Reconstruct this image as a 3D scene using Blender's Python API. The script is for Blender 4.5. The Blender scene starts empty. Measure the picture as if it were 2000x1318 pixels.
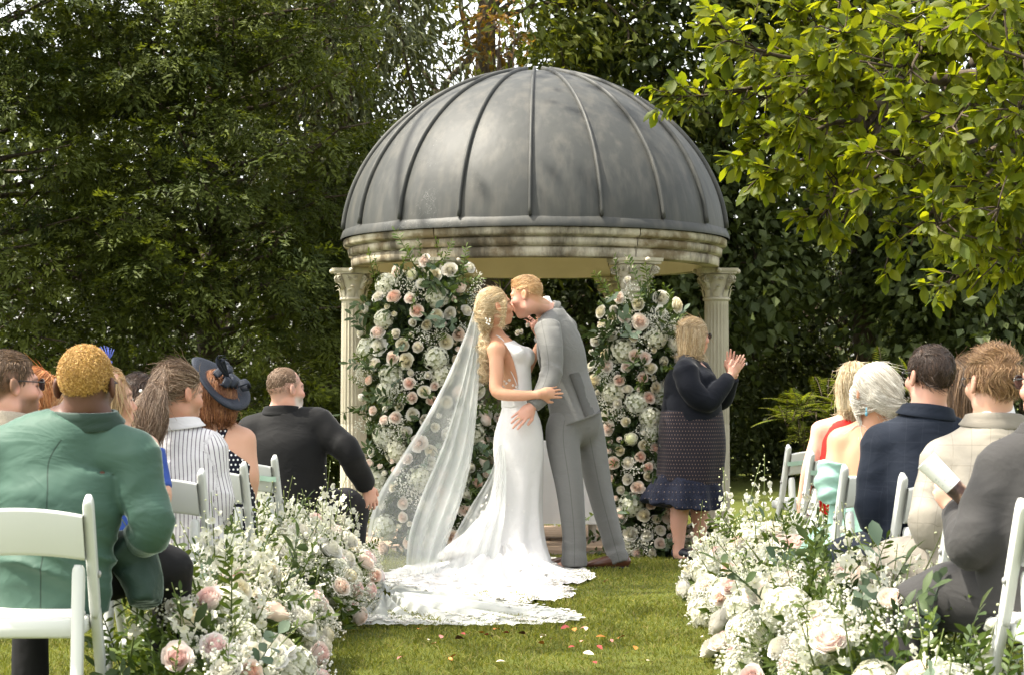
import bpy, math, random
import numpy as np
from mathutils import Vector, Matrix
R = math.radians
random.seed(7)
rng = np.random.default_rng(11)
scene = bpy.context.scene
col = scene.collection
# ------------------------------------------------------------------ camera, sky, sun, exposure
F, HOR, EYE = 4175.0, 780.0, 1.1            # focal length in photo pixels, horizon row, eye height (m)
cam_d = bpy.data.cameras.new('camera'); cam = bpy.data.objects.new('camera', cam_d); col.objects.link(cam)
cam.location = (0, 0, EYE); cam.rotation_euler = (R(90), 0, 0)
cam_d.sensor_width = 36.0; cam_d.lens = F / 2000 * 36.0
cam_d.shift_y = (HOR - 659) / 2000.0
cam_d.clip_start = 0.1; cam_d.clip_end = 1000
cam_d.dof.use_dof = True; cam_d.dof.focus_distance = 11.5; cam_d.dof.aperture_fstop = 10.0
scene.camera = cam
SUN_EL, SUN_AZ = R(60), R(-100)                # azimuth measured from +Y (away from the camera) towards +X
world = bpy.data.worlds.new('World'); scene.world = world; world.use_nodes = True
wn = world.node_tree.nodes; wl = world.node_tree.links; wn.clear()
sky_n = wn.new('ShaderNodeTexSky'); sky_n.sky_type = 'NISHITA'; sky_n.sun_disc = False
sky_n.sun_elevation = SUN_EL; sky_n.sun_rotation = SUN_AZ
sky_n.air_density = 1.0; sky_n.dust_density = 3.0; sky_n.ozone_density = 1.0
hs = wn.new('ShaderNodeHueSaturation'); hs.inputs['Saturation'].default_value = 0.32
wb = wn.new('ShaderNodeMixRGB'); wb.blend_type = 'MULTIPLY'; wb.inputs[0].default_value = 1; wb.inputs[2].default_value = (1.0, 0.965, 0.90, 1)
bg = wn.new('ShaderNodeBackground'); bg.inputs['Strength'].default_value = 0.15
wo = wn.new('ShaderNodeOutputWorld')
wl.new(sky_n.outputs[0], hs.inputs['Color']); wl.new(hs.outputs[0], wb.inputs[1]); wl.new(wb.outputs[0], bg.inputs['Color']); wl.new(bg.outputs[0], wo.inputs[0])
sd = bpy.data.lights.new('sun', 'SUN'); sd.energy = 3.0; sd.angle = R(0.6); sd.color = (1.0, 0.93, 0.80)
sun = bpy.data.objects.new('sun', sd); col.objects.link(sun)
sdir = Vector((math.sin(SUN_AZ) * math.cos(SUN_EL), math.cos(SUN_AZ) * math.cos(SUN_EL), math.sin(SUN_EL)))
sun.location = sdir * 40; sun.rotation_euler = sdir.to_track_quat('Z', 'Y').to_euler()
vs = scene.view_settings
vs.view_transform = 'Standard'; vs.look = 'None'; vs.gamma = 1.0; vs.exposure = 2.06; vs.use_curve_mapping = False
scene.render.engine = 'CYCLES'
scene.cycles.max_bounces = 8; scene.cycles.transparent_max_bounces = 24; scene.cycles.transmission_bounces = 6
scene.cycles.use_denoising = True; scene.cycles.sample_clamp_indirect = 6.0

# ------------------------------------------------------------------ helpers
def P(px, py, Y):
    """point of the place at depth Y that the photo shows at (px, py)"""
    return np.array(((px - 1000.0) * Y / F, Y, EYE - (py - HOR) * Y / F))
def tag(o, label=None, cat=None, group=None, kind=None):
    if label: o['label'] = label
    if cat: o['category'] = cat
    if group: o['group'] = group
    if kind: o['kind'] = kind
    return o
def empty(name, loc, parent=None):
    o = bpy.data.objects.new(name, None); col.objects.link(o); o.location = loc
    o.empty_display_size = 0.1
    if parent: o.parent = parent
    return o
def thing(name, label, cat, loc=(0, 0, 0), group=None):
    return tag(empty(name, loc), label, cat, group)
def link(name, me, parent=None, loc=None, rot=None, sca=None):
    o = bpy.data.objects.new(name, me); col.objects.link(o)
    if parent: o.parent = parent
    if loc is not None: o.location = loc
    if rot is not None: o.rotation_euler = rot
    if sca is not None: o.scale = (sca,) * 3 if not hasattr(sca, '__len__') else sca
    return o
def root_loc(parent):
    l = np.zeros(3)
    while parent is not None:
        l = l + np.array(parent.location); parent = parent.parent
    return l
def mesh_np(name, V, faces, mats, smooth=True, attrs=None, mat_idx=None, colors=None):
    """faces: list of int arrays (n,3) or (n,4)"""
    me = bpy.data.meshes.new(name)
    V = np.asarray(V, dtype=np.float32)
    faces = [np.asarray(f, dtype=np.int32) for f in (faces if isinstance(faces, list) else [faces]) if len(f)]
    nl = sum(f.size for f in faces); nf = sum(len(f) for f in faces)
    me.vertices.add(len(V)); me.vertices.foreach_set('co', V.ravel())
    me.loops.add(nl); me.polygons.add(nf)
    me.loops.foreach_set('vertex_index', np.concatenate([f.ravel() for f in faces]))
    tot = np.concatenate([np.full(len(f), f.shape[1], np.int32) for f in faces])
    st = np.zeros(nf, np.int32); st[1:] = np.cumsum(tot)[:-1]
    me.polygons.foreach_set('loop_start', st)
    try: me.polygons.foreach_set('loop_total', tot)
    except Exception: pass
    me.polygons.foreach_set('use_smooth', np.full(nf, smooth, dtype=bool))
    if mat_idx is not None: me.polygons.foreach_set('material_index', np.asarray(mat_idx, np.int32))
    for m in (mats if isinstance(mats, (list, tuple)) else [mats]): me.materials.append(m)
    for k, a in (attrs or {}).items():
        at = me.attributes.new(k, 'FLOAT', 'POINT'); at.data.foreach_set('value', np.asarray(a, np.float32))
    if colors is not None:
        c = np.ones((len(V), 4), np.float32); c[:, :3] = colors
        at = me.attributes.new('col', 'FLOAT_COLOR', 'POINT'); at.data.foreach_set('color', c.ravel())
    me.update(calc_edges=True); me.validate()
    return me
class MB:
    """collects shapes, builds ONE mesh object"""
    def __init__(s): s.v = []; s.f3 = []; s.f4 = []; s.n = 0; s.a = []; s.c = []
    def add(s, V, f, a=0.0, c=None):
        V = np.asarray(V, float); f = np.asarray(f, int)
        (s.f3 if f.shape[1] == 3 else s.f4).append(f + s.n)
        s.v.append(V); s.n += len(V); s.a.append(np.broadcast_to(np.asarray(a, float), (len(V),)))
        s.c.append(np.broadcast_to(np.asarray((1, 1, 1) if c is None else c, float), (len(V), 3)))
        return s
    def box(s, cen, d, rot=None, bev=0.0, **k):
        d = np.asarray(d, float) / 2
        if bev <= 0:
            V = np.array([[x, y, z] for x in (-1, 1) for y in (-1, 1) for z in (-1, 1)], float) * d
            f = np.array([[0, 1, 3, 2], [4, 6, 7, 5], [0, 4, 5, 1], [2, 3, 7, 6], [0, 2, 6, 4], [1, 5, 7, 3]])
            if rot is not None: V = V @ np.array(rot).T
            return s.add(V + np.asarray(cen), f, **k)
        # rounded box: bevelled by three nested slabs
        b = min(bev, d.min() * 0.99); V = []; 
        for sx in (-1, 1):
            for sy in (-1, 1):
                for sz in (-1, 1):
                    for ax in range(3):
                        p = np.array([sx, sy, sz], float) * (d - b); p[ax] += (sx, sy, sz)[ax] * b
                        V.append(p)
        V = np.array(V); idx = lambda sx, sy, sz, ax: ((sx > 0) * 4 + (sy > 0) * 2 + (sz > 0)) * 3 + ax
        f4 = []; f3 = []
        for ax in range(3):
            o = [k_ for k_ in range(3) if k_ != ax]
            for sg in (-1, 1):
                q = []
                for (u, w) in ((-1, -1), (1, -1), (1, 1), (-1, 1)):
                    t = [0, 0, 0]; t[ax] = sg; t[o[0]] = u; t[o[1]] = w; q.append(idx(*t, ax))
                if (sg > 0) != (ax != 1): q = q[::-1]
                f4.append(q)
        for ax in range(3):                                    # edges parallel to ax
            o = [k_ for k_ in range(3) if k_ != ax]
            for u in (-1, 1):
                for w in (-1, 1):
                    t0 = [0, 0, 0]; t1 = [0, 0, 0]; t0[ax] = -1; t1[ax] = 1
                    for t in (t0, t1): t[o[0]] = u; t[o[1]] = w
                    q = [idx(*t0, o[0]), idx(*t1, o[0]), idx(*t1, o[1]), idx(*t0, o[1])]
                    if (u * w > 0) != (ax != 1): q = q[::-1]
                    f4.append(q[::-1] if ax != 1 else q[::-1])
        for sx in (-1, 1):
            for sy in (-1, 1):
                for sz in (-1, 1):
                    q = [idx(sx, sy, sz, 0), idx(sx, sy, sz, 1), idx(sx, sy, sz, 2)]
                    f3.append(q if sx * sy * sz > 0 else q[::-1])
        if rot is not None: V = V @ np.array(rot).T
        n0 = s.n; s.add(V + np.asarray(cen), np.array(f4), **k); s.f3.append(np.array(f3) + n0)
        return s
    def tube(s, pts, rad, n=8, cap=True, flat=None, **k):
        V, f = sweep(pts, rad, n, flat)
        s.add(V, f, **k)
        if cap:
            m = len(V) // n; b = s.n - len(V)
            s.v.append(np.array([V[:n].mean(0), V[-n:].mean(0)])); s.a.append(np.zeros(2) + (k.get('a', 0) if np.isscalar(k.get('a', 0)) else 0))
            cc = k.get('c'); s.c.append(np.broadcast_to(np.asarray((1, 1, 1) if cc is None else cc, float).reshape(-1, 3)[:1], (2, 3)))
            i = np.arange(n); j = (i + 1) % n
            s.f3.append(np.stack([np.full(n, s.n), b + j, b + i], 1)); s.f3.append(np.stack([np.full(n, s.n + 1), b + (m - 1) * n + i, b + (m - 1) * n + j], 1)); s.n += 2
        return s
    def lathe(s, prof, cen=(0, 0, 0), n=32, a0=0, a1=2 * math.pi, **k):
        prof = np.asarray(prof, float); full = abs(a1 - a0 - 2 * math.pi) < 1e-6
        an = np.linspace(a0, a1, n + (0 if full else 1), endpoint=not full)
        V = np.stack([np.stack([prof[:, 0] * math.cos(t), prof[:, 0] * math.sin(t), prof[:, 1]], 1) for t in an]).reshape(-1, 3)
        m = len(prof); q = []
        i = np.arange(len(an) if full else len(an) - 1)[:, None]; j = np.arange(m - 1)[None]
        i2 = (i + 1) % len(an)
        f = np.stack(np.broadcast_arrays(i * m + j, i2 * m + j, i2 * m + j + 1, i * m + j + 1), -1).reshape(-1, 4)
        return s.add(V + np.asarray(cen), f, **k)
    def sphere(s, cen, r, nu=8, nv=6, **k):
        r = np.broadcast_to(np.asarray(r, float), (3,))
        th = np.linspace(0, math.pi, nv + 1)
        V = np.stack([np.stack([np.sin(t) * np.cos(np.arange(nu) * 2 * math.pi / nu), np.sin(t) * np.sin(np.arange(nu) * 2 * math.pi / nu), np.full(nu, np.cos(t))], 1) for t in th]).reshape(-1, 3)
        i = np.arange(nv)[:, None]; j = np.arange(nu)[None]; j2 = (j + 1) % nu
        f = np.stack(np.broadcast_arrays(i * nu + j, (i + 1) * nu + j, (i + 1) * nu + j2, i * nu + j2), -1).reshape(-1, 4)
        return s.add(V * r + np.asarray(cen), f, **k)
    def mesh(s, name, mats, smooth=True, base=(0, 0, 0)):
        V = np.concatenate(s.v) - np.asarray(base, float)
        fs = []
        if s.f4: fs.append(np.concatenate(s.f4))
        if s.f3: fs.append(np.concatenate(s.f3))
        return mesh_np(name, V, fs, mats, smooth, {'rnd': np.concatenate(s.a)}, colors=np.concatenate(s.c))
    def build(s, name, mats, parent=None, smooth=True):
        return link(name, s.mesh(name, mats, smooth, root_loc(parent)), parent)
def sweep(pts, rad, n=8, flat=None):
    pts = np.asarray(pts, float); m = len(pts); rad = np.broadcast_to(np.asarray(rad, float).reshape(-1, 1) if np.ndim(rad) < 2 else np.asarray(rad, float), (m, 1 if np.ndim(rad) < 2 else 2))
    if rad.shape[1] == 1: rad = np.repeat(rad, 2, 1)
    T = np.gradient(pts, axis=0); T /= np.linalg.norm(T, axis=1, keepdims=True) + 1e-9
    ref = np.array(flat if flat is not None else ((0, 0, 1) if abs(T[:, 2]).mean() < 0.8 else (1, 0, 0)), float)
    A = np.cross(T, ref); A /= np.linalg.norm(A, axis=1, keepdims=True) + 1e-9
    B = np.cross(A, T)
    an = np.arange(n) * 2 * math.pi / n
    V = pts[:, None] + A[:, None] * (np.cos(an)[None, :, None] * rad[:, None, :1]) + B[:, None] * (np.sin(an)[None, :, None] * rad[:, None, 1:])
    i = np.arange(m - 1)[:, None]; j = np.arange(n)[None]; j2 = (j + 1) % n
    f = np.stack(np.broadcast_arrays(i * n + j, i * n + j2, (i + 1) * n + j2, (i + 1) * n + j), -1).reshape(-1, 4)
    return V.reshape(-1, 3), f
def unit(v): v = np.asarray(v, float); return v / (np.linalg.norm(v, axis=-1, keepdims=True) + 1e-12)
def spline(pts, n):
    """Catmull-Rom through pts (any dimension), n samples"""
    p = np.asarray(pts, float); p = np.vstack([2 * p[0] - p[1], p, 2 * p[-1] - p[-2]])
    t = np.linspace(0, len(p) - 3 - 1e-9, n); i = t.astype(int); u = (t - i)[:, None]
    a, b, c, d = p[i], p[i + 1], p[i + 2], p[i + 3]
    return 0.5 * ((2 * b) + (c - a) * u + (2 * a - 5 * b + 4 * c - d) * u ** 2 + (3 * b - a - 3 * c + d) * u ** 3)

# ------------------------------------------------------------------ materials
class N:
    def __init__(s, name):
        s.m = bpy.data.materials.new(name); s.m.use_nodes = True; s.t = s.m.node_tree; s.t.nodes.clear()
        s.out = s.n('ShaderNodeOutputMaterial'); s.b = s.n('ShaderNodeBsdfPrincipled'); s.l(s.b.outputs[0], s.out.inputs[0])
    def n(s, k, **kw):
        x = s.t.nodes.new(k)
        for a, v in kw.items(): setattr(x, a, v)
        return x
    def l(s, a, b): s.t.links.new(a, b)
    def coord(s, kind='Object', scale=(1, 1, 1)):
        c = s.n('ShaderNodeTexCoord'); m = s.n('ShaderNodeMapping'); m.inputs['Scale'].default_value = scale
        s.l(c.outputs[kind], m.inputs[0]); return m.outputs[0]
    def noise(s, scale, detail=4, vec=None, rough=0.55):
        x = s.n('ShaderNodeTexNoise'); x.inputs['Scale'].default_value = scale; x.inputs['Detail'].default_value = detail; x.inputs['Roughness'].default_value = rough
        if vec is not None: s.l(vec, x.inputs['Vector'])
        return x.outputs['Fac']
    def ramp(s, fac, stops):
        x = s.n('ShaderNodeValToRGB'); e = x.color_ramp.elements
        while len(e) < len(stops): e.new(0.5)
        for k, (p, c) in enumerate(stops): e[k].position = p; e[k].color = tuple(c) + (1,) if len(c) == 3 else c
        s.l(fac, x.inputs[0]); return x.outputs[0]
    def mix(s, fac, a, b, mode='MIX'):
        x = s.n('ShaderNodeMixRGB', blend_type=mode)
        for i, v in ((0, fac), (1, a), (2, b)):
            if hasattr(v, 'is_linked') or hasattr(v, 'links'): s.l(v, x.inputs[i])
            else: x.inputs[i].default_value = v if i == 0 else (tuple(v) + (1,) if len(v) == 3 else v)
        return x.outputs[0]
    def math(s, op, a, b=0.0):
        x = s.n('ShaderNodeMath', operation=op)
        for i, v in ((0, a), (1, b)):
            if hasattr(v, 'links'): s.l(v, x.inputs[i])
            else: x.inputs[i].default_value = v
        return x.outputs[0]
    def attr(s, name, out='Fac'):
        x = s.n('ShaderNodeAttribute', attribute_name=name); return x.outputs[out]
    def bump(s, h, strength=0.3, dist=0.01):
        x = s.n('ShaderNodeBump'); x.inputs['Strength'].default_value = strength; x.inputs['Distance'].default_value = dist
        s.l(h, x.inputs['Height']); s.l(x.outputs[0], s.b.inputs['Normal']); return x
    def base(s, c, rough=0.6, spec=0.3):
        if hasattr(c, 'links'): s.l(c, s.b.inputs['Base Color'])
        else: s.b.inputs['Base Color'].default_value = tuple(c) + (1,)
        s.b.inputs['Roughness'].default_value = rough; s.b.inputs['Specular IOR Level'].default_value = spec; return s
    def translucent(s, colr, fac):
        t = s.n('ShaderNodeBsdfTranslucent'); mx = s.n('ShaderNodeMixShader'); mx.inputs[0].default_value = fac
        if hasattr(colr, 'links'): s.l(colr, t.inputs[0])
        else: t.inputs[0].default_value = tuple(colr) + (1,)
        s.l(s.b.outputs[0], mx.inputs[1]); s.l(t.outputs[0], mx.inputs[2]); s.l(mx.outputs[0], s.out.inputs[0]); return mx
def leaf_mat(name, c0, c1, trans=0.35, tint=None, rough=0.45, spec=0.4):
    m = N(name); r = m.attr('rnd'); c = m.ramp(r, [(0.0, c0), (1.0, c1)])
    m.base(c, rough + 0.1, spec * 0.6)
    t = m.mix(1.0, c, tint or (1.6, 1.5, 0.5), 'MULTIPLY') if trans else None
    if trans: m.translucent(t, trans)
    return m.m
def flat_mat(name, c, rough=0.6, spec=0.3, var=0.15, scale=8, bump=0.0, bscale=60):
    m = N(name); v = m.coord()
    f = m.noise(scale, 4, v)
    m.base(m.mix(f, tuple(x * (1 - var) for x in c), tuple(min(1, x * (1 + var)) for x in c)), rough, spec)
    if bump: m.bump(m.noise(bscale, 3, v), bump, 0.01)
    return m.m
# ================================================================== SETTING
def leaves(pos, axis, nrm, ln, wd, rnd, fold=0.25, shape='diamond'):
    """leaf faces as arrays: returns V, F(quads or tris), rnd"""
    axis = unit(axis); side = unit(np.cross(axis, nrm)); up = np.cross(side, axis)
    ln = np.broadcast_to(ln, len(pos))[:, None]; wd = np.broadcast_to(wd, len(pos))[:, None]
    n = len(pos)
    if shape == 'diamond':
        V = np.stack([pos, pos + axis * ln * 0.45 + side * wd * 0.5 + up * wd * fold, pos + axis * ln, pos + axis * ln * 0.45 - side * wd * 0.5 + up * wd * fold], 1)
        b = np.arange(n)[:, None] * 4
        Fq = b + np.array([[0, 1, 2, 3]])
        return V.reshape(-1, 3), Fq, np.repeat(rnd, 4)
    # 'leaf': eight-point obovate blade with a drooping tip and a fold along the midrib
    prof = [(0.0, 0.04), (0.22, 0.28), (0.52, 0.5), (0.8, 0.36), (1.0, 0.0)]
    rows = []
    for t, w in prof:
        c = pos + axis * ln * t - up * ln * 0.16 * t * t
        rows += [c + side * wd * w + up * wd * fold * w, c, c - side * wd * w + up * wd * fold * w]
    V = np.stack(rows, 1); b = np.arange(n)[:, None] * 15
    q = []
    for k in range(4): q += [[3 * k, 3 * k + 1, 3 * k + 4, 3 * k + 3], [3 * k + 1, 3 * k + 2, 3 * k + 5, 3 * k + 4]]
    Fq = (b[:, :, None] + np.array(q)[None]).reshape(-1, 4)
    return V.reshape(-1, 3), Fq, np.repeat(rnd, 15)
def rdir(n, rg=rng):
    v = rg.normal(size=(n, 3)); return unit(v)
def limb(mb, a, b, r0, r1, bend=0.2, n=7, seg=7, rg=rng):
    a = np.asarray(a, float); b = np.asarray(b, float); L = np.linalg.norm(b - a)
    t = np.linspace(0, 1, n)[:, None]
    off = rg.normal(size=3) * bend * L
    pts = a + (b - a) * t + off * (t * (1 - t)) + rg.normal(size=(n, 3)) * L * 0.015 * (t > 0) * (t < 1)
    mb.tube(pts, np.linspace(r0, r1, n), seg)
    return pts

bark = N('bark'); _v = bark.coord(scale=(1, 1, 0.25)); _n = bark.noise(22, 6, _v)
bark.base(bark.ramp(_n, [(0.3, (0.03, 0.022, 0.015)), (0.7, (0.11, 0.085, 0.06))]), 0.9, 0.2); bark.bump(_n, 0.8, 0.02); M_BARK = bark.m

# ---- lawn
g = N('lawn_soil_and_turf'); v = g.coord(); n1 = g.noise(1.3, 4, v); n2 = g.noise(60, 5, v)
cc = g.mix(n2, (0.045, 0.062, 0.011), (0.095, 0.115, 0.022)); cc = g.mix(g.math('MULTIPLY', n1, 0.5), cc, (0.12, 0.12, 0.03))
g.base(cc, 0.9, 0.1); g.bump(n2, 0.7, 0.03); M_LAWN = g.m
gx = np.concatenate([[-400, -120, -40], np.linspace(-12, 12, 49), [40, 120, 400]]); gy = np.concatenate([[-200, -60, -15], np.linspace(0, 40, 81), [80, 200, 600]])
X, Y = np.meshgrid(gx, gy, indexing='ij')
Z = np.where((abs(X) < 12.1) & (Y > 4) & (Y < 30), 0.006 * np.sin(X * 2.1 + Y) + 0.005 * np.sin(Y * 1.7 - X * 1.3), 0.0)
i, j = np.meshgrid(np.arange(len(gx) - 1), np.arange(len(gy) - 1), indexing='ij'); w = len(gy)
Fq = np.stack([i * w + j, (i + 1) * w + j, (i + 1) * w + j + 1, i * w + j + 1], -1).reshape(-1, 4)
tag(link('lawn', mesh_np('lawn', np.stack([X, Y, Z], -1).reshape(-1, 3), [Fq], M_LAWN)), kind='structure')

def hair_obj(name, pts, rad, mat, parent=None, base=(0, 0, 0)):
    """pts (n,k,3), rad (n,k) -> curves object"""
    n, k = pts.shape[:2]
    hc = bpy.data.hair_curves.new(name); hc.add_curves([k] * n)
    hc.attributes['position'].data.foreach_set('vector', (pts - np.asarray(base)).astype(np.float32).ravel())
    at = hc.attributes.get('radius') or hc.attributes.new('radius', 'FLOAT', 'POINT')
    at.data.foreach_set('value', np.broadcast_to(rad, (n, k)).astype(np.float32).ravel())
    hc.materials.append(mat)
    return link(name, hc, parent)
def hair_mat(name, stops, rough=0.45, spec=0.35, trans=0.0, tip=None):
    m = N(name); h = m.n('ShaderNodeHairInfo')
    c = m.ramp(h.outputs['Random'], stops)
    if tip is not None: c = m.mix(m.math('MULTIPLY', h.outputs['Intercept'], 0.8), c, tip)
    m.base(c, rough, spec)
    if trans: m.translucent(m.mix(1, c, (1.4, 1.4, 0.6), 'MULTIPLY'), trans)
    return m.m
M_GRASS = hair_mat('grass_blade', [(0, (0.07, 0.088, 0.010)), (0.5, (0.135, 0.152, 0.018)), (0.85, (0.20, 0.20, 0.036)), (1, (0.24, 0.20, 0.085))], 0.55, 0.3, 0.35)
def grass(n, x0, x1, y0, y1, hmin, hmax, rad, rg):
    # density falls with distance so that blades stay about as wide as a pixel
    x = rg.uniform(x0, x1, n); y = y0 + (y1 - y0) * rg.random(n) ** 1.25
    keep = ~((np.hypot(x - 0.18, y - 16.7) < 1.62))
    x, y = x[keep], y[keep]; n = len(x)
    h = rg.uniform(hmin, hmax, n) * (0.8 + 0.35 * np.sin(x * 3.1 + 1.7 * y) * np.sin(y * 2.3))
    lean = rg.normal(size=(n, 2)) * 0.5
    t = np.array([0, 0.5, 1.0])
    pts = np.stack([np.stack([x + lean[:, 0] * h * q * q, y + lean[:, 1] * h * q * q, h * q * (1 - 0.25 * q * np.minimum(1, np.hypot(*lean.T)))], 1) for q in t], 1)
    return pts, np.broadcast_to(np.array([1, 0.75, 0.15]) * rad, (n, 3)) * rg.uniform(0.7, 1.3, (n, 1)) * (y[:, None] / 10)
gp, gr = grass(170000, -3.2, 3.6, 7.6, 19.5, 0.018, 0.042, 0.0022, rng)
tag(hair_obj('grass', gp, gr, M_GRASS), 'short mown green lawn grass along the aisle', 'grass', kind='stuff')

# ---- gazebo
stone = N('weathered_stone'); v = stone.coord(); vz = stone.coord(scale=(1, 1, 0.35))
a = stone.noise(3.2, 8, v, 0.65); b_ = stone.noise(14, 6, vz, 0.6); d_ = stone.noise(2.1, 6, vz, 0.7)
c1 = stone.mix(b_, (0.30, 0.265, 0.19), (0.50, 0.465, 0.37))
c2 = stone.mix(stone.ramp(a, [(0.44, (0, 0, 0)), (0.58, (1, 1, 1))]), c1, (0.16, 0.125, 0.075))
c3 = stone.mix(stone.ramp(d_, [(0.46, (0, 0, 0)), (0.60, (0.9, 0.9, 0.9))]), c2, (0.06, 0.05, 0.035))
stone.base(c3, 0.85, 0.2); stone.bump(stone.noise(40, 6, v), 0.35, 0.01); M_STONE = stone.m
st2 = N('bounce_lit_stone'); v = st2.coord(); b_ = st2.noise(5, 6, v)
st2.base(st2.mix(b_, (0.54, 0.475, 0.33), (0.66, 0.60, 0.45)), 0.85, 0.2); st2.bump(st2.noise(40, 6, v), 0.25, 0.01); M_BOUNCE_LIT = st2.m  # unstained stone, the soffit's yellow bounce light painted into its colour
st3 = N('column_stone'); v = st3.coord(scale=(1, 1, 0.3)); b_ = st3.noise(16, 7, v, 0.65); a = st3.noise(3.0, 6, v, 0.7)
c1 = st3.mix(b_, (0.30, 0.27, 0.20), (0.50, 0.465, 0.37)); c1 = st3.mix(st3.ramp(a, [(0.52, (0, 0, 0)), (0.7, (1, 1, 1))]), c1, (0.17, 0.15, 0.11))
st3.base(c1, 0.85, 0.2); st3.bump(st3.noise(50, 6, st3.coord()), 0.3, 0.008); M_COLUMN = st3.m
lead = N('lead_sheet'); v = lead.coord(); a = lead.noise(2.4, 7, v, 0.62); b_ = lead.noise(7, 5, lead.coord(scale=(1.6, 1.6, 0.16)), 0.55)
c1 = lead.mix(a, (0.027, 0.030, 0.031), (0.056, 0.057, 0.052)); c1 = lead.mix(lead.ramp(b_, [(0.46, (0, 0, 0)), (0.70, (0.5, 0.5, 0.5))]), c1, (0.095, 0.09, 0.078))
wv = lead.noise(3.0, 2, v); sc = lead.n('ShaderNodeTexVoronoi', feature='DISTANCE_TO_EDGE'); sc.inputs['Scale'].default_value = 7
mp = lead.n('ShaderNodeVectorMath', operation='ADD'); nz = lead.n('ShaderNodeTexNoise'); nz.inputs['Scale'].default_value = 5; nz.inputs['Detail'].default_value = 5
lead.l(v, nz.inputs['Vector']); lead.l(v, mp.inputs[0]); lead.l(nz.outputs['Color'], mp.inputs[1]); lead.l(mp.outputs[0], sc.inputs['Vector'])
ln_ = lead.ramp(sc.outputs['Distance'], [(0.0, (1, 1, 1)), (0.012, (0, 0, 0))])
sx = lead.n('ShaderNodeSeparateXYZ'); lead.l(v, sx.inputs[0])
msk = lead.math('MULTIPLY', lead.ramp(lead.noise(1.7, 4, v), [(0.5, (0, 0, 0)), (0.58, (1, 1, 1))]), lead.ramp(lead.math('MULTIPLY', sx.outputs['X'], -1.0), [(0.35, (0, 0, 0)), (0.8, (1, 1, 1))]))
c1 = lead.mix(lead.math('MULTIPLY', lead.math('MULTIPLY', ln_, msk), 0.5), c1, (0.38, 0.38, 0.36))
lead.base(c1, 0.55, 0.28); lead.b.inputs['Metallic'].default_value = 0.0
lead.bump(lead.math('ADD', lead.noise(3.2, 3, lead.coord(scale=(1, 1, 0.6))), lead.math('MULTIPLY', lead.noise(26, 4, v), 0.06)), 0.30, 0.04); M_LEAD = lead.m
GX, GY = 0.18, 16.7
gz = thing('gazebo', 'domed stone garden temple with a ribbed grey lead roof on fluted columns', 'gazebo', (GX, GY, 0))
RB, HB, ZB, EXP = 1.485, 1.31, 2.345, 1.9
def dome_r(f): return RB * np.maximum(0, 1 - f ** EXP) ** (1 / EXP)
NR = 18; a_off = R(-90 - 2)            # ribs every 20 degrees; -90 faces the camera
fz = np.concatenate([np.linspace(0, 0.8, 22), np.linspace(0.83, 0.985, 10)])
pang = 2 * math.pi / NR
me0 = None
t_top = 0.985
for k in range(NR):
    mb = MB(); prof = np.stack([dome_r(fz), ZB + HB * fz], 1)
    an = np.linspace(0.004, pang - 0.004, 9)
    sag = 1 + 0.006 * np.cos((an / pang - 0.5) * math.pi)
    V = np.stack([np.stack([prof[:, 0] * s_ * math.cos(t + a_off + k * pang), prof[:, 0] * s_ * math.sin(t + a_off + k * pang), prof[:, 1]], 1) for t, s_ in zip(an, sag)]).reshape(-1, 3)
    m = len(prof); i = np.arange(8)[:, None]; j = np.arange(m - 1)[None]
    f = np.stack(np.broadcast_arrays(i * m + j, (i + 1) * m + j, (i + 1) * m + j + 1, i * m + j + 1), -1).reshape(-1, 4)
    mb.add(V + (GX, GY, 0), f); mb.build('roof_panel', M_LEAD, gz)
mb = MB(); ff = np.concatenate([np.linspace(0.05, 0.8, 20), np.linspace(0.83, 0.992, 8)])
rr = dome_r(ff) + 0.012; pts = np.stack([rr, 0 * rr, ZB + HB * ff], 1); pts[-1, 2] += 0.01
mb.tube(pts, np.full((len(pts), 2), (0.013, 0.022)), 8, flat=(0, 0, 1)); rib_me = mb.mesh('roof_rib', M_LEAD)
for k in range(NR):
    link('roof_rib', rib_me, gz, (0, 0, 0), (0, 0, a_off + k * pang))
MB().lathe([(0.0, ZB + HB * 1.0), (0.22, ZB + HB * 0.985), (0.245, ZB + HB * 0.968)], (GX, GY, 0), 36).build('roof_cap', M_LEAD, gz)
MB().lathe([(RB + 0.028, ZB - 0.012), (RB + 0.03, ZB + 0.004), (RB + 0.014, ZB + 0.05), (RB - 0.01, ZB + 0.07)], (GX, GY, 0), 90).build('roof_flashing', M_LEAD, gz)
# entablature blocks: six curved stones between column axes
ZE = 2.12
prof = [(1.205, 2.33), (1.205, 2.276), (1.232, 2.270), (1.232, 2.256), (1.246, 2.250), (1.246, 2.204), (1.272, 2.198), (1.272, 2.184), (1.286, 2.178), (1.286, 2.124), (1.30, ZE), (1.425, ZE), (1.432, 2.126), (1.434, 2.188), (1.412, 2.190), (1.412, 2.200), (1.452, 2.205), (1.458, 2.256), (1.434, 2.258), (1.434, 2.268), (1.480, 2.273), (1.492, 2.286), (1.492, 2.325), (1.484, 2.334), (1.205, 2.334)]
CA = [R(-90 + 30 + 60 * k + 0.5) for k in range(6)]
CA = [R(1.0), R(60), R(120), R(179), R(240), R(300)]
for k in range(6):
    mb = MB(); a0 = CA[k]; a1 = CA[(k + 1) % 6] + (2 * math.pi if k == 5 else 0)
    mb.lathe(prof[10:], (GX, GY, 0), 24, a0 + 0.0025, a1 - 0.0025)
    o = mb.build('entablature_block', M_STONE, gz)
    mb = MB(); mb.lathe(prof[:11], (GX, GY, 0), 24, a0 + 0.0025, a1 - 0.0025)
    mb.build('inner_cornice', M_BOUNCE_LIT, o)
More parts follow.
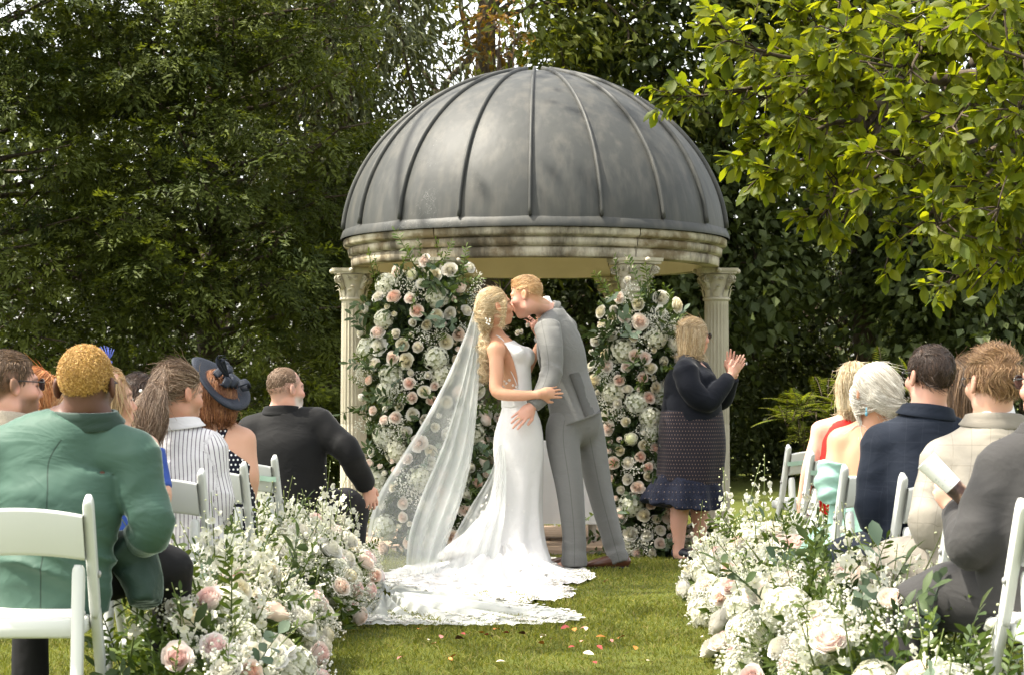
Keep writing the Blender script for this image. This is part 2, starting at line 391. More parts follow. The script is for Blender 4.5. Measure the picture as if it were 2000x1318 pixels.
MB().lathe([(0.02, 2.345), (1.3, 2.332)], (GX, GY, 0), 48).build('ceiling', M_BOUNCE_LIT, gz)
def volute(mb, c, ax, up, r, th, n=26, flip=1):
    """spiral scroll: ax = scroll axis, drawn in the plane across it"""
    ax = unit(ax); up = unit(up); sd_ = np.cross(ax, up)
    t = np.linspace(0, 4.2 * math.pi, n); rad = r * (1 - 0.80 * t / t[-1])
    pts = np.asarray(c) + (np.sin(t) * rad * flip)[:, None] * sd_ + (np.cos(t) * rad)[:, None] * up + (t / t[-1] * th)[:, None] * ax
    mb.tube(pts, np.linspace(r * 0.22, r * 0.14, n), 5)
RC = 1.42
def column_parts():
    # shaft with 20 flutes, built at the origin
    mb = MB(); nf = 20; n = nf * 6; zs = [0.10, 0.14, 0.16, 0.20, 0.9, 0.905, 0.915, 0.92, 1.70, 1.83, 1.85, 1.875]
    Vs = []
    for z in zs:
        r = 0.107 - 0.014 * (z / 1.9) ** 1.5
        fl = 1.0 if 0.17 < z < 1.84 else 0.0
        if z in (0.905, 0.915): r *= 0.985; 
        an = np.arange(n) * 2 * math.pi / n
        ph = (np.arange(n) % 6) / 6.0
        dep = fl * 0.013 * np.maximum(0, np.sin(ph * math.pi)) ** 0.6
        if z in (0.20, 1.83): dep = dep * 0.9
        rr_ = r - dep
        Vs.append(np.stack([rr_ * np.cos(an), rr_ * np.sin(an), np.full(n, z)], 1))
    m = len(zs); V = np.concatenate(Vs); i = np.arange(m - 1)[:, None]; j = np.arange(n)[None]; j2 = (j + 1) % n
    f = np.stack(np.broadcast_arrays(i * n + j, i * n + j2, (i + 1) * n + j2, (i + 1) * n + j), -1).reshape(-1, 4)
    mb.add(V, f); shaft = mb.mesh('column', M_COLUMN)
    mb = MB(); mb.box((0, 0, 0.045), (0.27, 0.27, 0.045), bev=0.006)
    mb.lathe([(0.128, 0.066), (0.137, 0.078), (0.128, 0.092), (0.114, 0.097), (0.112, 0.11), (0.122, 0.117), (0.122, 0.13), (0.105, 0.14)], n=40); base = mb.mesh('base', M_COLUMN)
    mb = MB()
    mb.lathe([(0.094, 1.868), (0.106, 1.872), (0.109, 1.882), (0.104, 1.892), (0.094, 1.896), (0.093, 1.93), (0.098, 1.97), (0.115, 2.02), (0.135, 2.055), (0.14, 2.07)], n=40)
    # abacus with concave sides and canted corners
    an = np.linspace(0, 2 * math.pi, 65)[:-1]; ra = 0.158 + 0.036 * np.cos(4 * (an - math.pi / 4)) ** 3 * (np.cos(4 * (an - math.pi / 4)) > 0) + 0.008 * np.cos(4 * (an - math.pi / 4))
    for (z0, z1, g0, g1) in ((2.074, 2.09, 0.95, 0.98), (2.09, 2.094, 0.98, 1.02), (2.094, ZE - 0.002, 1.03, 1.05)):
        V = np.concatenate([np.stack([ra * q * np.cos(an), ra * q * np.sin(an), np.full(64, z)], 1) for z, q in ((z0, g0), (z1, g1))]); j = np.arange(64); j2 = (j + 1) % 64
        mb.add(V, np.stack([j, j2, 64 + j2, 64 + j], 1))
    mb.lathe([(0.0, ZE - 0.002), (0.16, ZE - 0.002)], n=32); mb.lathe([(0.0, 2.074), (0.155, 2.074)], n=32)
    for k in range(4):
        q = math.pi / 4 + k * math.pi / 2; d = np.array([math.cos(q), math.sin(q), 0]); t = np.array([-d[1], d[0], 0])
        for s_ in (-1, 1): volute(mb, d * 0.150 + np.array([0, 0, 2.035]) + t * s_ * 0.012, t * s_, (0, 0, 1), 0.036, 0.012, flip=-s_)
        mb.tube([d * 0.10 + (0, 0, 1.96), d * 0.125 + (0, 0, 2.01), d * 0.15 + (0, 0, 2.06)], [0.022, 0.02, 0.02], 6)
        q2 = k * math.pi / 2; d2 = np.array([math.cos(q2), math.sin(q2), 0]); t2 = np.array([-d2[1], d2[0], 0])
        for s_ in (-1, 1): volute(mb, d2 * 0.128 + t2 * s_ * 0.028 + (0, 0, 2.045), d2, (0, 0, 1), 0.022, 0.008, 18, flip=s_)
        mb.sphere(d2 * 0.168 + (0, 0, 2.10), (0.022, 0.022, 0.02), 8, 5)
    for k in range(16):                          # two rows of curling leaves
        q = (k + 0.5 * (k % 2)) * 2 * math.pi / 16; d = np.array([math.cos(q), math.sin(q), 0]); t = np.array([-d[1], d[0], 0]); hh = 0.075 if k % 2 else 0.115
        z0 = 1.896; rows = []
        for u in np.linspace(0, 1, 6):
            r_ = 0.097 + 0.018 * u + 0.028 * max(0, u - 0.6) ** 1.2 * 2.5; z = z0 + hh * (u if u < 0.85 else 0.85 - (u - 0.85) * 0.8); w_ = 0.017 * (math.sin(min(1, u + 0.25) * math.pi * 0.85) + 0.15)
            rows += [d * r_ + t * w_ + (0, 0, z), d * (r_ + 0.008) + (0, 0, z), d * r_ - t * w_ + (0, 0, z)]
        ii = np.arange(5)[:, None] * 3; f = np.concatenate([ii + [[0, 1, 4, 3]], ii + [[1, 2, 5, 4]]])
        mb.add(np.array(rows), f)
    cap = mb.mesh('capital', M_COLUMN)
    return shaft, base, cap
sh, ba, ca = column_parts()
for k, a in enumerate(CA):
    o = link('column', sh, gz, (RC * math.cos(a), RC * math.sin(a), 0), (0, 0, a))
    link('base', ba, o); link('capital', ca, o, (0, 0, 0.0))
# paved floor: slabs in rows with open joints
slab = N('buff_paving_slab'); v = slab.coord(); b_ = slab.noise(6, 6, slab.coord(scale=(0.4, 2, 1)))
slab.base(slab.mix(b_, (0.22, 0.15, 0.10), (0.38, 0.29, 0.21)), 0.85, 0.2); slab.bump(slab.noise(30, 5, v), 0.4, 0.01); M_SLAB = slab.m
MB().lathe([(0, 0.012), (1.60, 0.012), (1.61, 0.0)], (GX, GY, 0), 72).build('bedding', flat_mat('mortar', (0.13, 0.11, 0.09), 0.95), gz)
yy = -1.58
while yy < 1.55:
    dy = 0.25; xm = math.sqrt(max(0.01, 1.6 ** 2 - (yy if abs(yy) > abs(yy + dy) else yy + dy) ** 2)); x = -xm
    while x < xm - 0.05:
        w_ = min(rng.uniform(0.38, 0.6), xm - x); w_ = w_ if xm - x - w_ > 0.15 else xm - x
        MB().box((GX + x + w_ / 2, GY + yy + dy / 2, 0.022 + rng.uniform(0, 0.003)), (w_ - 0.012, dy - 0.014, 0.032), bev=0.004).build('paving_slab', M_SLAB, gz, smooth=False); x += w_
    yy += dy
# ---- ceremony table behind the couple
M_LINEN = flat_mat('white_linen', (0.78, 0.77, 0.76), 0.85, 0.2, 0.03, 5, 0.15, 300)
M_TABLELEG = flat_mat('painted_table_leg', (0.62, 0.6, 0.55), 0.5)
tb = thing('ceremony_table', 'small table under the dome hidden by its white cloth behind the couple', 'table', (0.17, 16.25, 0.04))
mb = MB(); mb.box((0.17, 16.25, 0.765), (1.0, 0.5, 0.03)); mb.build('table_top', M_TABLELEG, tb)
for sx_ in (-1, 1):
    for sy_ in (-1, 1): MB().box((0.17 + sx_ * 0.44, 16.25 + sy_ * 0.2, 0.395), (0.045, 0.045, 0.71)).build('leg', M_TABLELEG, tb)
per = []; hx, hy, rc_ = 0.505, 0.255, 0.03
tt = np.linspace(0, 1, 161)[:-1]
for t in tt:
    q = t * 4; s_ = int(q); u = q - s_
    p = [(-hx + 2 * hx * u, -hy), (hx, -hy + 2 * hy * u), (hx - 2 * hx * u, hy), (-hx, hy - 2 * hy * u)][s_]; per.append(p)
per = np.array(per); rows = []
nrm_ = unit(np.stack([per[:, 0] / hx ** 8 * abs(per[:, 0]) ** 6, per[:, 1] / hy ** 8 * abs(per[:, 1]) ** 6], 1))
for z in np.linspace(0.785, 0.17, 14):
    f_ = (0.785 - z) / 0.615
    k_ = 1 + 0.0; wob = f_ * (0.014 * np.sin(tt * 2 * math.pi * 17) + 0.02 * np.sin(tt * 2 * math.pi * 5 + 1) + 0.025)
    rows.append(np.column_stack([per + nrm_ * wob[:, None], np.full(160, z)]))
V = np.concatenate(rows); i = np.arange(13)[:, None]; j = np.arange(160)[None]; j2 = (j + 1) % 160
f = np.stack(np.broadcast_arrays(i * 160 + j, i * 160 + j2, (i + 1) * 160 + j2, (i + 1) * 160 + j), -1).reshape(-1, 4)
mb = MB(); mb.add(V + (0.17, 16.25, 0), f); mb.add(np.array([[-hx, -hy, 0.786], [hx, -hy, 0.786], [hx, hy, 0.786], [-hx, hy, 0.786]]) + (0.17, 16.25, 0), [[0, 1, 2, 3]])
cl = mb.build('tablecloth', M_LINEN); tag(cl, 'white cloth hanging over the ceremony table behind the couple', 'tablecloth')

# ================================================================== TREES
def tree(name, label, cat, base, trunk, crowns, mat, leaf, n, rg, group=None, size_var=0.35, droop=0.3, shape='diamond', clump=0.45, per=26, limbs=14, dens=None):
    """trunk: (height, r0, r1, lean xy); crowns: ellipsoids (centre, radii, share)"""
    t = thing(name, label, cat, base, group)
    base = np.array(base, float); mb = MB()
    top = base + np.array([trunk[3][0], trunk[3][1], trunk[0]])
    tp = limb(mb, base + (0, 0, -0.1), top, trunk[1], trunk[2], 0.08, 10, 10, rg)
    cps = []
    for (c, r, share) in crowns:
        k = max(1, int(n * share / per)); c = np.array(c, float); r = np.array(r, float)
        d = rdir(k, rg); rad = rg.random(k) ** 0.33 * 0.75 + 0.25
        rad = np.where(rg.random(k) < 0.55, np.maximum(rad, rg.uniform(0.75, 1.02, k)), rad)
        d2 = d * rad[:, None]
        q = c + d2 * r * (1 + 0.13 * np.sin(d[:, :1] * 9 + d[:, 2:] * 7))
        cps.append(np.column_stack([q, d]))
        for _ in range(max(1, int(limbs * share))):
            e = c + rdir(1, rg)[0] * r * rg.uniform(0.5, 0.95); s_ = tp[rg.integers(4, 10)]
            pp = limb(mb, s_, e, trunk[2] * rg.uniform(0.4, 0.8), 0.012, 0.25, 8, 6, rg)
            for __ in range(3):
                s2 = pp[rg.integers(3, 7)]; limb(mb, s2, s2 + rdir(1, rg)[0] * r.mean() * 0.4, 0.018, 0.005, 0.3, 5, 4, rg)
    mb.build('trunk', M_BARK, t)
    cp = np.concatenate(cps); cp = cp[cp[:, 2] > 0.15]
    k = len(cp)
    ctr = np.repeat(cp[:, :3], per, 0); out = np.repeat(cp[:, 3:], per, 0); m = len(ctr)
    # each clump is a flattened, drooping spray
    ax = unit(np.repeat(unit(cp[:, 3:] * [1, 1, 0.5] + rg.normal(size=(k, 3)) * 0.45) + [0, 0, -droop], per, 0))
    along = rg.random(m); spread = rg.normal(size=(m, 3)) * clump * 0.32 * [1, 1, 0.55]
    pos = ctr + ax * ((along - 0.4) * clump * 1.4)[:, None] + spread
    lax = unit(ax + rg.normal(size=(m, 3)) * 0.75 + [0, 0, -droop])
    nrm = unit(np.array([0, 0, 1.0]) + out * 0.5 + rg.normal(size=(m, 3)) * 0.55)
    L = leaf[0] * (1 + size_var * rg.normal(size=m).clip(-2, 2)); W = leaf[1] * (L / leaf[0])
    rnd = np.clip(np.repeat(rg.random(k), per) * 0.6 + rg.random(m) * 0.4, 0, 1)
    keep = pos[:, 2] > 0.02
    V, Fq, ra_ = leaves(pos[keep], lax[keep], nrm[keep], L[keep], W[keep], rnd[keep], 0.2, shape)
    me = mesh_np('crown', V - np.array(base), [Fq], mat, False, {'rnd': ra_})
    link('crown', me, t)
    return t
def yew(name, label, base, height, radius, n_bough, mat, rg, group, face=(0, -1)):
    """dense dark conifer: layered boughs carrying flat sprays of needles"""
    t = thing(name, label, 'tree', base, group); base = np.array(base, float)
    mb = MB(); limb(mb, base + (0, 0, -0.1), base + (0.1, 0.2, height * 0.95), 0.17, 0.04, 0.05, 10, 10, rg)
    # one spray: a drooping fan of needles, set unevenly along its twigs
    K = 43; u = rg.random(K) ** 0.8; sx_ = rg.choice([-1, 1], K); wq = rg.random(K) ** 0.7 * (0.20 * (1 - 0.7 * u) + 0.02)
    pv = np.column_stack([sx_ * wq, 0.40 * u + wq * 0.5, -0.07 * u ** 2 - wq * 0.25 + rg.normal(size=K) * 0.012]); av = unit(np.column_stack([sx_ * (0.55 + rg.normal(size=K) * 0.45), 0.8 + rg.normal(size=K) * 0.3, rg.normal(size=K) * 0.3 - 0.1]))
    nv = unit(np.column_stack([rg.normal(size=(K, 2)) * 0.35, np.ones(K)])); lv = 0.078 * rg.uniform(0.7, 1.25, K)
    ang = rg.uniform(0, 2 * math.pi, n_bough); zz = rg.random(n_bough) ** 0.9
    fa = math.atan2(face[1], face[0]); ang = np.where(rg.random(n_bough) < 0.8, fa + rg.normal(size=n_bough) * 0.85, ang)
    S0, SD, RN = [], [], []
    for a_, z_ in zip(ang, zz):
        rr_ = radius * (1 - 0.30 * z_ ** 2.5) * (rg.uniform(0.62, 1.12) if rg.random() < 0.78 else rg.uniform(0.28, 0.6)); z = 0.3 + z_ * (height - 0.3)
        d = np.array([math.cos(a_), math.sin(a_), 0]); tip = base + d * rr_ + (0, 0, z - rg.uniform(0.0, 0.35)); st = base + d * rr_ * 0.5 + (0, 0, z - 0.1)
        if rg.random() < 0.5: limb(mb, base + d * 0.2 + (0, 0, z - 0.5), tip, 0.03, 0.006, 0.15, 5, 4, rg)
        sidev = np.array([-d[1], d[0], 0]); br = rg.random() ** 1.3; big = rg.uniform(0.6, 1.25)
        for q in range(12):
            off = rg.normal(size=3) * [1, 1, 0.55] * 0.15 * big; u = rg.uniform(0.55, 1.0)
            S0.append(st + (tip - st) * u + off); SD.append(unit(d * 0.75 + off * 3.5 + rg.normal(size=3) * 0.40 + np.array([0, 0, -0.18 - 0.35 * rg.random()]))); RN.append(br * 0.6 + 0.4 * rg.random())
    mb.build('trunk', M_BARK, t)
    S0, SD, RN = np.array(S0), np.array(SD), np.array(RN); m = len(S0)
    sd2 = unit(np.cross(SD, [0, 0, 1.0]) + rg.normal(size=(m, 3)) * 0.25); up2 = unit(np.cross(sd2, SD)); sc_ = rg.uniform(0.55, 0.95, m)
    B = np.stack([sd2, SD, up2], 1) * sc_[:, None, None]                      # rows
    pos = (pv @ B) + S0[:, None]; axw = av @ B; nw = nv @ B
    pos = pos.reshape(-1, 3); axw = axw.reshape(-1, 3); nw = nw.reshape(-1, 3)
    L = np.tile(lv, m) * np.repeat(sc_, K) * 1.15
    V, Fq, ra_ = leaves(pos, axw, nw, L, L * 0.32, np.clip(np.repeat(RN, K) + np.tile(pv[:, 1] * 0.7 - 0.12, m), 0, 1), 0.0)
    link('crown', mesh_np('crown', V - base, [Fq], mat, False, {'rnd': ra_}), t)
    return t
M_YEW = leaf_mat('yew_needles', (0.014, 0.027, 0.005), (0.105, 0.128, 0.022), 0.3, rough=0.5, spec=0.35)
M_ASH = leaf_mat('ash_leaves', (0.055, 0.08, 0.012), (0.15, 0.16, 0.028), 0.45)
M_LAUREL = leaf_mat('laurel_leaves', (0.018, 0.030, 0.008), (0.085, 0.105, 0.024), 0.25, rough=0.4, spec=0.5)
M_SYC = leaf_mat('sycamore_leaves', (0.022, 0.036, 0.012), (0.075, 0.095, 0.026), 0.3, rough=0.45, spec=0.4)
M_WILLOW = leaf_mat('silver_leaves', (0.05, 0.065, 0.03), (0.12, 0.13, 0.06), 0.25, rough=0.35, spec=0.5)
M_MAG = leaf_mat('magnolia_leaves', (0.08, 0.118, 0.013), (0.175, 0.195, 0.02), 0.62, (1.75, 1.6, 0.35), 0.4, 0.45)
M_RED = leaf_mat('turning_leaves', (0.10, 0.075, 0.018), (0.19, 0.095, 0.03), 0.4)
M_SUMAC = leaf_mat('sumac_leaflets', (0.09, 0.13, 0.014), (0.17, 0.19, 0.03), 0.45)
r1 = np.random.default_rng(3); SHADE_TREE_N = 10500
yew('yew_tree', 'dark yew tree filling the far left edge behind the guests', (-5.6, 21.0, 0), 6.6, 2.2, 310, M_YEW, r1, 'yew trees on the left')
yew('yew_tree', 'dark yew tree left of the dome, its lowest boughs behind the wide black hat', (-3.1, 21.6, 0), 6.4, 2.0, 310, M_YEW, r1, 'yew trees on the left')

yew('yew_tree', 'low dark yew tree between the wide black hat and the left stone column', (-1.75, 22.3, 0), 3.4, 0.95, 80, M_YEW, r1, 'yew trees on the left')
tree('willow_tree', 'grey-green narrow-leaved tree between the yews and the dome', 'tree', (-1.9, 23.4, 0), (7.5, 0.16, 0.06, (0.1, 0)),
     [((-2.0, 23.2, 4.9), (1.15, 0.9, 2.6), 0.75), ((-1.7, 23.2, 2.4), (0.7, 0.7, 1.4), 0.25)], M_WILLOW, (0.13, 0.030), 24000, r1, droop=0.7, clump=0.5)
tree('ash_tree', 'light green open-crowned tree rising behind the top of the dome', 'tree', (-0.2, 25.5, 0), (8.5, 0.22, 0.07, (0.2, 0)),
     [((-0.7, 25.3, 6.1), (1.9, 1.2, 2.3), 0.42), ((1.7, 26, 6.4), (1.5, 1.2, 2.1), 0.33), ((-0.6, 25.3, 3.4), (1.6, 1.0, 0.9), 0.25)], M_ASH, (0.11, 0.055), 17000, r1, droop=0.35, clump=0.6, limbs=26)
t = tree('maple_sapling', 'reddish-brown leaved young tree showing over the top of the dome', 'tree', (-0.15, 23.2, 0), (4.9, 0.05, 0.02, (0, 0)),
     [((-0.15, 23.2, 5.1), (0.30, 0.25, 0.28), 1.0)], M_RED, (0.08, 0.045), 300, r1, clump=0.25, per=12, limbs=6)
tree('sycamore_tree', 'dark broad-leaved tree behind the right side of the dome', 'tree', (2.5, 27.0, 0), (9, 0.15, 0.06, (0.2, 0)),
     [((2.3, 26.6, 5.6), (1.9, 1.3, 2.9), 0.6), ((1.2, 27.5, 4.2), (1.2, 1.0, 2.2), 0.25), ((2.5, 26.2, 2.9), (1.1, 0.8, 1.2), 0.15)], M_SYC, (0.125, 0.09), 25000, r1, clump=0.55, limbs=18)
tree('sycamore_tree', 'dark broad-leaved tree with a bare trunk behind the guests on the right', 'tree', (4.6, 27.5, 0), (9, 0.17, 0.06, (0.3, 0)),
     [((5.0, 27.0, 5.2), (2.4, 1.4, 3.0), 0.75), ((5.8, 26.6, 2.6), (1.4, 0.9, 1.1), 0.25)], M_SYC, (0.125, 0.09), 25000, r1, clump=0.55, limbs=18)
for q, (x, y, rx, rz, lab) in enumerate([(-6.5, 26.5, 2.2, 2.2, 'dark evergreen shrub behind the far left yew'), (-3.4, 26.5, 1.9, 2.1, 'dark evergreen shrub behind the gap between the yews'), (-0.9, 26.8, 1.5, 1.75, 'dark evergreen shrub seen through the left half of the stone temple'),
        (0.9, 27.2, 1.4, 1.75, 'dark evergreen shrub seen through the temple behind the groom'), (2.6, 29.6, 1.5, 1.9, 'dark evergreen shrub behind the standing celebrant'), (4.6, 30.2, 1.7, 2.1, 'dark evergreen shrub at the end of the sunlit lawn'), (7.2, 29.8, 2.0, 2.2, 'dark evergreen shrub behind the guests at the right edge')]):
    tree('laurel_shrub', lab, 'shrub', (x, y, 0), (rz * 1.4, 0.10, 0.04, (0, 0)), [((x, y, rz * 0.92), (rx, 1.0, rz), 1.0)], M_LAUREL, (0.105, 0.055), 12500, r1, 'laurel shrubs along the back', clump=0.5, limbs=14)
# ---- magnolia: boughs reaching in from the right, the nearest leaves as parts
def magnolia():
    rg = np.random.default_rng(21); base = np.array([4.9, 11.8, 0.0])
    t = thing('magnolia_tree', 'bright green broad-leaved tree reaching in over the lawn from the upper right', 'tree', base)
    mb = MB(); top = base + (-0.2, -0.2, 3.0)
    limb(mb, base - (0, 0, .1), top, 0.20, 0.13, 0.05, 8, 10, rg)
    tips = []
    ends = [(1330, 190, 11.0), (1420, 80, 10.6), (1500, 330, 10.8), (1560, 190, 10.2), (1600, 430, 10.8), (1640, 60, 9.8), (1690, 300, 10.0), (1740, 490, 10.6), (1780, 140, 9.6), (1800, 380, 10.0),
            (1860, 250, 9.3), (1880, 470, 10.2), (1930, 90, 9.0), (1960, 350, 9.6), (1990, 500, 10.3), (1990, 200, 9.0), (1480, 200, 11.4), (1600, 300, 11.6), (1750, 30, 11.0), (1880, 10, 10.2), (1560, 20, 11.3), (1400, 130, 11.2),
            (1640, 470, 11.4), (1830, 560, 11.8), (1700, 200, 11.8), (1900, 330, 11.9), (2080, 120, 9.4), (2100, 380, 9.9), (2060, 480, 10.6), (1700, -120, 10.4), (1500, -100, 10.8), (1900, -140, 9.8), (1820, 440, 9.6), (1930, 420, 9.2), (1660, 380, 9.9), (1530, 260, 10.4), (1380, 30, 10.9), (1460, 290, 11.1),(1760,250,9.4),(1840,60,9.2),(1680,120,9.6),(1600,110,10.2),(1960,-10,9.0)]
    hubs = [P(1980, 260, 11.0), P(2040, 60, 10.8), P(1900, 120, 11.2), P(2050, 420, 11.2), P(1760, 160, 11.3)]
    for h in hubs: limb(mb, top + rg.normal(size=3) * 0.05, h, 0.085, 0.035, 0.12, 8, 7, rg)
    pos, axv, nrv, ln = [], [], [], []
    for e in ends:
        e = P(*e); h = hubs[int(np.argmin([np.linalg.norm(e - q) for q in hubs]))]
        pp = limb(mb, h, e, 0.026, 0.005, 0.16, 9, 5, rg)
        for q in range(24):
            u = rg.uniform(0.25, 1.0); k = u * 8; i0 = min(7, int(k)); c = pp[i0] + (pp[i0 + 1] - pp[i0]) * (k - i0)
            d = unit(unit(pp[i0 + 1] - pp[i0]) + rg.normal(size=3) * 0.75 + (0, 0, -0.1)); L = rg.uniform(0.10, 0.36) * (1.1 - 0.5 * u)
            tw = limb(mb, c, c + d * L, 0.005, 0.0025, 0.2, 4, 4, rg)
            for w in range(rg.integers(7, 13)):                      # leaves whorled towards the twig's end
                v_ = rg.uniform(0.45, 1.0); s0 = c + d * L * v_
                a = unit(d * 0.7 + rg.normal(size=3) * 0.62 + (0, 0, -0.22)); pos.append(s0); axv.append(a); nrv.append(unit(np.array([0, -0.25, 1.0]) + rg.normal(size=3) * 0.45)); ln.append(rg.uniform(0.05, 0.112))
    mb.build('trunk', M_BARK, t)
    pos, axv, nrv, ln = map(np.array, (pos, axv, nrv, ln)); rn = rg.random(len(pos))
    px = 1000 + pos[:, 0] * F / pos[:, 1]; py = HOR - (pos[:, 2] - EYE) * F / pos[:, 1]
    vis = (px < 1980) & (py > 5) & (px > 0); score = np.where(vis, ln / pos[:, 1], 0); near = np.argsort(-score)[:300]
    rest = np.ones(len(pos), bool); rest[near] = False
    V, Fq, ra_ = leaves(pos[rest], axv[rest], nrv[rest], ln[rest], ln[rest] * 0.52, rn[rest], 0.22, 'leaf')
    tag(link('foliage', mesh_np('foliage', V - base, [Fq], M_MAG, True, {'rnd': ra_}), t), kind='stuff')
    protos = []
    for k in range(6):
        V, Fq, ra_ = leaves(np.zeros((1, 3)), np.array([[0, 1.0, 0]]), np.array([[0, 0, 1.0]]), 1.0, 0.48 + 0.03 * (k % 3), np.array([(k + 0.5) / 6]), 0.15 + 0.04 * k, 'leaf')
        protos.append(mesh_np('leaf', V, [Fq], M_MAG, True, {'rnd': ra_}))
    for i in near:
        y_ = unit(axv[i]); x_ = unit(np.cross(y_, nrv[i])); z_ = np.cross(x_, y_)
        o = link('leaf', protos[int(rn[i] * 5.99)], t); Mx = Matrix(np.column_stack([x_, y_, z_]).tolist()).to_4x4()
        o.matrix_basis = Matrix.Translation(Vector(pos[i] - base)) @ Mx @ Matrix.Scale(ln[i], 4)
    return t
magnolia()
# ---- feathery sumac shrub
def sumac():
    rg = np.random.default_rng(5); base = P(1600, 1000, 18.2); base[2] = 0
    t = thing('sumac_shrub', 'bright green feathery-leaved shrub left of the blonde woman in the red dress', 'shrub', base)
    mb = MB(); pos, axv, nrv, ln, rn = [], [], [], [], []; fr = []
    spots = [(1520, 765), (1530, 790), (1545, 745), (1560, 820), (1575, 760), (1600, 740), (1610, 790), (1625, 760), (1590, 850), (1565, 790), (1640, 720), (1660, 740), (1690, 730), (1640, 800), (1612, 830), (1740, 715), (1720, 740), (1770, 730), (1680, 770), (1700, 800)]
    for (px, py) in spots:
        c0 = P(px + rg.uniform(15, 45), py + rg.uniform(25, 55), 18.2 + rg.normal() * 0.2); tip = P(px, py, 18.0 + rg.normal() * 0.35)
        limb(mb, base + rg.normal(size=3) * 0.05, c0, 0.012, 0.005, 0.15, 7, 5, rg)
        for q in range(7):
            d = unit((tip - c0) * [1, 1, 0.6] + rg.normal(size=3) * 0.16 + (0, 0, 0.04)); L = rg.uniform(0.28, 0.46); st = c0 + rg.normal(size=3) * 0.05
            u = np.linspace(0, 1, 9); pts = st + d * (u * L)[:, None] + np.array([0, 0, -0.30])[None] * (u ** 2 * L)[:, None]
            mb.tube(pts, np.linspace(0.004, 0.0015, 9), 4)
            for k in range(13):
                v_ = 0.15 + 0.85 * k / 12; c = st + d * v_ * L + np.array([0, 0, -0.30 * v_ * v_ * L]); sd_ = unit(np.cross(d, [0, 0, 1]))
                for s_ in (-1, 1):
                    pos.append(c); axv.append(unit(sd_ * s_ + d * 0.55 + (0, 0, -0.25))); nrv.append((0, 0, 1)); ln.append(0.095 * math.sin(0.5 + v_ * 2.3)); rn.append(rg.random())
    mb.build('stem', M_BARK, t)
    V, Fq, ra_ = leaves(np.array(pos), np.array(axv), np.array(nrv, float), np.array(ln), np.array(ln) * 0.24, np.array(rn), 0.1)
    link('foliage', mesh_np('foliage', V - base, [Fq], M_SUMAC, False, {'rnd': ra_}), t)
sumac()

# ---- the wood beyond, one dark mass
def woodland():
    rg = np.random.default_rng(9); n = 48000
    x = rg.uniform(-13, 13, n); y = rg.uniform(31.5, 36, n); top = 4.6 + 0.9 * np.sin(x * 1.1) + 0.6 * np.sin(x * 2.7 + 1) + 3.0 * (x < -2.2)
    z = rg.random(n) ** 0.8 * top
    pos = np.column_stack([x, y, z]); V, Fq, ra_ = leaves(pos, unit(rg.normal(size=(n, 3)) + [0, 0, -0.4]), unit(rg.normal(size=(n, 3)) * 0.7 + [0, -0.3, 1]), rg.uniform(0.16, 0.30, n), rg.uniform(0.10, 0.18, n), rg.random(n), 0.2)
    tag(link('woodland', mesh_np('woodland', V, [Fq], M_LAUREL, False, {'rnd': ra_})), 'dark wood closing off the far end of the garden', 'woodland', kind='stuff')
woodland()

# ---- unseen tree added left of frame, crown shaped to dapple lawn, couple, dome
tree('shade_tree', 'unseen tall tree added beside the seats, its high crown shaped to shade the lawn and the dome', 'tree', (-6.2, 12.6, 0), (8.4, 0.26, 0.10, (0.6, 0.2)),
     [((-4.3, 12.9, 8.2), (2.4, 1.6, 0.9), 0.42), ((-2.0, 16.1, 8.4), (0.5, 0.7, 0.3), 0.018), ((-3.6, 8.4, 8.2), (3.4, 2.4, 0.9), 0.36)], M_ASH, (0.12, 0.10), SHADE_TREE_N, r1, clump=0.45, limbs=16, per=9)
# ================================================================== FLOWERS
def petal_mat(name, trans=0.3, rough=0.65):
    m = N(name); c = m.attr('col', 'Color'); r = m.n('ShaderNodeObjectInfo').outputs['Random']
    c2 = m.mix(m.math('MULTIPLY', r, 0.5), c, m.mix(1, c, (1.0, 0.93, 0.84), 'MULTIPLY'))
    m.base(c2, rough, 0.15); m.translucent(c2, trans); return m.m
M_PETAL = petal_mat('petals')
M_GYP = flat_mat('gypsophila_white', (0.80, 0.80, 0.74), 0.7, 0.2, 0.06)
M_STEM = flat_mat('green_stem', (0.09, 0.12, 0.035), 0.6, 0.3, 0.25)
M_RUSCUS = leaf_mat('ruscus_leaves', (0.035, 0.065, 0.012), (0.10, 0.14, 0.03), 0.3, rough=0.4)
M_EUC = leaf_mat('eucalyptus_leaves', (0.06, 0.095, 0.062), (0.13, 0.17, 0.12), 0.2, (1.3, 1.4, 1.0), 0.5, 0.4)
M_DEEP = leaf_mat('deep_green_leaves', (0.018, 0.034, 0.012), (0.06, 0.09, 0.03), 0.2, rough=0.4)
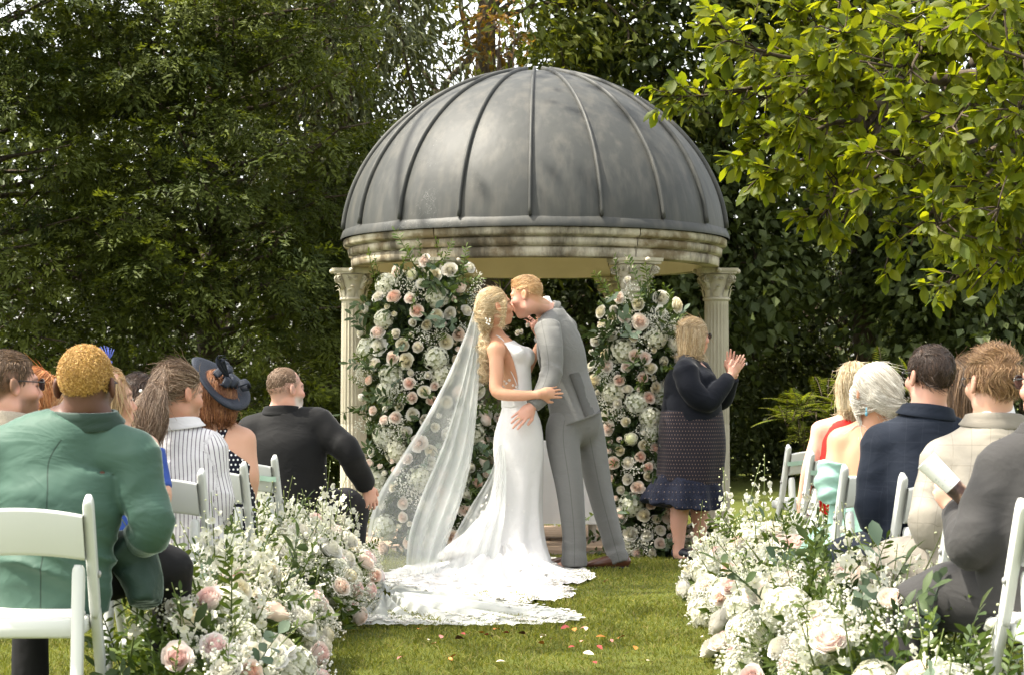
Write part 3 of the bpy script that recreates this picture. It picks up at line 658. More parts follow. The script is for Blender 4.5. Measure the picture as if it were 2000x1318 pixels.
def rose_mesh(name, r, inner, outer, rg, openness=1.0, npet=24, tip=None):
    """nested cupped petals wound in a spiral round the axis +Z"""
    mb = MB(); inner = np.array(inner); outer = np.array(outer); nu, nv = 6, 5
    i = np.arange(nv - 1)[:, None]; j = np.arange(nu - 1)[None]
    fq = np.stack(np.broadcast_arrays(i * nu + j, i * nu + j + 1, (i + 1) * nu + j + 1, (i + 1) * nu + j), -1).reshape(-1, 4)
    for k in range(npet):
        f = k / (npet - 1.0); rk = (0.10 + 0.86 * f ** 0.85 * openness) * r * rg.uniform(0.95, 1.05); hk = r * (0.62 - 0.10 * f - 0.40 * openness * f ** 2.2) * rg.uniform(0.96, 1.04)
        hw = 1.75 - 0.95 * f; u = np.linspace(-1, 1, nu)[None]; v = np.linspace(0, 1, nv)[:, None]
        ro = rk * (0.30 + 0.70 * np.sin(np.clip(v * 1.15, 0, 1.2) * math.pi / 2) ** 0.7) + r * 0.26 * f * openness * np.maximum(0, v - 0.6) ** 1.5 * 3 + 0 * u
        ro = ro * (1 - 0.05 * u * u) + r * 0.02 * np.sin(u * 6 + k)
        z = -r * 0.5 + (hk + 0.5 * r) * v * (1 - 0.16 * u ** 4 * v) - r * 0.14 * f * openness * np.maximum(0, v - 0.75) * 4 + 0 * u
        ph = u * hw * (0.55 + 0.45 * np.sin(np.clip(0.15 + v * 0.65, 0, 1) * math.pi)) + k * 2.399 + rg.normal() * 0.15
        V = np.stack([ro * np.cos(ph), ro * np.sin(ph), z], -1).reshape(-1, 3)
        cc = inner + (outer - inner) * min(1, f * 1.25) ** 1.2; c = np.repeat(cc[None], nu * nv, 0)
        mb.add(V, fq, c=c)
    mb.sphere((0, 0, 0.0), (r * 0.34, r * 0.34, r * 0.46), 8, 6, c=inner)
    mb.lathe([(0.34 * r, -0.1 * r), (0.62 * r, 0.0), (0.80 * r * (0.4 + 0.6 * openness), 0.02 * r)], n=10, c=inner * 0.4 + outer * 0.6)
    mb.sphere((0, 0, -r * 0.42), (r * 0.42, r * 0.42, r * 0.25), 8, 4, c=(0.09, 0.13, 0.04))
    return mb.mesh(name, M_PETAL)
rf = np.random.default_rng(5)
WH = ((0.80, 0.78, 0.66), (0.80, 0.79, 0.75)); CR = ((0.80, 0.74, 0.53), (0.80, 0.78, 0.68)); BL = ((0.86, 0.71, 0.63), (0.88, 0.84, 0.79)); PE = ((0.86, 0.61, 0.51), (0.87, 0.79, 0.72)); PK = ((0.86, 0.65, 0.62), (0.87, 0.82, 0.79)); TN = ((0.78, 0.62, 0.51), (0.83, 0.74, 0.65))
ROSE = {k: [rose_mesh('rose', 1.0, c[0], c[1], rf, op) for op in (0.70, 0.85, 1.0)] for k, c in dict(white=WH, cream=CR, blush=BL, peach=PE, pink=PK, tan=TN).items()}
BUD = {k: [rose_mesh('rosebud', 1.0, c[0], c[1], rf, op, 12) for op in (0.40, 0.55)] for k, c in dict(white=WH, blush=BL, cream=CR).items()}
def hydrangea_mesh(rg):
    mb = MB(); n = 95; i = np.arange(n) + 0.5; ph = np.arccos(1 - 1.55 * i / n); th = math.pi * (1 + 5 ** 0.5) * i
    for k in range(n):
        d = np.array([math.sin(ph[k]) * math.cos(th[k]), math.sin(ph[k]) * math.sin(th[k]), math.cos(ph[k])]); d = unit(d + rg.normal(size=3) * 0.12)
        c = d * (0.86 + 0.14 * rg.random()) * [1, 1, 0.85]; t = unit(np.cross(d, rg.normal(size=3))); b = np.cross(d, t); s = 0.19 * rg.uniform(0.85, 1.2)
        cc = np.array((0.70, 0.71, 0.61)) * rg.uniform(0.88, 1.05) * [1, 1, rg.uniform(0.92, 1.05)]
        for q in range(4):
            a = q * math.pi / 2; e1 = t * math.cos(a) + b * math.sin(a); e2 = -t * math.sin(a) + b * math.cos(a)
            V = np.array([c, c + e1 * s * 0.6 + e2 * s * 0.5 + d * s * 0.25, c + e1 * s * 1.1 + d * s * rg.uniform(0.05, 0.35), c + e1 * s * 0.6 - e2 * s * 0.5 + d * s * 0.25])
            mb.add(V, [[0, 1, 2], [0, 2, 3]], c=cc)
    mb.sphere((0, 0, -0.05), (0.78, 0.78, 0.68), 10, 7, c=(0.45, 0.48, 0.30))
    return mb.mesh('hydrangea', M_PETAL, smooth=False)
HYD = [hydrangea_mesh(rf) for _ in range(3)]
def ranunculus_mesh(rg):
    mb = MB()
    for k in range(40):
        f = k / 39; a = k * 2.399; ph = 0.15 + 1.5 * f; d = np.array([math.sin(ph) * math.cos(a), math.sin(ph) * math.sin(a), math.cos(ph)]); t = unit(np.cross([0, 0, 1.0], d)); b = np.cross(d, t)
        rr = 0.72 + 0.22 * f; s = 0.34 + 0.22 * f; c = d * rr
        V = np.array([c + b * -s * 0.6, c + t * s * 0.8 - d * 0.07, c + b * s * 0.75 + d * 0.08, c - t * s * 0.8 - d * 0.07, c + d * 0.06])
        mb.add(V, [[0, 1, 4], [1, 2, 4], [2, 3, 4], [3, 0, 4]], c=np.array((0.80, 0.78, 0.66)) - (1 - f) * np.array((0.06, 0.02, 0.22)))
    mb.sphere((0, 0, -0.1), (0.72, 0.72, 0.7), 8, 6, c=(0.62, 0.64, 0.42))
    return mb.mesh('ranunculus', M_PETAL)
RAN = ranunculus_mesh(rf)
def floret_mesh(rg, op):
    """one delphinium floret: five spread petals round a small pale centre, spur behind; faces +Z"""
    mb = MB()
    for k in range(5):
        a = k * 2 * math.pi / 5 + rg.normal() * 0.12; e = np.array([math.cos(a), math.sin(a), 0]); s = np.array([-e[1], e[0], 0]); z = np.array([0, 0, 1.0]); L = rg.uniform(0.85, 1.1)
        rows = []
        for (u, w) in ((0.05, 0.10), (0.40, 0.30), (0.78, 0.36), (1.0, 0.10)):
            c = e * u * L * (0.35 + 0.65 * op) + z * (0.55 * u * (1.2 - op) + 0.12 * math.sin(u * 3)) ; rows += [c + s * w, c - z * 0.10 * (w > 0.3), c - s * w]
        ii = np.arange(3)[:, None] * 3; f = np.concatenate([ii + [[0, 1, 4, 3]], ii + [[1, 2, 5, 4]]])
        mb.add(np.array(rows), f, c=np.array((0.70, 0.71, 0.62)) * rg.uniform(0.88, 1.06))
    mb.sphere((0, 0, 0.12), 0.14, 6, 4, c=(0.70, 0.72, 0.42))
    mb.tube([(0, 0, 0.05), (0, 0.1, -0.35), (0, 0.35, -0.6)], [0.12, 0.09, 0.03], 4, c=(0.62, 0.66, 0.48))
    return mb.mesh('floret', M_PETAL)
FLO = [floret_mesh(rf, o) for o in (0.35, 0.75, 0.95, 0.6)]
def budlet_mesh():
    mb = MB(); mb.sphere((0, 0, 0.35), (0.34, 0.34, 0.5), 6, 5, c=(0.66, 0.70, 0.46)); mb.tube([(0, 0, 0), (0, 0.2, -0.3)], [0.1, 0.04], 4, c=(0.3, 0.36, 0.16)); return mb.mesh('flower_bud', M_PETAL)
BUDLET = budlet_mesh()
def gyp_mesh(rg, n=85):
    """a spray of gypsophila: tiny white stars on hair-thin stems, unit radius"""
    mb = MB(); 
    for k in range(n):
        d = unit(rg.normal(size=3)); d[2] = abs(d[2]) * 0.9 - 0.15; r = rg.uniform(0.45, 1.0) ; c = d * r
        s = rg.uniform(0.045, 0.078); 
        o = np.array([[1, 0, 0], [-1, 0, 0], [0, 1, 0], [0, -1, 0], [0, 0, 1], [0, 0, -1.0]]) * s * rg.uniform(0.75, 1.2, (6, 1)) + c
        mb.add(o, [[0, 2, 4], [2, 1, 4], [1, 3, 4], [3, 0, 4], [2, 0, 5], [1, 2, 5], [3, 1, 5], [0, 3, 5]], c=(0.70, 0.70, 0.63))
        if k % 3 == 0:
            b0 = np.array([0, 0, -0.5]) + rg.normal(size=3) * 0.1; w = np.array([0.012, 0, 0]); mb.add(np.array([b0 - w, b0 + w, c + w, c - w]), [[0, 1, 2, 3]], c=(0.22, 0.27, 0.12))
    return mb.mesh('gypsophila', M_PETAL, smooth=False)
GYP = [gyp_mesh(rf) for _ in range(4)]
def sprig_mesh(rg, kind):
    """a stem of leaves along +Z, unit length"""
    if kind == 'euc': n, L, W, mat = 12, 0.20, 0.17, M_EUC
    elif kind == 'big': n, L, W, mat = 7, 0.42, 0.17, M_EUC
    elif kind == 'rus': n, L, W, mat = 20, 0.17, 0.062, M_RUSCUS
    else: n, L, W, mat = 14, 0.28, 0.11, M_DEEP
    u = np.linspace(0.18, 1.0, n); bend = np.array([0.22, 0, 0])
    pos = np.column_stack([0.22 * u ** 2, 0 * u, u]); side = np.where(np.arange(n) % 2, 1, -1)
    an = side * math.pi / 2 + rg.normal(size=n) * 0.5
    ax = unit(np.column_stack([np.cos(an) * 0.8, np.sin(an) * 0.9, 0.55 + 0.2 * rg.normal(size=n)])); ax[-1] = (0.4, 0, 0.9)
    nr = unit(np.column_stack([rg.normal(size=(n, 2)) * 0.5 - [0.5, 0], np.ones(n) * 0.6]))
    V, Fq, ra_ = leaves(pos, ax, nr, L * rg.uniform(0.75, 1.15, n), W * rg.uniform(0.85, 1.1, n), rg.random(n), 0.2, 'leaf')
    mb = MB(); 
    me_mb = MB(); me_mb.add(V, Fq, a=ra_); s = np.linspace(0, 1, 6); me_mb.tube(np.column_stack([0.22 * s ** 2, 0 * s, s]), np.linspace(0.014, 0.006, 6), 4, a=0.5)
    return me_mb.mesh('leaf_sprig', mat)
SPR = {k: [sprig_mesh(rf, k) for _ in range(3)] for k in ('euc', 'big', 'rus', 'deep')}
def aim(o, d, roll=None, rg=rf):
    """turn +Z of o to d"""
    q = Vector(d).to_track_quat('Z', 'Y'); q = q @ __import__('mathutils').Quaternion((0, 0, 1), rg.uniform(0, 6.28) if roll is None else roll)
    o.rotation_mode = 'QUATERNION'; o.rotation_quaternion = q
def put(me, name, parent, p, d, s, rg=rf, roll=None):
    o = link(name, me, parent, tuple(np.asarray(p) - root_loc(parent))); aim(o, d, roll, rg); o.scale = (s, s, s); return o
def filler(parent, pts, nrms, rg, L=0.09, mat=M_DEEP, name='foliage'):
    n = len(pts); ax = unit(nrms * 0.6 + rg.normal(size=(n, 3)) * 0.7); nr = unit(nrms + rg.normal(size=(n, 3)) * 0.6)
    V, Fq, ra_ = leaves(pts, ax, nr, L * rg.uniform(0.6, 1.4, n), L * 0.42 * rg.uniform(0.7, 1.2, n), rg.random(n), 0.2)
    return tag(link(name, mesh_np(name, V - root_loc(parent), [Fq], mat, False, {'rnd': ra_}), parent), kind='stuff')
def pick(rg, table): 
    k = list(table); w = np.array([table[q] for q in k], float); return k[rg.choice(len(k), p=w / w.sum())]
def spike(parent, p0, d, L, rg, nf=None, s=0.021, top=0.25):
    """delphinium: a stem with florets (sub-parts) thinning to buds at the tip"""
    d = unit(d); bend = rg.normal(size=3) * 0.10 * L * [1, 1, 0.2]; u = np.linspace(0, 1, 8)[:, None]
    pts = np.asarray(p0) + d * u * L + bend * u * u
    mb = MB(); mb.tube(pts, np.linspace(0.0042, 0.0014, 8), 5, c=(0.13, 0.17, 0.05))
    o = mb.build('delphinium', M_PETAL, parent); base = root_loc(parent)
    nf = nf or int(L / 0.019)
    for k in range(nf):
        v = 0.24 + 0.76 * (k + rg.random() * 0.6) / nf; c = np.asarray(p0) + d * v * L + bend * v * v
        a = k * 2.4 + rg.normal() * 0.3; x_ = unit(np.cross(d, [0.3, 0.2, 1.0])); y_ = np.cross(d, x_); out = x_ * math.cos(a) + y_ * math.sin(a)
        taper = 1.0 if v < 0.7 else max(0.35, 1 - (v - 0.7) * 2.0); r_ = 0.026 * taper + 0.006
        isbud = v > 1 - top * rg.uniform(0.7, 1.1)
        me = BUDLET if isbud else FLO[rg.integers(4)]
        q = link('flower_bud' if isbud else 'floret', me, o, tuple(c + out * r_ - base)); aim(q, out + np.array([0, 0, -0.35]) + rg.normal(size=3) * 0.3, None, rg)
        q.scale = ((0.010 if isbud else s * rg.uniform(0.8, 1.2) * (0.7 + 0.3 * taper)),) * 3
    return o
# ---- the two tall columns of flowers on the front pillars and the low arrangement on the table
def flower_column(label, group, outline, Y0, depth, n_rose, seeds, cols, ext, fixed=()):
    """outline: rows (py, px_left, px_right) at depth Y0"""
    rg = np.random.default_rng(seeds); ol = np.array(outline, float)
    zmin = P(0, ol[-1, 0], Y0)[2]; cx = P(ol[len(ol) // 2, 1:].mean(), 0, Y0)[0]
    t = thing('flower_column', label, 'flower arrangement', (cx, Y0, max(0.02, zmin)), group)
    def surf(px, py, jit=0.0):
        l, r = np.interp(py, ol[:, 0], ol[:, 1]), np.interp(py, ol[:, 0], ol[:, 2]); u = np.clip((px - (l + r) / 2) / ((r - l) / 2), -1, 1)
        b = depth * math.sqrt(max(0, 1 - u * u)); p = P(px, py, Y0); p[1] = Y0 - b + jit; k = p[1] / Y0; p[0] *= k; p[2] = EYE + (p[2] - EYE) * k
        return p, unit(np.array([u * 0.9, -math.sqrt(max(0.05, 1 - u * u * 0.8)), 0.10]))
    placed = []
    def free(px, py, r):
        return all((px - a) ** 2 + (py - b) ** 2 > ((r + c) * 0.80) ** 2 for a, b, c in placed)
    def sample(r, tries=60):
        for _ in range(tries):
            py = rg.uniform(ol[0, 0], ol[-1, 0]); l, r_ = np.interp(py, ol[:, 0], ol[:, 1]), np.interp(py, ol[:, 0], ol[:, 2])
            if rg.random() > (r_ - l) / (ol[:, 2] - ol[:, 1]).max(): continue
            px = rg.uniform(l, r_)
            if free(px, py, r): return px, py
        return None
    for (px, py, kind, r) in fixed:
        p, nr = surf(px, py); s = r * Y0 / F; placed.append((px, py, r))
        if kind == 'hydrangea': put(HYD[rg.integers(3)], 'hydrangea', t, p + nr * 0.03, nr + rg.normal(size=3) * 0.15, s, rg)
        elif kind == 'ranunculus': put(RAN, 'ranunculus', t, p + nr * 0.04, nr + rg.normal(size=3) * 0.2, s, rg)
        else: put(ROSE[kind][rg.integers(3)], 'rose', t, p + nr * 0.06, nr + rg.normal(size=3) * 0.22 + [0, 0, 0.1], s * 1.0, rg)
    for k in range(n_rose):
        r = rg.uniform(11, 19); q = sample(r)
        if q is None: continue
        placed.append((*q, r)); p, nr = surf(*q)
        if rg.random() < 0.12: put(HYD[rg.integers(3)], 'hydrangea', t, p, nr, 26 * Y0 / F, rg)
        else: put(ROSE[pick(rg, cols)][rg.integers(3)], 'rose', t, p + nr * 0.05, nr + rg.normal(size=3) * 0.3 + [0, 0, 0.1], r * Y0 / F * 0.96, rg)
    for k in range(26):
        r = 9; q = sample(r)
        if q is None: continue
        placed.append((*q, r)); p, nr = surf(*q); b = BUD[pick(rg, dict(white=3, cream=2, blush=2))]; put(b[rg.integers(2)], 'rosebud', t, p + nr * 0.05, nr + rg.normal(size=3) * 0.4 + [0, 0, 0.3], r * Y0 / F * 1.15, rg)
    for k in range(ext[0]):
        q = sample(10, 40) or (rg.uniform(ol[:, 1].min(), ol[:, 2].max()), rg.uniform(ol[0, 0], ol[-1, 0])); p, nr = surf(*q)
        o = put(GYP[rg.integers(4)], 'gypsophila', t, p + nr * 0.035, nr + rg.normal(size=3) * 0.4 + [0, 0, 0.2], rg.uniform(0.07, 0.12), rg); o['kind'] = 'stuff'
    for k in range(ext[1]):
        kd = pick(rg, dict(euc=1.5, big=1.2, rus=3, deep=6)); py = rg.uniform(ol[0, 0], ol[-1, 0]); l, r_ = np.interp(py, ol[:, 0], ol[:, 1]), np.interp(py, ol[:, 0], ol[:, 2]); px = rg.uniform(l - 4, r_ + 4); p, nr = surf(px, py)
        put(SPR[kd][rg.integers(3)], 'leaf_sprig', t, p - nr * 0.03, nr * 0.6 + rg.normal(size=3) * 0.65 + [0, 0, 0.1], rg.uniform(0.16, 0.30), rg)
    for k in range(9):                               # light sprays breaking out of the top and sides
        py = ol[0, 0] + rg.uniform(-5, 60); l, r_ = np.interp(py, ol[:, 0], ol[:, 1]), np.interp(py, ol[:, 0], ol[:, 2]); p, nr = surf(rg.uniform(l, r_), py)
        put(SPR['rus'][rg.integers(3)], 'leaf_sprig', t, p, np.array([rg.normal() * 0.5, -0.2, 1.0]), rg.uniform(0.2, 0.32), rg)
    n = ext[2]; pp = []; nn = []
    for k in range(n):
        py = rg.uniform(ol[0, 0] + 12, ol[-1, 0]); l, r_ = np.interp(py, ol[:, 0], ol[:, 1]), np.interp(py, ol[:, 0], ol[:, 2]); p, nr = surf(rg.uniform(l, r_), py); pp.append(p - nr * rg.uniform(0.0, 0.14)); nn.append(nr)
    filler(t, np.array(pp), np.array(nn), rg)
    # wire frame packed with moss that carries the stems
    mb = MB(); zz = np.linspace(ol[0, 0] + 30, ol[-1, 0], 24); an = np.linspace(0, 2 * math.pi, 17)[:-1]; V = []
    for py in zz:
        l, r_ = np.interp(py, ol[:, 0], ol[:, 1]), np.interp(py, ol[:, 0], ol[:, 2]); c = P((l + r_) / 2, py, Y0); hw = (r_ - l) / 2 * Y0 / F * 0.62
        V.append(np.column_stack([c[0] + hw * np.cos(an), Y0 + depth * 0.55 * np.sin(an), np.full(16, c[2]) + rg.normal(size=16) * 0.01]))
    V = np.concatenate(V); i = np.arange(23)[:, None]; j = np.arange(16)[None]; j2 = (j + 1) % 16
    mb.add(V, np.stack(np.broadcast_arrays(i * 16 + j, i * 16 + j2, (i + 1) * 16 + j2, (i + 1) * 16 + j), -1).reshape(-1, 4), a=0.0)
    mb.build('moss_frame', M_DEEP, t)
    return t
flower_column('tall column of white, blush and peach roses on the left front pillar, partly behind the veil', 'flower columns under the dome',
    [(515, 820, 905), (560, 745, 915), (600, 722, 922), (680, 716, 925), (760, 718, 925), (840, 722, 945), (920, 722, 955), (1000, 735, 955), (1072, 760, 945)], 15.15, 0.30, 84, 41, dict(white=6, cream=3, blush=4, peach=1, tan=0.5), (40, 110, 3000),
    fixed=[(839, 512, 'blush', 15), (811, 539, 'ranunculus', 12), (904, 525, 'white', 12), (852, 580, 'hydrangea', 24), (805, 586, 'blush', 13), (816, 610, 'peach', 14), (850, 618, 'cream', 13), (899, 609, 'white', 14), (755, 625, 'hydrangea', 20), (749, 651, 'blush', 15), (780, 654, 'white', 13), (719, 652, 'white', 12), (849, 700, 'hydrangea', 25), (818, 680, 'white', 15), (734, 744, 'peach', 12), (803, 750, 'peach', 12), (828, 766, 'cream', 13), (808, 778, 'blush', 15), (742, 803, 'blush', 13), (761, 822, 'blush', 14), (780, 817, 'blush', 13), (887, 655, 'tan', 14), (740, 884, 'white', 14), (922, 945, 'peach', 13), (795, 983, 'blush', 14), (830, 990, 'white', 15), (860, 960, 'peach', 13), (760, 1030, 'hydrangea', 26), (845, 1040, 'white', 16)])
flower_column('tall column of white, blush and peach roses on the right front pillar beside the celebrant', 'flower columns under the dome',
    [(575, 1205, 1290), (600, 1178, 1318), (680, 1165, 1328), (760, 1168, 1325), (840, 1172, 1322), (920, 1178, 1318), (1000, 1188, 1330), (1050, 1195, 1345), (1082, 1205, 1350)], 15.1, 0.28, 84, 42, dict(white=6, cream=4, blush=4, peach=1, tan=1), (36, 100, 2800),
    fixed=[(1231, 550, 'white', 11), (1217, 584, 'blush', 12), (1186, 611, 'cream', 13), (1224, 622, 'blush', 14), (1249, 631, 'blush', 16), (1282, 611, 'white', 12), (1277, 659, 'hydrangea', 24), (1316, 632, 'blush', 12), (1239, 660, 'cream', 12), (1240, 697, 'blush', 17), (1257, 700, 'blush', 13), (1226, 718, 'blush', 14), (1265, 721, 'cream', 15), (1215, 744, 'peach', 13), (1253, 740, 'peach', 13), (1274, 758, 'cream', 13), (1168, 718, 'white', 12), (1213, 790, 'white', 13), (1267, 815, 'hydrangea', 22), (1226, 825, 'cream', 13), (1198, 838, 'blush', 16), (1234, 857, 'ranunculus', 14), (1274, 877, 'peach', 13), (1217, 880, 'cream', 14), (1206, 905, 'peach', 13), (1262, 914, 'peach', 12), (1262, 931, 'cream', 13), (1246, 952, 'tan', 13), (1235, 985, 'hydrangea', 24), (1221, 1007, 'blush', 17), (1257, 1007, 'cream', 15), (1300, 1005, 'blush', 18), (1285, 1035, 'white', 12)])
flower_column('low loose arrangement of white roses and greenery on the front of the ceremony table', None,
    [(800, 925, 975), (835, 918, 992), (880, 915, 995), (930, 905, 960), (990, 905, 940)], 15.75, 0.14, 14, 43, dict(white=5, blush=2, cream=2), (14, 34, 420),
    fixed=[(950, 812, 'white', 14), (967, 818, 'blush', 13), (943, 845, 'white', 13), (921, 945, 'peach', 13)])
# ---- aisle flower meadows
def meadow(label, group, xin, xout, y0, y1, htop, n, seed, side, tall=()):
    """a bank of flowers along the aisle; side=+1: the aisle lies at smaller x... xin is the aisle edge"""
    rg = np.random.default_rng(seed); cx, cy = (xin + xout) / 2, (y0 + y1) / 2
    t = thing('aisle_flowers', label, 'flower arrangement', (cx, cy, 0), group)
    W = xout - xin
    def surf(u, v):
        """u: 0..1 along, v: 0 (aisle edge at the ground) .. 1 (outer back)"""
        y = y0 + (y1 - y0) * u; end = math.sqrt(max(0.0, 1 - abs(2 * u - 1) ** 3.5)); a = v * math.pi * 0.88
        xx = xin + W * 0.5 * (1 - math.cos(a) * (0.75 + 0.25 * end)) + 0.05 * math.sin(y * 5 + seed); z = htop * (math.sin(min(a, math.pi * 0.9)) ** 0.75) * (0.35 + 0.65 * end) * (1 + 0.12 * math.sin(y * 6.3 + seed))
        nr = unit(np.array([-math.cos(a) * np.sign(W), (2 * u - 1) ** 3 * 1.0 - 0.25, math.sin(a) * 0.9 + 0.1])); return np.array([xx, y, max(0.03, z)]), nr
    placed = []
    def spot(r, vr=(0.02, 0.75), tries=50):
        for _ in range(tries):
            u, v = rg.uniform(0.02, 0.98), rg.uniform(*vr); p, nr = surf(u, v)
            if all(((p - q) ** 2).sum() > ((r + r2) * 0.82) ** 2 for q, r2 in placed): placed.append((p, r)); return p, nr
        return None
    def roses(m, vr):
        for k in range(m):
            r = rg.uniform(0.048, 0.070); q = spot(r, vr)
            if q: put(ROSE[pick(rg, dict(white=6, cream=2, pink=4, blush=3, peach=1))][rg.integers(3)], 'rose', t, q[0] + q[1] * 0.045, q[1] + rg.normal(size=3) * 0.3 + [0, -0.25, 0.1], r * 0.98, rg)
    roses(n[0] // 2, (0.03, 0.5))
    for k in range(n[1]):
        r = rg.uniform(0.075, 0.10); q = spot(r, (0.03, 0.5))
        if q: put(HYD[rg.integers(3)], 'hydrangea', t, q[0] - q[1] * 0.01, q[1] + rg.normal(size=3) * 0.2, r, rg)
    roses(n[0] - n[0] // 2, (0.03, 0.62))
    for k in range(n[2]):
        u, v = rg.uniform(0.04, 0.96), rg.uniform(0.25, 0.75); p, nr = surf(u, v); L = rg.uniform(0.27, 0.42) * (0.85 + 0.25 * (v > 0.5)); d = np.array([nr[0] * 0.45 + rg.normal() * 0.22, -0.15 + rg.normal() * 0.25, 1.0])
        spike(t, p - np.array([0, 0, 0.10]), d, L, rg, s=rg.uniform(0.020, 0.027))
    for (px, py, Y, L) in tall:                      # the tallest stems
        tp = P(px, py, Y); d = np.array([rg.normal() * 0.08, rg.normal() * 0.08, 1.0]); spike(t, tp - unit(d) * L, d, L, rg, s=rg.uniform(0.020, 0.026), top=0.28)
    for k in range(n[3]):
        q = surf(rg.random(), rg.uniform(0.0, 0.7)); o = put(GYP[rg.integers(4)], 'gypsophila', t, q[0] + q[1] * 0.02, q[1] + rg.normal(size=3) * 0.4, rg.uniform(0.07, 0.125), rg); o['kind'] = 'stuff'
    for k in range(n[4]):
        p, nr = surf(rg.random(), rg.uniform(0.22, 1.0)); kd = pick(rg, dict(rus=7, euc=1.2, big=0.5, deep=1.5)); put(SPR[kd][rg.integers(3)], 'leaf_sprig', t, p - nr * 0.05, nr * 0.8 + rg.normal(size=3) * 0.5 + [0, 0, 0.3], rg.uniform(0.15, 0.30), rg)
    for k in range(34):                              # tall greenery standing at the outer edge
        p, nr = surf(rg.random(), rg.uniform(0.55, 0.98)); put(SPR[pick(rg, dict(rus=6, deep=2))][rg.integers(3)], 'leaf_sprig', t, p - (0, 0, 0.06), np.array([rg.normal() * 0.4 + 0.2 * side, -0.2 + rg.normal() * 0.3, 1.0]), rg.uniform(0.16, 0.28), rg)
    pp, nn = [], []
    for k in range(n[5]):
        p, nr = surf(rg.random(), rg.random()); pp.append(np.maximum(p - nr * rg.uniform(0, 0.16), [-9, 0, 0.01])); nn.append(nr)
    filler(t, np.array(pp), np.array(nn), rg, 0.07, M_RUSCUS)
    mb = MB(); V = []
    us = np.linspace(0.03, 0.97, 14); vs_ = np.linspace(0, 1, 12)
    for u in us:
        for v in vs_: p, nr = surf(u, v); V.append(np.maximum(p - nr * 0.12, [-9, 0, 0.0]))
    i = np.arange(13)[:, None]; j = np.arange(11)[None]; mb.add(np.array(V), np.stack(np.broadcast_arrays(i * 12 + j, i * 12 + j + 1, (i + 1) * 12 + j + 1, (i + 1) * 12 + j), -1).reshape(-1, 4), a=0.0)
    mb.build('moss_base', M_DEEP, t)
    return t
GA = 'banks of flowers along the aisle'
meadow('nearest bank of white flowers on the left, beside the green velvet jacket', GA, -0.78, -1.28, 6.3, 9.0, 0.42, (34, 11, 26, 38, 40, 2200), 51, -1, [(300, 985, 7.0, 0.45), (285, 1080, 6.8, 0.35)])
meadow('left bank of white flowers running from the striped shirt up to the veil', GA, -0.80, -1.50, 9.15, 12.5, 0.42, (42, 13, 58, 42, 38, 2200), 52, -1, [(480, 962, 9.4, 0.45), (450, 975, 9.4, 0.4), (640, 903, 11.4, 0.5), (655, 930, 11.3, 0.45), (700, 918, 11.9, 0.5), (722, 935, 12.1, 0.45), (690, 955, 11.6, 0.4), (610, 950, 10.9, 0.4), (560, 975, 10.4, 0.4)])
meadow('right bank of white and pink flowers by the aqua gown and the celebrant', GA, 0.98, 1.68, 9.2, 11.8, 0.37, (40, 12, 50, 42, 48, 2200), 53, 1, [(1424, 910, 11.7, 0.55), (1462, 905, 11.5, 0.5), (1508, 886, 11.2, 0.55), (1368, 975, 11.7, 0.4), (1400, 960, 11.5, 0.4)])
meadow('nearest bank of white and pink flowers on the right, below the rolled booklet', GA, 0.88, 1.58, 5.7, 9.1, 0.40, (32, 11, 34, 40, 42, 2200), 54, 1, [(1732, 1022, 8.0, 0.45), (1760, 1045, 7.8, 0.42), (1790, 1110, 7.5, 0.4), (1962, 1205, 6.5, 0.4)])
# ================================================================== PEOPLE: one smooth surface per body / garment
def smin(a, b, k):
    h = np.clip(0.5 + 0.5 * (b - a) / k, 0, 1); return b + (a - b) * h - k * h * (1 - h)
class Pr:
    def __init__(s, fn, lo, hi, k=0.02, op='u'): s.fn, s.lo, s.hi, s.k, s.op = fn, np.asarray(lo, float), np.asarray(hi, float), k, op
def rc(a, b, r1, r2=None, k=0.02, op='u'):
    a = np.asarray(a, float); b = np.asarray(b, float); r2 = r1 if r2 is None else r2; ab = b - a; L2 = ab @ ab + 1e-12
    def fn(p):
        t = np.clip(((p - a) @ ab) / L2, 0, 1); return np.linalg.norm(p - a - t[:, None] * ab, axis=1) - (r1 + (r2 - r1) * t)
    m = max(r1, r2); return Pr(fn, np.minimum(a, b) - m, np.maximum(a, b) + m, k, op)
def el(c, r, M=None, k=0.02, op='u'):
    c = np.asarray(c, float); r = np.asarray(r, float); M = np.eye(3) if M is None else np.asarray(M, float)
    def fn(p):
        q = (p - c) @ M.T; k0 = np.linalg.norm(q / r, axis=1); k1 = np.linalg.norm(q / r ** 2, axis=1) + 1e-9; return k0 * (k0 - 1) / k1
    m = r.max(); return Pr(fn, c - m, c + m, k, op)
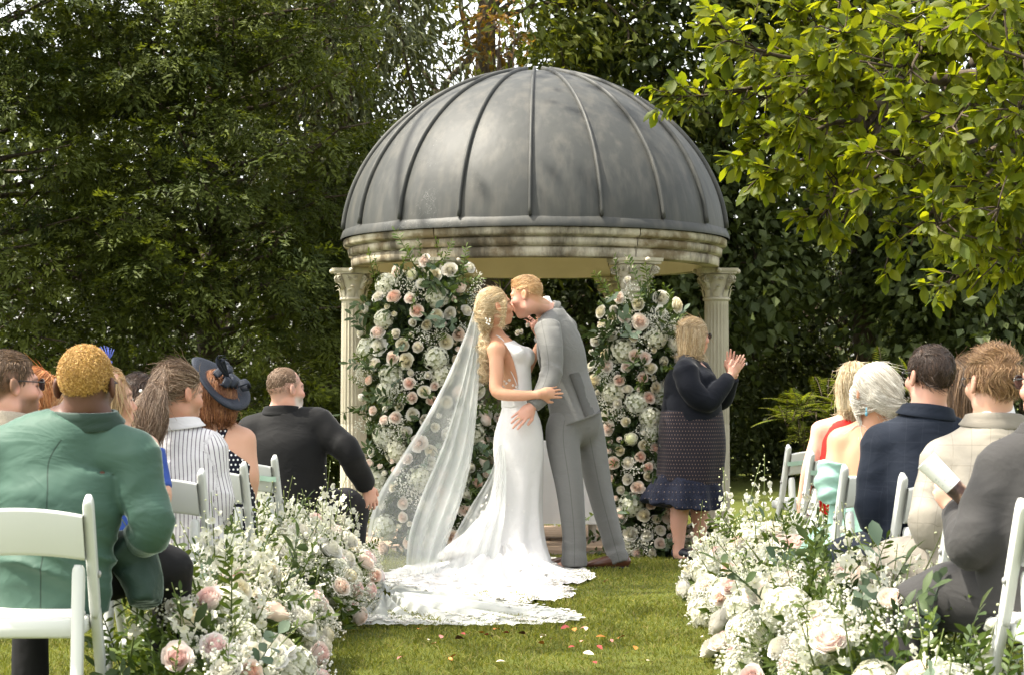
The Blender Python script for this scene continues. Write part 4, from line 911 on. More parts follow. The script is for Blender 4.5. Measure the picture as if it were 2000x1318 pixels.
class Loft(Pr):
    """tube of elliptical sections through pts; radii rows (across 'side', across the other way)"""
    def __init__(s, pts, rad, side=(1, 0, 0), k=0.02, disp=None, n=None, op='u', dmax=0.0):
        pts = np.asarray(pts, float); rad = np.asarray([r if hasattr(r, '__len__') else (r, r) for r in rad], float)
        n = n or max(16, 11 * len(pts)); S = spline(np.hstack([pts, rad]), n); s.c = S[:, :3]; s.r = np.maximum(S[:, 3:], 0.004)
        T = unit(np.gradient(s.c, axis=0)); side = np.asarray(side, float); A = unit(side - T * (T @ side)[:, None]); s.T, s.A, s.B = T, A, np.cross(T, A); s.disp = disp
        s.len = np.linalg.norm(np.diff(s.c, axis=0), axis=1).sum()
        m = s.r.max(1, keepdims=True) + dmax; super().__init__(s.ev, (s.c - m).min(0), (s.c + m).max(0), k, op)
    def full(s, p):
        n = len(s.c) - 1; j = np.argmin((s.c ** 2).sum(1)[None] - 2 * (p @ s.c.T), axis=1); res = None
        for i in (np.clip(j - 1, 0, n - 1), np.clip(j, 0, n - 1)):
            a = s.c[i]; ab = s.c[i + 1] - a; L2 = (ab * ab).sum(1); w = p - a; traw = (w * ab).sum(1) / L2; t = np.clip(traw, 0, 1); tc = t[:, None]
            A = s.A[i] * (1 - tc) + s.A[i + 1] * tc; B = s.B[i] * (1 - tc) + s.B[i + 1] * tc; r = s.r[i] * (1 - tc) + s.r[i + 1] * tc
            q = w - tc * ab; u = (q * A).sum(1); v = (q * B).sum(1); Ln = np.sqrt(u * u + v * v) + 1e-9; ra = np.sqrt((u / r[:, 0]) ** 2 + (v / r[:, 1]) ** 2) + 1e-9; d = Ln - Ln / ra
            over = np.where(traw < 0, np.where(i == 0, -traw, 0), 0) + np.where(traw > 1, np.where(i == n - 1, traw - 1, 0), 0); over = over * np.sqrt(L2)
            d = np.where(over > 0, np.where(d < 0, over, np.sqrt(d * d + over * over)), d)
            new = (d, (i + t) / n, np.arctan2(v, u), u)
            if res is None: res = new
            else: k = new[0] < res[0]; res = tuple(np.where(k, x, y) for x, y in zip(new, res))
        return res
    def ev(s, p):
        d, t, th, u = s.full(p)
        if s.disp is not None: d = d - s.disp(t, th)
        return d
def axis_pts(lo, hi, H, fine):
    """grid coordinates with step H, and finer steps inside the given intervals"""
    x = [lo]
    while x[-1] < hi:
        st = H
        for (a, b, h) in fine:
            if a - H < x[-1] < b: st = min(st, h)
        x.append(x[-1] + st)
    return np.array(x)
def sdf_eval(prims, p, mg=0.06):
    d = np.full(len(p), 0.3)
    for q in prims:
        m = mg + q.k; w = np.all((p > q.lo - m) & (p < q.hi + m), axis=1)
        if not w.any(): continue
        e = q.fn(p[w])
        if q.op == 'u': d[w] = smin(d[w], e, q.k)
        elif q.op == 's': d[w] = -smin(-d[w], e, q.k)
        elif q.op == 'i': d[w] = -smin(-d[w], -e, q.k)
    return d
def sdf_mesh(prims, H, fine=(), clip=None, post=None):
    """prims -> vertices, quads (surface nets). fine: list of (centre, half size, step). clip(p)->distance, kept where < 0"""
    us = [q for q in prims if q.op == 'u']; lo = np.min([q.lo for q in us], 0) - 2.5 * H; hi = np.max([q.hi for q in us], 0) + 2.5 * H
    ax = [axis_pts(lo[k], hi[k], H, [(c[k] - (s if np.isscalar(s) else s[k]), c[k] + (s if np.isscalar(s) else s[k]), h) for c, s, h in fine]) for k in range(3)]
    # coarse pass marks the blocks near the surface; only those are evaluated at the full step
    B = 4; ax = [np.concatenate([x, x[-1] + H * np.arange(1, 1 + (-(len(x) - 1)) % B)]) for x in ax]; nx, ny, nz = map(len, ax)
    cx = [x[::B] for x in ax]; G = np.stack(np.meshgrid(*cx, indexing='ij'), -1); diag = H * B * 1.8
    C = sdf_eval(prims, G.reshape(-1, 3), diag * 1.2).reshape(G.shape[:3])
    corners = [C[a:C.shape[0] - 1 + a, b:C.shape[1] - 1 + b, c:C.shape[2] - 1 + c] for a in (0, 1) for b in (0, 1) for c in (0, 1)]
    mn = np.minimum.reduce(corners); mxx = np.maximum.reduce(corners)
    bd = [np.diff(x) for x in cx]; dg = np.sqrt(bd[0][:, None, None] ** 2 + bd[1][None, :, None] ** 2 + bd[2][None, None] ** 2)
    near = (np.minimum(np.abs(mn), np.abs(mxx)) < dg * 0.95) | (mn * mxx < 0)
    D = np.where(np.repeat(np.repeat(np.repeat(C[:-1, :-1, :-1] < 0, B, 0), B, 1), B, 2), -0.3, 0.3); D = np.pad(D, ((0, 1),) * 3, constant_values=0.3)
    act = np.zeros((nx, ny, nz), bool); nb = np.repeat(np.repeat(np.repeat(near, B, 0), B, 1), B, 2); act[:-1, :-1, :-1] |= nb
    for k in range(3):
        sh = np.zeros_like(act); s0 = [slice(None)] * 3; s1 = [slice(None)] * 3; s0[k] = slice(1, None); s1[k] = slice(0, -1); sh[tuple(s0)] = act[tuple(s1)]; act |= sh
    idx = np.argwhere(act); pts = np.column_stack([ax[k][idx[:, k]] for k in range(3)]); D[act] = sdf_eval(prims, pts, 0.03)
    if clip is not None or post is not None:
        w = np.abs(D) < 0.06 if post is not None else D < 0.03
        idx = np.argwhere(w); p = np.column_stack([ax[k][idx[:, k]] for k in range(3)])
        v = D[w]
        if post is not None: v = v + post(p)
        if clip is not None: v = np.maximum(v, clip(p))
        D[w] = v
    S = D < 0
    cnt = sum(S[a:nx - 1 + a, b:ny - 1 + b, c:nz - 1 + c].astype(np.int8) for a in (0, 1) for b in (0, 1) for c in (0, 1))
    act = (cnt > 0) & (cnt < 8); cell = np.argwhere(act); n = len(cell); vid = np.full(act.shape, -1, np.int64); vid[act] = np.arange(n)
    acc = np.zeros((n, 3)); num = np.zeros(n); ci = cell
    for d in range(3):
        o = [k for k in range(3) if k != d]
        for a in (0, 1):
            for b in (0, 1):
                o0 = np.zeros(3, int); o0[o[0]] = a; o0[o[1]] = b; o1 = o0.copy(); o1[d] = 1
                i0, i1 = ci + o0, ci + o1; v0 = D[tuple(i0.T)]; v1 = D[tuple(i1.T)]; cr = (v0 < 0) != (v1 < 0)
                t = np.where(cr, v0 / np.where(cr, v0 - v1, 1), 0); p = np.column_stack([ax[k][i0[:, k]] for k in range(3)]).astype(float)
                p[:, d] += t * (ax[d][i1[:, d]] - ax[d][i0[:, d]]); acc += p * cr[:, None]; num += cr
    V = acc / num[:, None]; Q = []
    for d in range(3):
        a = [slice(None)] * 3; b = [slice(None)] * 3; a[d] = slice(0, -1); b[d] = slice(1, None)
        ch = S[tuple(a)] != S[tuple(b)]; e = np.argwhere(ch); o = [(d + 1) % 3, (d + 2) % 3]
        e = e[(e[:, o[0]] > 0) & (e[:, o[1]] > 0) & (e[:, o[0]] < act.shape[o[0]]) & (e[:, o[1]] < act.shape[o[1]])]
        if not len(e): continue
        qs = []
        for (u, w) in ((-1, -1), (0, -1), (0, 0), (-1, 0)):
            c = e.copy(); c[:, o[0]] += u; c[:, o[1]] += w; qs.append(vid[tuple(c.T)])
        q = np.stack(qs, 1); neg = S[tuple(e.T)]; q = np.where(neg[:, None], q, q[:, ::-1]); Q.append(q[(q >= 0).all(1)])
    return V, np.concatenate(Q)
def vnorm(V, Q):
    n = np.cross(V[Q[:, 2]] - V[Q[:, 0]], V[Q[:, 3]] - V[Q[:, 1]]); N_ = np.zeros_like(V)
    for k in range(4): np.add.at(N_, Q[:, k], n)
    return unit(N_)
def sdf_obj(name, prims, mat, parent, H=0.009, fine=(), clip=None, post=None, colfn=None, pat=None, kind=None):
    V, Q = sdf_mesh(prims, H, fine, clip, post); at = {}
    if pat is not None:
        best = np.full(len(V), 1e9); pu = np.zeros(len(V)); pv = np.zeros(len(V))
        for (lf, mode) in pat:
            d, t, th, u = lf.full(V); w = d < best; best = np.where(w, d, best); pu = np.where(w, u if mode == 'x' else th * lf.r.mean(), pu); pv = np.where(w, V[:, 2] if mode in ('x', 'thz') else t * lf.len, pv)
        at = {'pu': pu, 'pv': pv}
    o = link(name, mesh_np(name, V - root_loc(parent), [Q], mat, True, at, colors=colfn(V) if colfn else None), parent)
    if kind: o['kind'] = kind
    return o
def frame(f, up=(0, 0, 1), tilt=0.0):
    """rows: right, forward, up of a head looking along f"""
    f = unit(f); r = unit(np.cross(f, up)); u = np.cross(r, f)
    if tilt: c, s = math.cos(tilt), math.sin(tilt); r, u = r * c + u * s, u * c - r * s
    return np.stack([r, f, u])
def head_prims(c, M, s=1.0, female=False, ear=True, jaw=1.0):
    g = lambda x, y, z: np.asarray(c) + s * (np.array([x, y, z]) @ M)
    P_ = [el(g(0, -0.014, 0.032), np.array((0.075, 0.096, 0.088)) * s, M, 0.01), el(g(0, 0.022, -0.030), np.array((0.061 * jaw, 0.066, 0.084)) * s, M, 0.025), rc(g(0.0, 0.066, -0.100), g(0, 0.04, -0.095), (0.021 if female else 0.025) * s, 0.03 * s, 0.03),
          rc(g(-0.045 * jaw, 0.00, -0.072), g(0.045 * jaw, 0.00, -0.072), 0.024 * s, 0.024 * s, 0.03), rc(g(-0.03, 0.078, 0.028), g(0.03, 0.078, 0.028), 0.012 * s, None, 0.02),
          el(g(0.042, 0.062, -0.022), np.array((0.024, 0.024, 0.022)) * s, M, 0.025), el(g(-0.042, 0.062, -0.022), np.array((0.024, 0.024, 0.022)) * s, M, 0.025),
          el(g(0.031, 0.092, 0.010), np.array((0.015, 0.010, 0.011)) * s, M, 0.012, 's'), el(g(-0.031, 0.092, 0.010), np.array((0.015, 0.010, 0.011)) * s, M, 0.012, 's'),
          el(g(0.031, 0.078, 0.009), np.array((0.013, 0.012, 0.012)) * s, M, 0.004), el(g(-0.031, 0.078, 0.009), np.array((0.013, 0.012, 0.012)) * s, M, 0.004),
          rc(g(0, 0.088, 0.012), g(0, 0.109, -0.026), 0.0075 * s, 0.0115 * s, 0.010), el(g(0.011, 0.097, -0.032), np.array((0.008, 0.009, 0.007)) * s, M, 0.007), el(g(-0.011, 0.097, -0.032), np.array((0.008, 0.009, 0.007)) * s, M, 0.007),
          el(g(0, 0.080, -0.062), np.array((0.030, 0.018, 0.026)) * s, M, 0.02), el(g(0, 0.096, -0.056), np.array((0.021, 0.009, 0.0060)) * s, M, 0.005), el(g(0, 0.0955, -0.070), np.array((0.018, 0.0095, 0.0072)) * s, M, 0.005)]
    if ear:
        for sg in (-1, 1):
            er = np.array([[1, 0.0, 0], [0, 0.97, 0.22], [0, -0.22, 0.97]]) @ M if True else M
            P_ += [el(g(sg * 0.085, -0.016, 0.000), np.array((0.010, 0.021, 0.034)) * s, np.array([[0.94, sg * 0.33, 0], [-sg * 0.33, 0.94, 0], [0, 0, 1]]) @ er, 0.006), el(g(sg * 0.096, -0.010, 0.003), np.array((0.006, 0.011, 0.020)) * s, er, 0.005, 's')]
    return P_
def head_cols(V, c, M, s, skin, lips=None, beard=None, scalp=None, brow=None, blush=0.25, lidc=None):
    q = ((V - np.asarray(c)) @ M.T) / s; C = np.repeat(np.asarray(skin, float)[None], len(V), 0); near = np.linalg.norm(q, axis=1) < 0.17
    def mixin(w, colr): 
        nonlocal C
        w = np.clip(w, 0, 1)[:, None] * near[:, None]; C = C * (1 - w) + np.asarray(colr) * w
    red = np.asarray(skin) * [1.05, 0.72, 0.68]
    g2 = lambda x, y, z, sx, sy, sz: np.exp(-(((np.abs(q[:, 0]) - x) / sx) ** 2 + ((q[:, 1] - y) / sy) ** 2 + ((q[:, 2] - z) / sz) ** 2))
    mixin(blush * 1.4 * g2(0.045, 0.07, -0.025, 0.02, 0.03, 0.02), red); mixin(blush * 1.5 * g2(0, 0.115, -0.026, 0.012, 0.02, 0.014), red); mixin(0.6 * g2(0.088, -0.01, 0, 0.008, 0.022, 0.03), red)
    if scalp is not None:
        z0 = 0.075 - 0.0; hl = (q[:, 2] > 0.060 - 0.62 * np.maximum(0, 0.075 - q[:, 1]) ) & (q[:, 1] < 0.085) & (q[:, 2] > -0.065)
        mixin(scalp[1] * np.clip((q[:, 2] - (0.060 - 0.9 * np.maximum(0, 0.075 - q[:, 1]))) / 0.02, 0, 1) * (q[:, 1] < 0.08) * (q[:, 2] > -0.075), scalp[0])
    if beard is not None: mixin(beard[1] * np.clip((-0.025 - q[:, 2]) / 0.02, 0, 1) * np.clip((q[:, 1] - 0.00) / 0.02, 0, 1) * np.clip((q[:, 2] + 0.135) / 0.02, 0, 1), beard[0])
    lp = lips if lips is not None else np.asarray(skin) * [0.95, 0.55, 0.52]
    mixin(1.6 * g2(0, 0.102, -0.063, 0.019, 0.02, 0.0105), lp)
    b = brow if brow is not None else np.asarray(skin) * 0.35
    mixin(1.5 * np.exp(-((q[:, 2] - 0.033 + 3.5 * (np.abs(q[:, 0]) - 0.03) ** 2 * 10) / 0.005) ** 2) * (np.abs(q[:, 0]) > 0.010) * (np.abs(q[:, 0]) < 0.052) * (q[:, 1] > 0.05), b)
    mixin(1.5 * np.exp(-((q[:, 2] - 0.004) / 0.0032) ** 2) * (np.abs(np.abs(q[:, 0]) - 0.031) < 0.017) * (q[:, 1] > 0.06), lidc if lidc is not None else np.asarray(skin) * 0.22)
    return C
def hand_prims(w, d, nrm, s=1.0, curl=0.35, spread=0.10, thumb=1, curls=None):
    """w wrist, d pointing along the hand, nrm out of the back of the hand, thumb=+1/-1 side"""
    d = unit(d); nrm = unit(nrm - d * (np.asarray(nrm) @ d)); sd_ = np.cross(d, nrm) * thumb; w = np.asarray(w, float); M = np.stack([sd_, d, nrm])
    P_ = [el(w + d * 0.045 * s, np.array((0.040, 0.054, 0.016)) * s, M, 0.012), rc(w - d * 0.02 * s, w + d * 0.02 * s, 0.024 * s, 0.026 * s, 0.02)]
    for k, (x, L, r) in enumerate(((0.030, 0.072, 0.0088), (0.0105, 0.080, 0.0090), (-0.010, 0.074, 0.0086), (-0.029, 0.058, 0.0076))):
        a = w + (d * 0.083 * (1 - 0.08 * abs(k - 1)) + sd_ * x) * s; dd = unit(d + sd_ * (x * spread / 0.03)); c = curl if curls is None else curls[k]; p = a
        for q, (f, rr) in enumerate(((0.45, 1.0), (0.32, 0.92), (0.25, 0.82))):
            an = c * (q + 0.6); dr = dd * math.cos(an) - nrm * math.sin(an); e = p + dr * L * f * s; P_.append(rc(p, e, r * rr * s, r * rr * 0.93 * s, 0.004)); p = e
    t0 = w + (d * 0.020 + sd_ * 0.026 - nrm * 0.006) * s; t1 = t0 + unit(d * 0.75 + sd_ * 0.62 - nrm * 0.25) * 0.042 * s; t2 = t1 + unit(d * 0.95 + sd_ * 0.15 - nrm * 0.3) * 0.034 * s
    P_ += [rc(t0, t1, 0.014 * s, 0.0105 * s, 0.010), rc(t1, t2, 0.0105 * s, 0.0085 * s, 0.004)]
    return P_
def ground(px, py):
    Y = F * EYE / (py - HOR); return np.array([(px - 1000) * Y / F, Y, 0.0])
def sheet(mb, rows, a):
    """rows (m,n,3) of points, a (m,n) opacity"""
    rows = np.asarray(rows); m, n = rows.shape[:2]; i = np.arange(m - 1)[:, None]; j = np.arange(n - 1)[None]
    mb.add(rows.reshape(-1, 3), np.stack(np.broadcast_arrays(i * n + j, i * n + j + 1, (i + 1) * n + j + 1, (i + 1) * n + j), -1).reshape(-1, 4), a=np.asarray(a).reshape(-1))
def crease(x): return 1 - np.abs(np.sin(x)) ** 0.6
def skin_mat(name):
    m = N(name); c = m.attr('col', 'Color'); v = m.coord(); n = m.noise(26, 4, v); c2 = m.mix(m.math('MULTIPLY', n, 0.35), c, m.mix(1, c, (1.03, 0.80, 0.74), 'MULTIPLY'))
    m.base(c2, 0.5, 0.35); m.b.inputs['Subsurface Weight'].default_value = 0.12; m.b.inputs['Subsurface Radius'].default_value = (0.02, 0.008, 0.005); m.b.inputs['Subsurface Scale'].default_value = 0.5
    m.bump(m.noise(380, 3, v), 0.12, 0.002); return m.m
M_SKIN = skin_mat('skin')
def cloth(name, c, c2=None, rough=0.85, sheen=0.0, weave=900, wr=0.25, var=0.12):
    m = N(name); v = m.coord(); n = m.noise(5, 4, v); f = m.noise(weave, 2, v)
    a = m.mix(n, tuple(x * (1 - var) for x in c), tuple(x * (1 + var) for x in c))
    if c2 is not None: a = m.mix(m.ramp(f, [(0.42, (0, 0, 0)), (0.58, (1, 1, 1))]), a, c2)
    m.base(a, rough, 0.2)
    if sheen: m.b.inputs['Sheen Weight'].default_value = sheen; m.b.inputs['Sheen Roughness'].default_value = 0.35
    dn = m.n('ShaderNodeTexNoise'); dn.inputs['Scale'].default_value = 5.5; dn.inputs['Detail'].default_value = 3; dn.inputs['Distortion'].default_value = 0.7; m.l(m.coord(scale=(1, 1, 1.7)), dn.inputs['Vector'])
    rid = m.math('ABSOLUTE', m.math('SUBTRACT', dn.outputs['Fac'], 0.5)); h = m.math('ADD', m.math('MULTIPLY', f, 0.06), m.math('MULTIPLY', rid, -3.0)); m.bump(h, wr * 0.75, 0.016); return m
def seam(m, w=0.0022, f=0.55, zmax=9.0):
    lk = m.b.inputs['Base Color'].links[0].from_socket; k = m.math('MULTIPLY', m.math('LESS_THAN', m.math('ABSOLUTE', m.attr('pu')), w), m.math('LESS_THAN', m.attr('pv'), zmax)); m.l(m.mix(m.math('MULTIPLY', k, f), lk, (0.0, 0.0, 0.0)), m.b.inputs['Base Color']); return m
def plaid(m, c_line, sp=(0.055, 0.07), wd=0.04, fac=0.5, src='pu'):
    """thin over-check drawn from the garment's own lengthwise and crosswise coordinates"""
    lk = m.b.inputs['Base Color'].links[0].from_socket; u, v = m.attr('pu'), m.attr('pv')
    fl = None
    for a, s_ in ((u, sp[0]), (v, sp[1])):
        x = m.math('FRACT', m.math('MULTIPLY', a, 1.0 / s_)); w = m.math('LESS_THAN', m.math('ABSOLUTE', m.math('SUBTRACT', x, 0.5)), wd); fl = w if fl is None else m.math('MAXIMUM', fl, w)
    m.l(m.mix(m.math('MULTIPLY', fl, fac), lk, c_line), m.b.inputs['Base Color']); return m
def stripes(m, c_line, sp=0.016, wd=0.12):
    lk = m.b.inputs['Base Color'].links[0].from_socket; x = m.math('FRACT', m.math('MULTIPLY', m.attr('pu'), 1.0 / sp)); w = m.math('LESS_THAN', m.math('ABSOLUTE', m.math('SUBTRACT', x, 0.5)), wd); m.l(m.mix(w, lk, c_line), m.b.inputs['Base Color']); return m
def dots(m, c_dot, sp=(0.018, 0.018), r=0.25):
    lk = m.b.inputs['Base Color'].links[0].from_socket; u = m.math('MULTIPLY', m.attr('pu'), 1 / sp[0]); v = m.math('MULTIPLY', m.attr('pv'), 1 / sp[1])
    off = m.math('MULTIPLY', m.math('FLOOR', v), 0.5); fu = m.math('SUBTRACT', m.math('FRACT', m.math('ADD', u, off)), 0.5); fv = m.math('SUBTRACT', m.math('FRACT', v), 0.5)
    d = m.math('ADD', m.math('MULTIPLY', fu, fu), m.math('MULTIPLY', fv, fv)); m.l(m.mix(m.math('LESS_THAN', d, r * r), lk, c_dot), m.b.inputs['Base Color']); return m
def hair_on(name, prims, parent, mat, base_mat, c, M, s, flow, n=2500, L=(0.03, 0.05), rad=0.0008, k=7, lift=0.1, seed=1, clip=None, H=0.008, keep=None, wave=0.0, fly=0.05, base=True):
    """hair: an under-layer shaped like the hairdo, and strands that start on it and follow flow()"""
    V, Q = sdf_mesh(prims, H, clip=clip); o = None; Nn = vnorm(V, Q)
    o = link(name, mesh_np(name, V - root_loc(parent), [Q], base_mat, True), parent)
    rg = np.random.default_rng(seed); w = np.arange(len(V)) if keep is None else np.where(keep(((V - c) @ M.T) / s))[0]
    idx = rg.choice(w, n); p = V[idx] + rg.normal(size=(n, 3)) * H * 0.4; nn = Nn[idx]; Ls = rg.uniform(*L, n); pts = [p.copy()]; ph = rg.random(n) * 6.28; cl = rg.normal(size=(n, 3)) * fly; stray = rg.random(n) < 0.035
    for i in range(k - 1):
        d = flow(((p - c) @ M.T) / s, i / (k - 1.0)) @ M; d = d - nn * ((d * nn).sum(1) * 0.9)[:, None]; d = unit(unit(d) + nn * (lift * (1 - i / k) + 0.10 * stray)[:, None] + cl * (1 + 3.0 * stray[:, None]))
        if wave: d = unit(d + np.column_stack([np.sin(ph + i * 1.6), np.cos(ph + i * 1.6), 0 * ph]) * wave)
        p = p + d * (Ls / (k - 1))[:, None]
        e = sdf_eval(prims, p); p = p - nn * (np.clip(e - 0.004, 0, 0.01) * (0.7 if lift < 0.3 else 0.0) * ~stray)[:, None] + nn * np.clip(0.001 - e, 0, 0.01)[:, None]; pts.append(p.copy())
    pts = np.stack(pts, 1); r = rad * np.linspace(1.1, 0.35, k)[None] * rg.uniform(0.7, 1.3, (n, 1))
    hair_obj('strands', pts, r, mat, o, root_loc(o)); return o
def hmats(key, stops, basec):
    return hair_mat(key + '_strands', stops, 0.4, 0.4), flat_mat(key + '_hair', basec, 0.6, 0.3, 0.3, 30, 0.5, 120)
# ---- spectacles, shoes and similar pieces
M_BLACKPL = flat_mat('black_frame', (0.015, 0.015, 0.017), 0.25, 0.5); M_LENS = flat_mat('dark_lens', (0.03, 0.025, 0.03), 0.08, 0.6); M_GOLD = flat_mat('ring_metal', (0.55, 0.42, 0.22), 0.3, 0.6)
def glasses(parent, c, M, s, name='glasses', lens=True, z=0.010, up=0.0):
    g = lambda x, y, zz: np.asarray(c) + s * (np.array([x, y, zz]) @ M); mb = MB()
    for sg in (-1, 1):
        a = np.linspace(0, 2 * math.pi, 17); mb.tube(np.array([g(sg * 0.034 + 0.025 * math.cos(t), 0.106 - 0.010 * abs(math.cos(t)) * 0.5, z + up + 0.020 * math.sin(t)) for t in a]), 0.0022 * s, 5, cap=False)
        mb.tube([g(sg * 0.059, 0.100, z + up + 0.008), g(sg * 0.074, 0.075, z + up + 0.008), g(sg * 0.084, 0.00, z + up + 0.012), g(sg * 0.086, -0.030, z + up - 0.012)], 0.0024 * s, 5)
    mb.tube([g(-0.010, 0.107, z + up + 0.008), g(0.010, 0.107, z + up + 0.008)], 0.002 * s, 5); o = mb.build(name, M_BLACKPL, parent)
    if lens:
        for sg in (-1, 1):
            m2 = MB(); an = np.linspace(0, 2 * math.pi, 17)[:-1]; V = np.array([g(sg * 0.034 + 0.024 * math.cos(t), 0.106 - 0.005 * abs(math.cos(t)), z + up + 0.019 * math.sin(t)) for t in an] + [g(sg * 0.034, 0.109, z + up)]); i = np.arange(16); m2.add(V, np.stack([i, (i + 1) % 16, np.full(16, 16)], 1)); m2.build('lens', M_LENS, o)
    return o
def shoe(parent, heel, d, mat, L=0.29, name='shoe', low=False):
    d = unit(np.asarray(d, float) * [1, 1, 0]); sd_ = np.array([-d[1], d[0], 0]); h = np.asarray(heel, float); z = np.array([0, 0, 1.0])
    pr = [Loft([h + z * 0.045, h + d * 0.09 + z * 0.048, h + d * 0.19 + z * 0.036, h + d * L + z * 0.022], [(0.032, 0.042), (0.036, 0.045 if not low else 0.03), (0.046, 0.034), (0.022, 0.016)], sd_, 0.012), rc(h + d * 0.01 + z * 0.05, h + d * 0.05 + z * (0.085 if not low else 0.05), 0.035, 0.036, 0.02)]
    o = sdf_obj(name, pr, mat, parent, 0.006, clip=lambda p: 0.004 - p[:, 2])
    MB().box(h + d * (L * 0.5 - 0.015) + z * 0.008, (L * 0.96, 0.075, 0.014), np.column_stack([d, sd_, z]), 0.004).build('sole', M_BLACKPL, o)
    return o

def jacket_collar(t, n0, up, back, sd_, mat, r0=0.064, drop=0.022, rise=0.030, name='collar', lip=0.012, open_=0.9):
    """folded collar: stands round the neck and falls over the shoulders; higher at the nape"""
    up = unit(up); back = unit(np.asarray(back, float) - up * (np.asarray(back) @ up)); rt = np.cross(up, back); an = np.linspace(-math.pi * open_, math.pi * open_, 41); rows = []
    for k, (dr, dz) in enumerate(((0.0, -0.01), (0.0, 0.6), (0.004, 0.95), (0.010, 1.0), (0.015, 0.9), (0.019, 0.4), (0.027, -0.3), (0.034, -0.95), (0.033, -1.1), (0.020, -0.9))):
        row = []
        for a in an:
            w = 0.5 + 0.5 * math.cos(a); z = (rise * dz if dz > 0 else drop * dz) * (0.45 + 0.55 * w) - 0.034 * (1 - w); r = r0 + dr * (0.8 + 0.2 * w)
            row.append(n0 + back * math.cos(a) * r * 0.98 + rt * math.sin(a) * r * 1.22 + up * z)
        rows.append(row)
    mb = MB(); sheet(mb, np.array(rows), np.zeros((10, 41))); o = mb.build(name, mat, t); return o
# ================================================================== BRIDE, GROOM, CELEBRANT
SK_FAIR = (0.56, 0.34, 0.245); SK_TAN = (0.50, 0.275, 0.17); SK_PINK = (0.58, 0.33, 0.25); SK_DARK = (0.095, 0.045, 0.03); SK_MID = (0.52, 0.31, 0.215)
MH_BLONDE = hmats('honey_blonde', [(0, (0.24, 0.16, 0.08)), (0.45, (0.56, 0.43, 0.25)), (1, (0.78, 0.67, 0.48))], (0.42, 0.31, 0.17))
MH_GINGER = hmats('sandy_red', [(0, (0.36, 0.20, 0.08)), (0.6, (0.55, 0.36, 0.18)), (1, (0.68, 0.50, 0.30))], (0.44, 0.26, 0.12))
MH_CELEB = hmats('highlighted_blonde', [(0, (0.16, 0.10, 0.05)), (0.45, (0.42, 0.30, 0.15)), (1, (0.62, 0.52, 0.38))], (0.30, 0.20, 0.10))
def wrink(a, f, ph=0.0): return lambda t, th: a * (np.sin(t * f + 1.4 * np.sin(th * 1.0 + ph) + ph) * 0.6 + 0.4 * np.sin(t * f * 1.9 + 2.0 * np.cos(th + ph)))
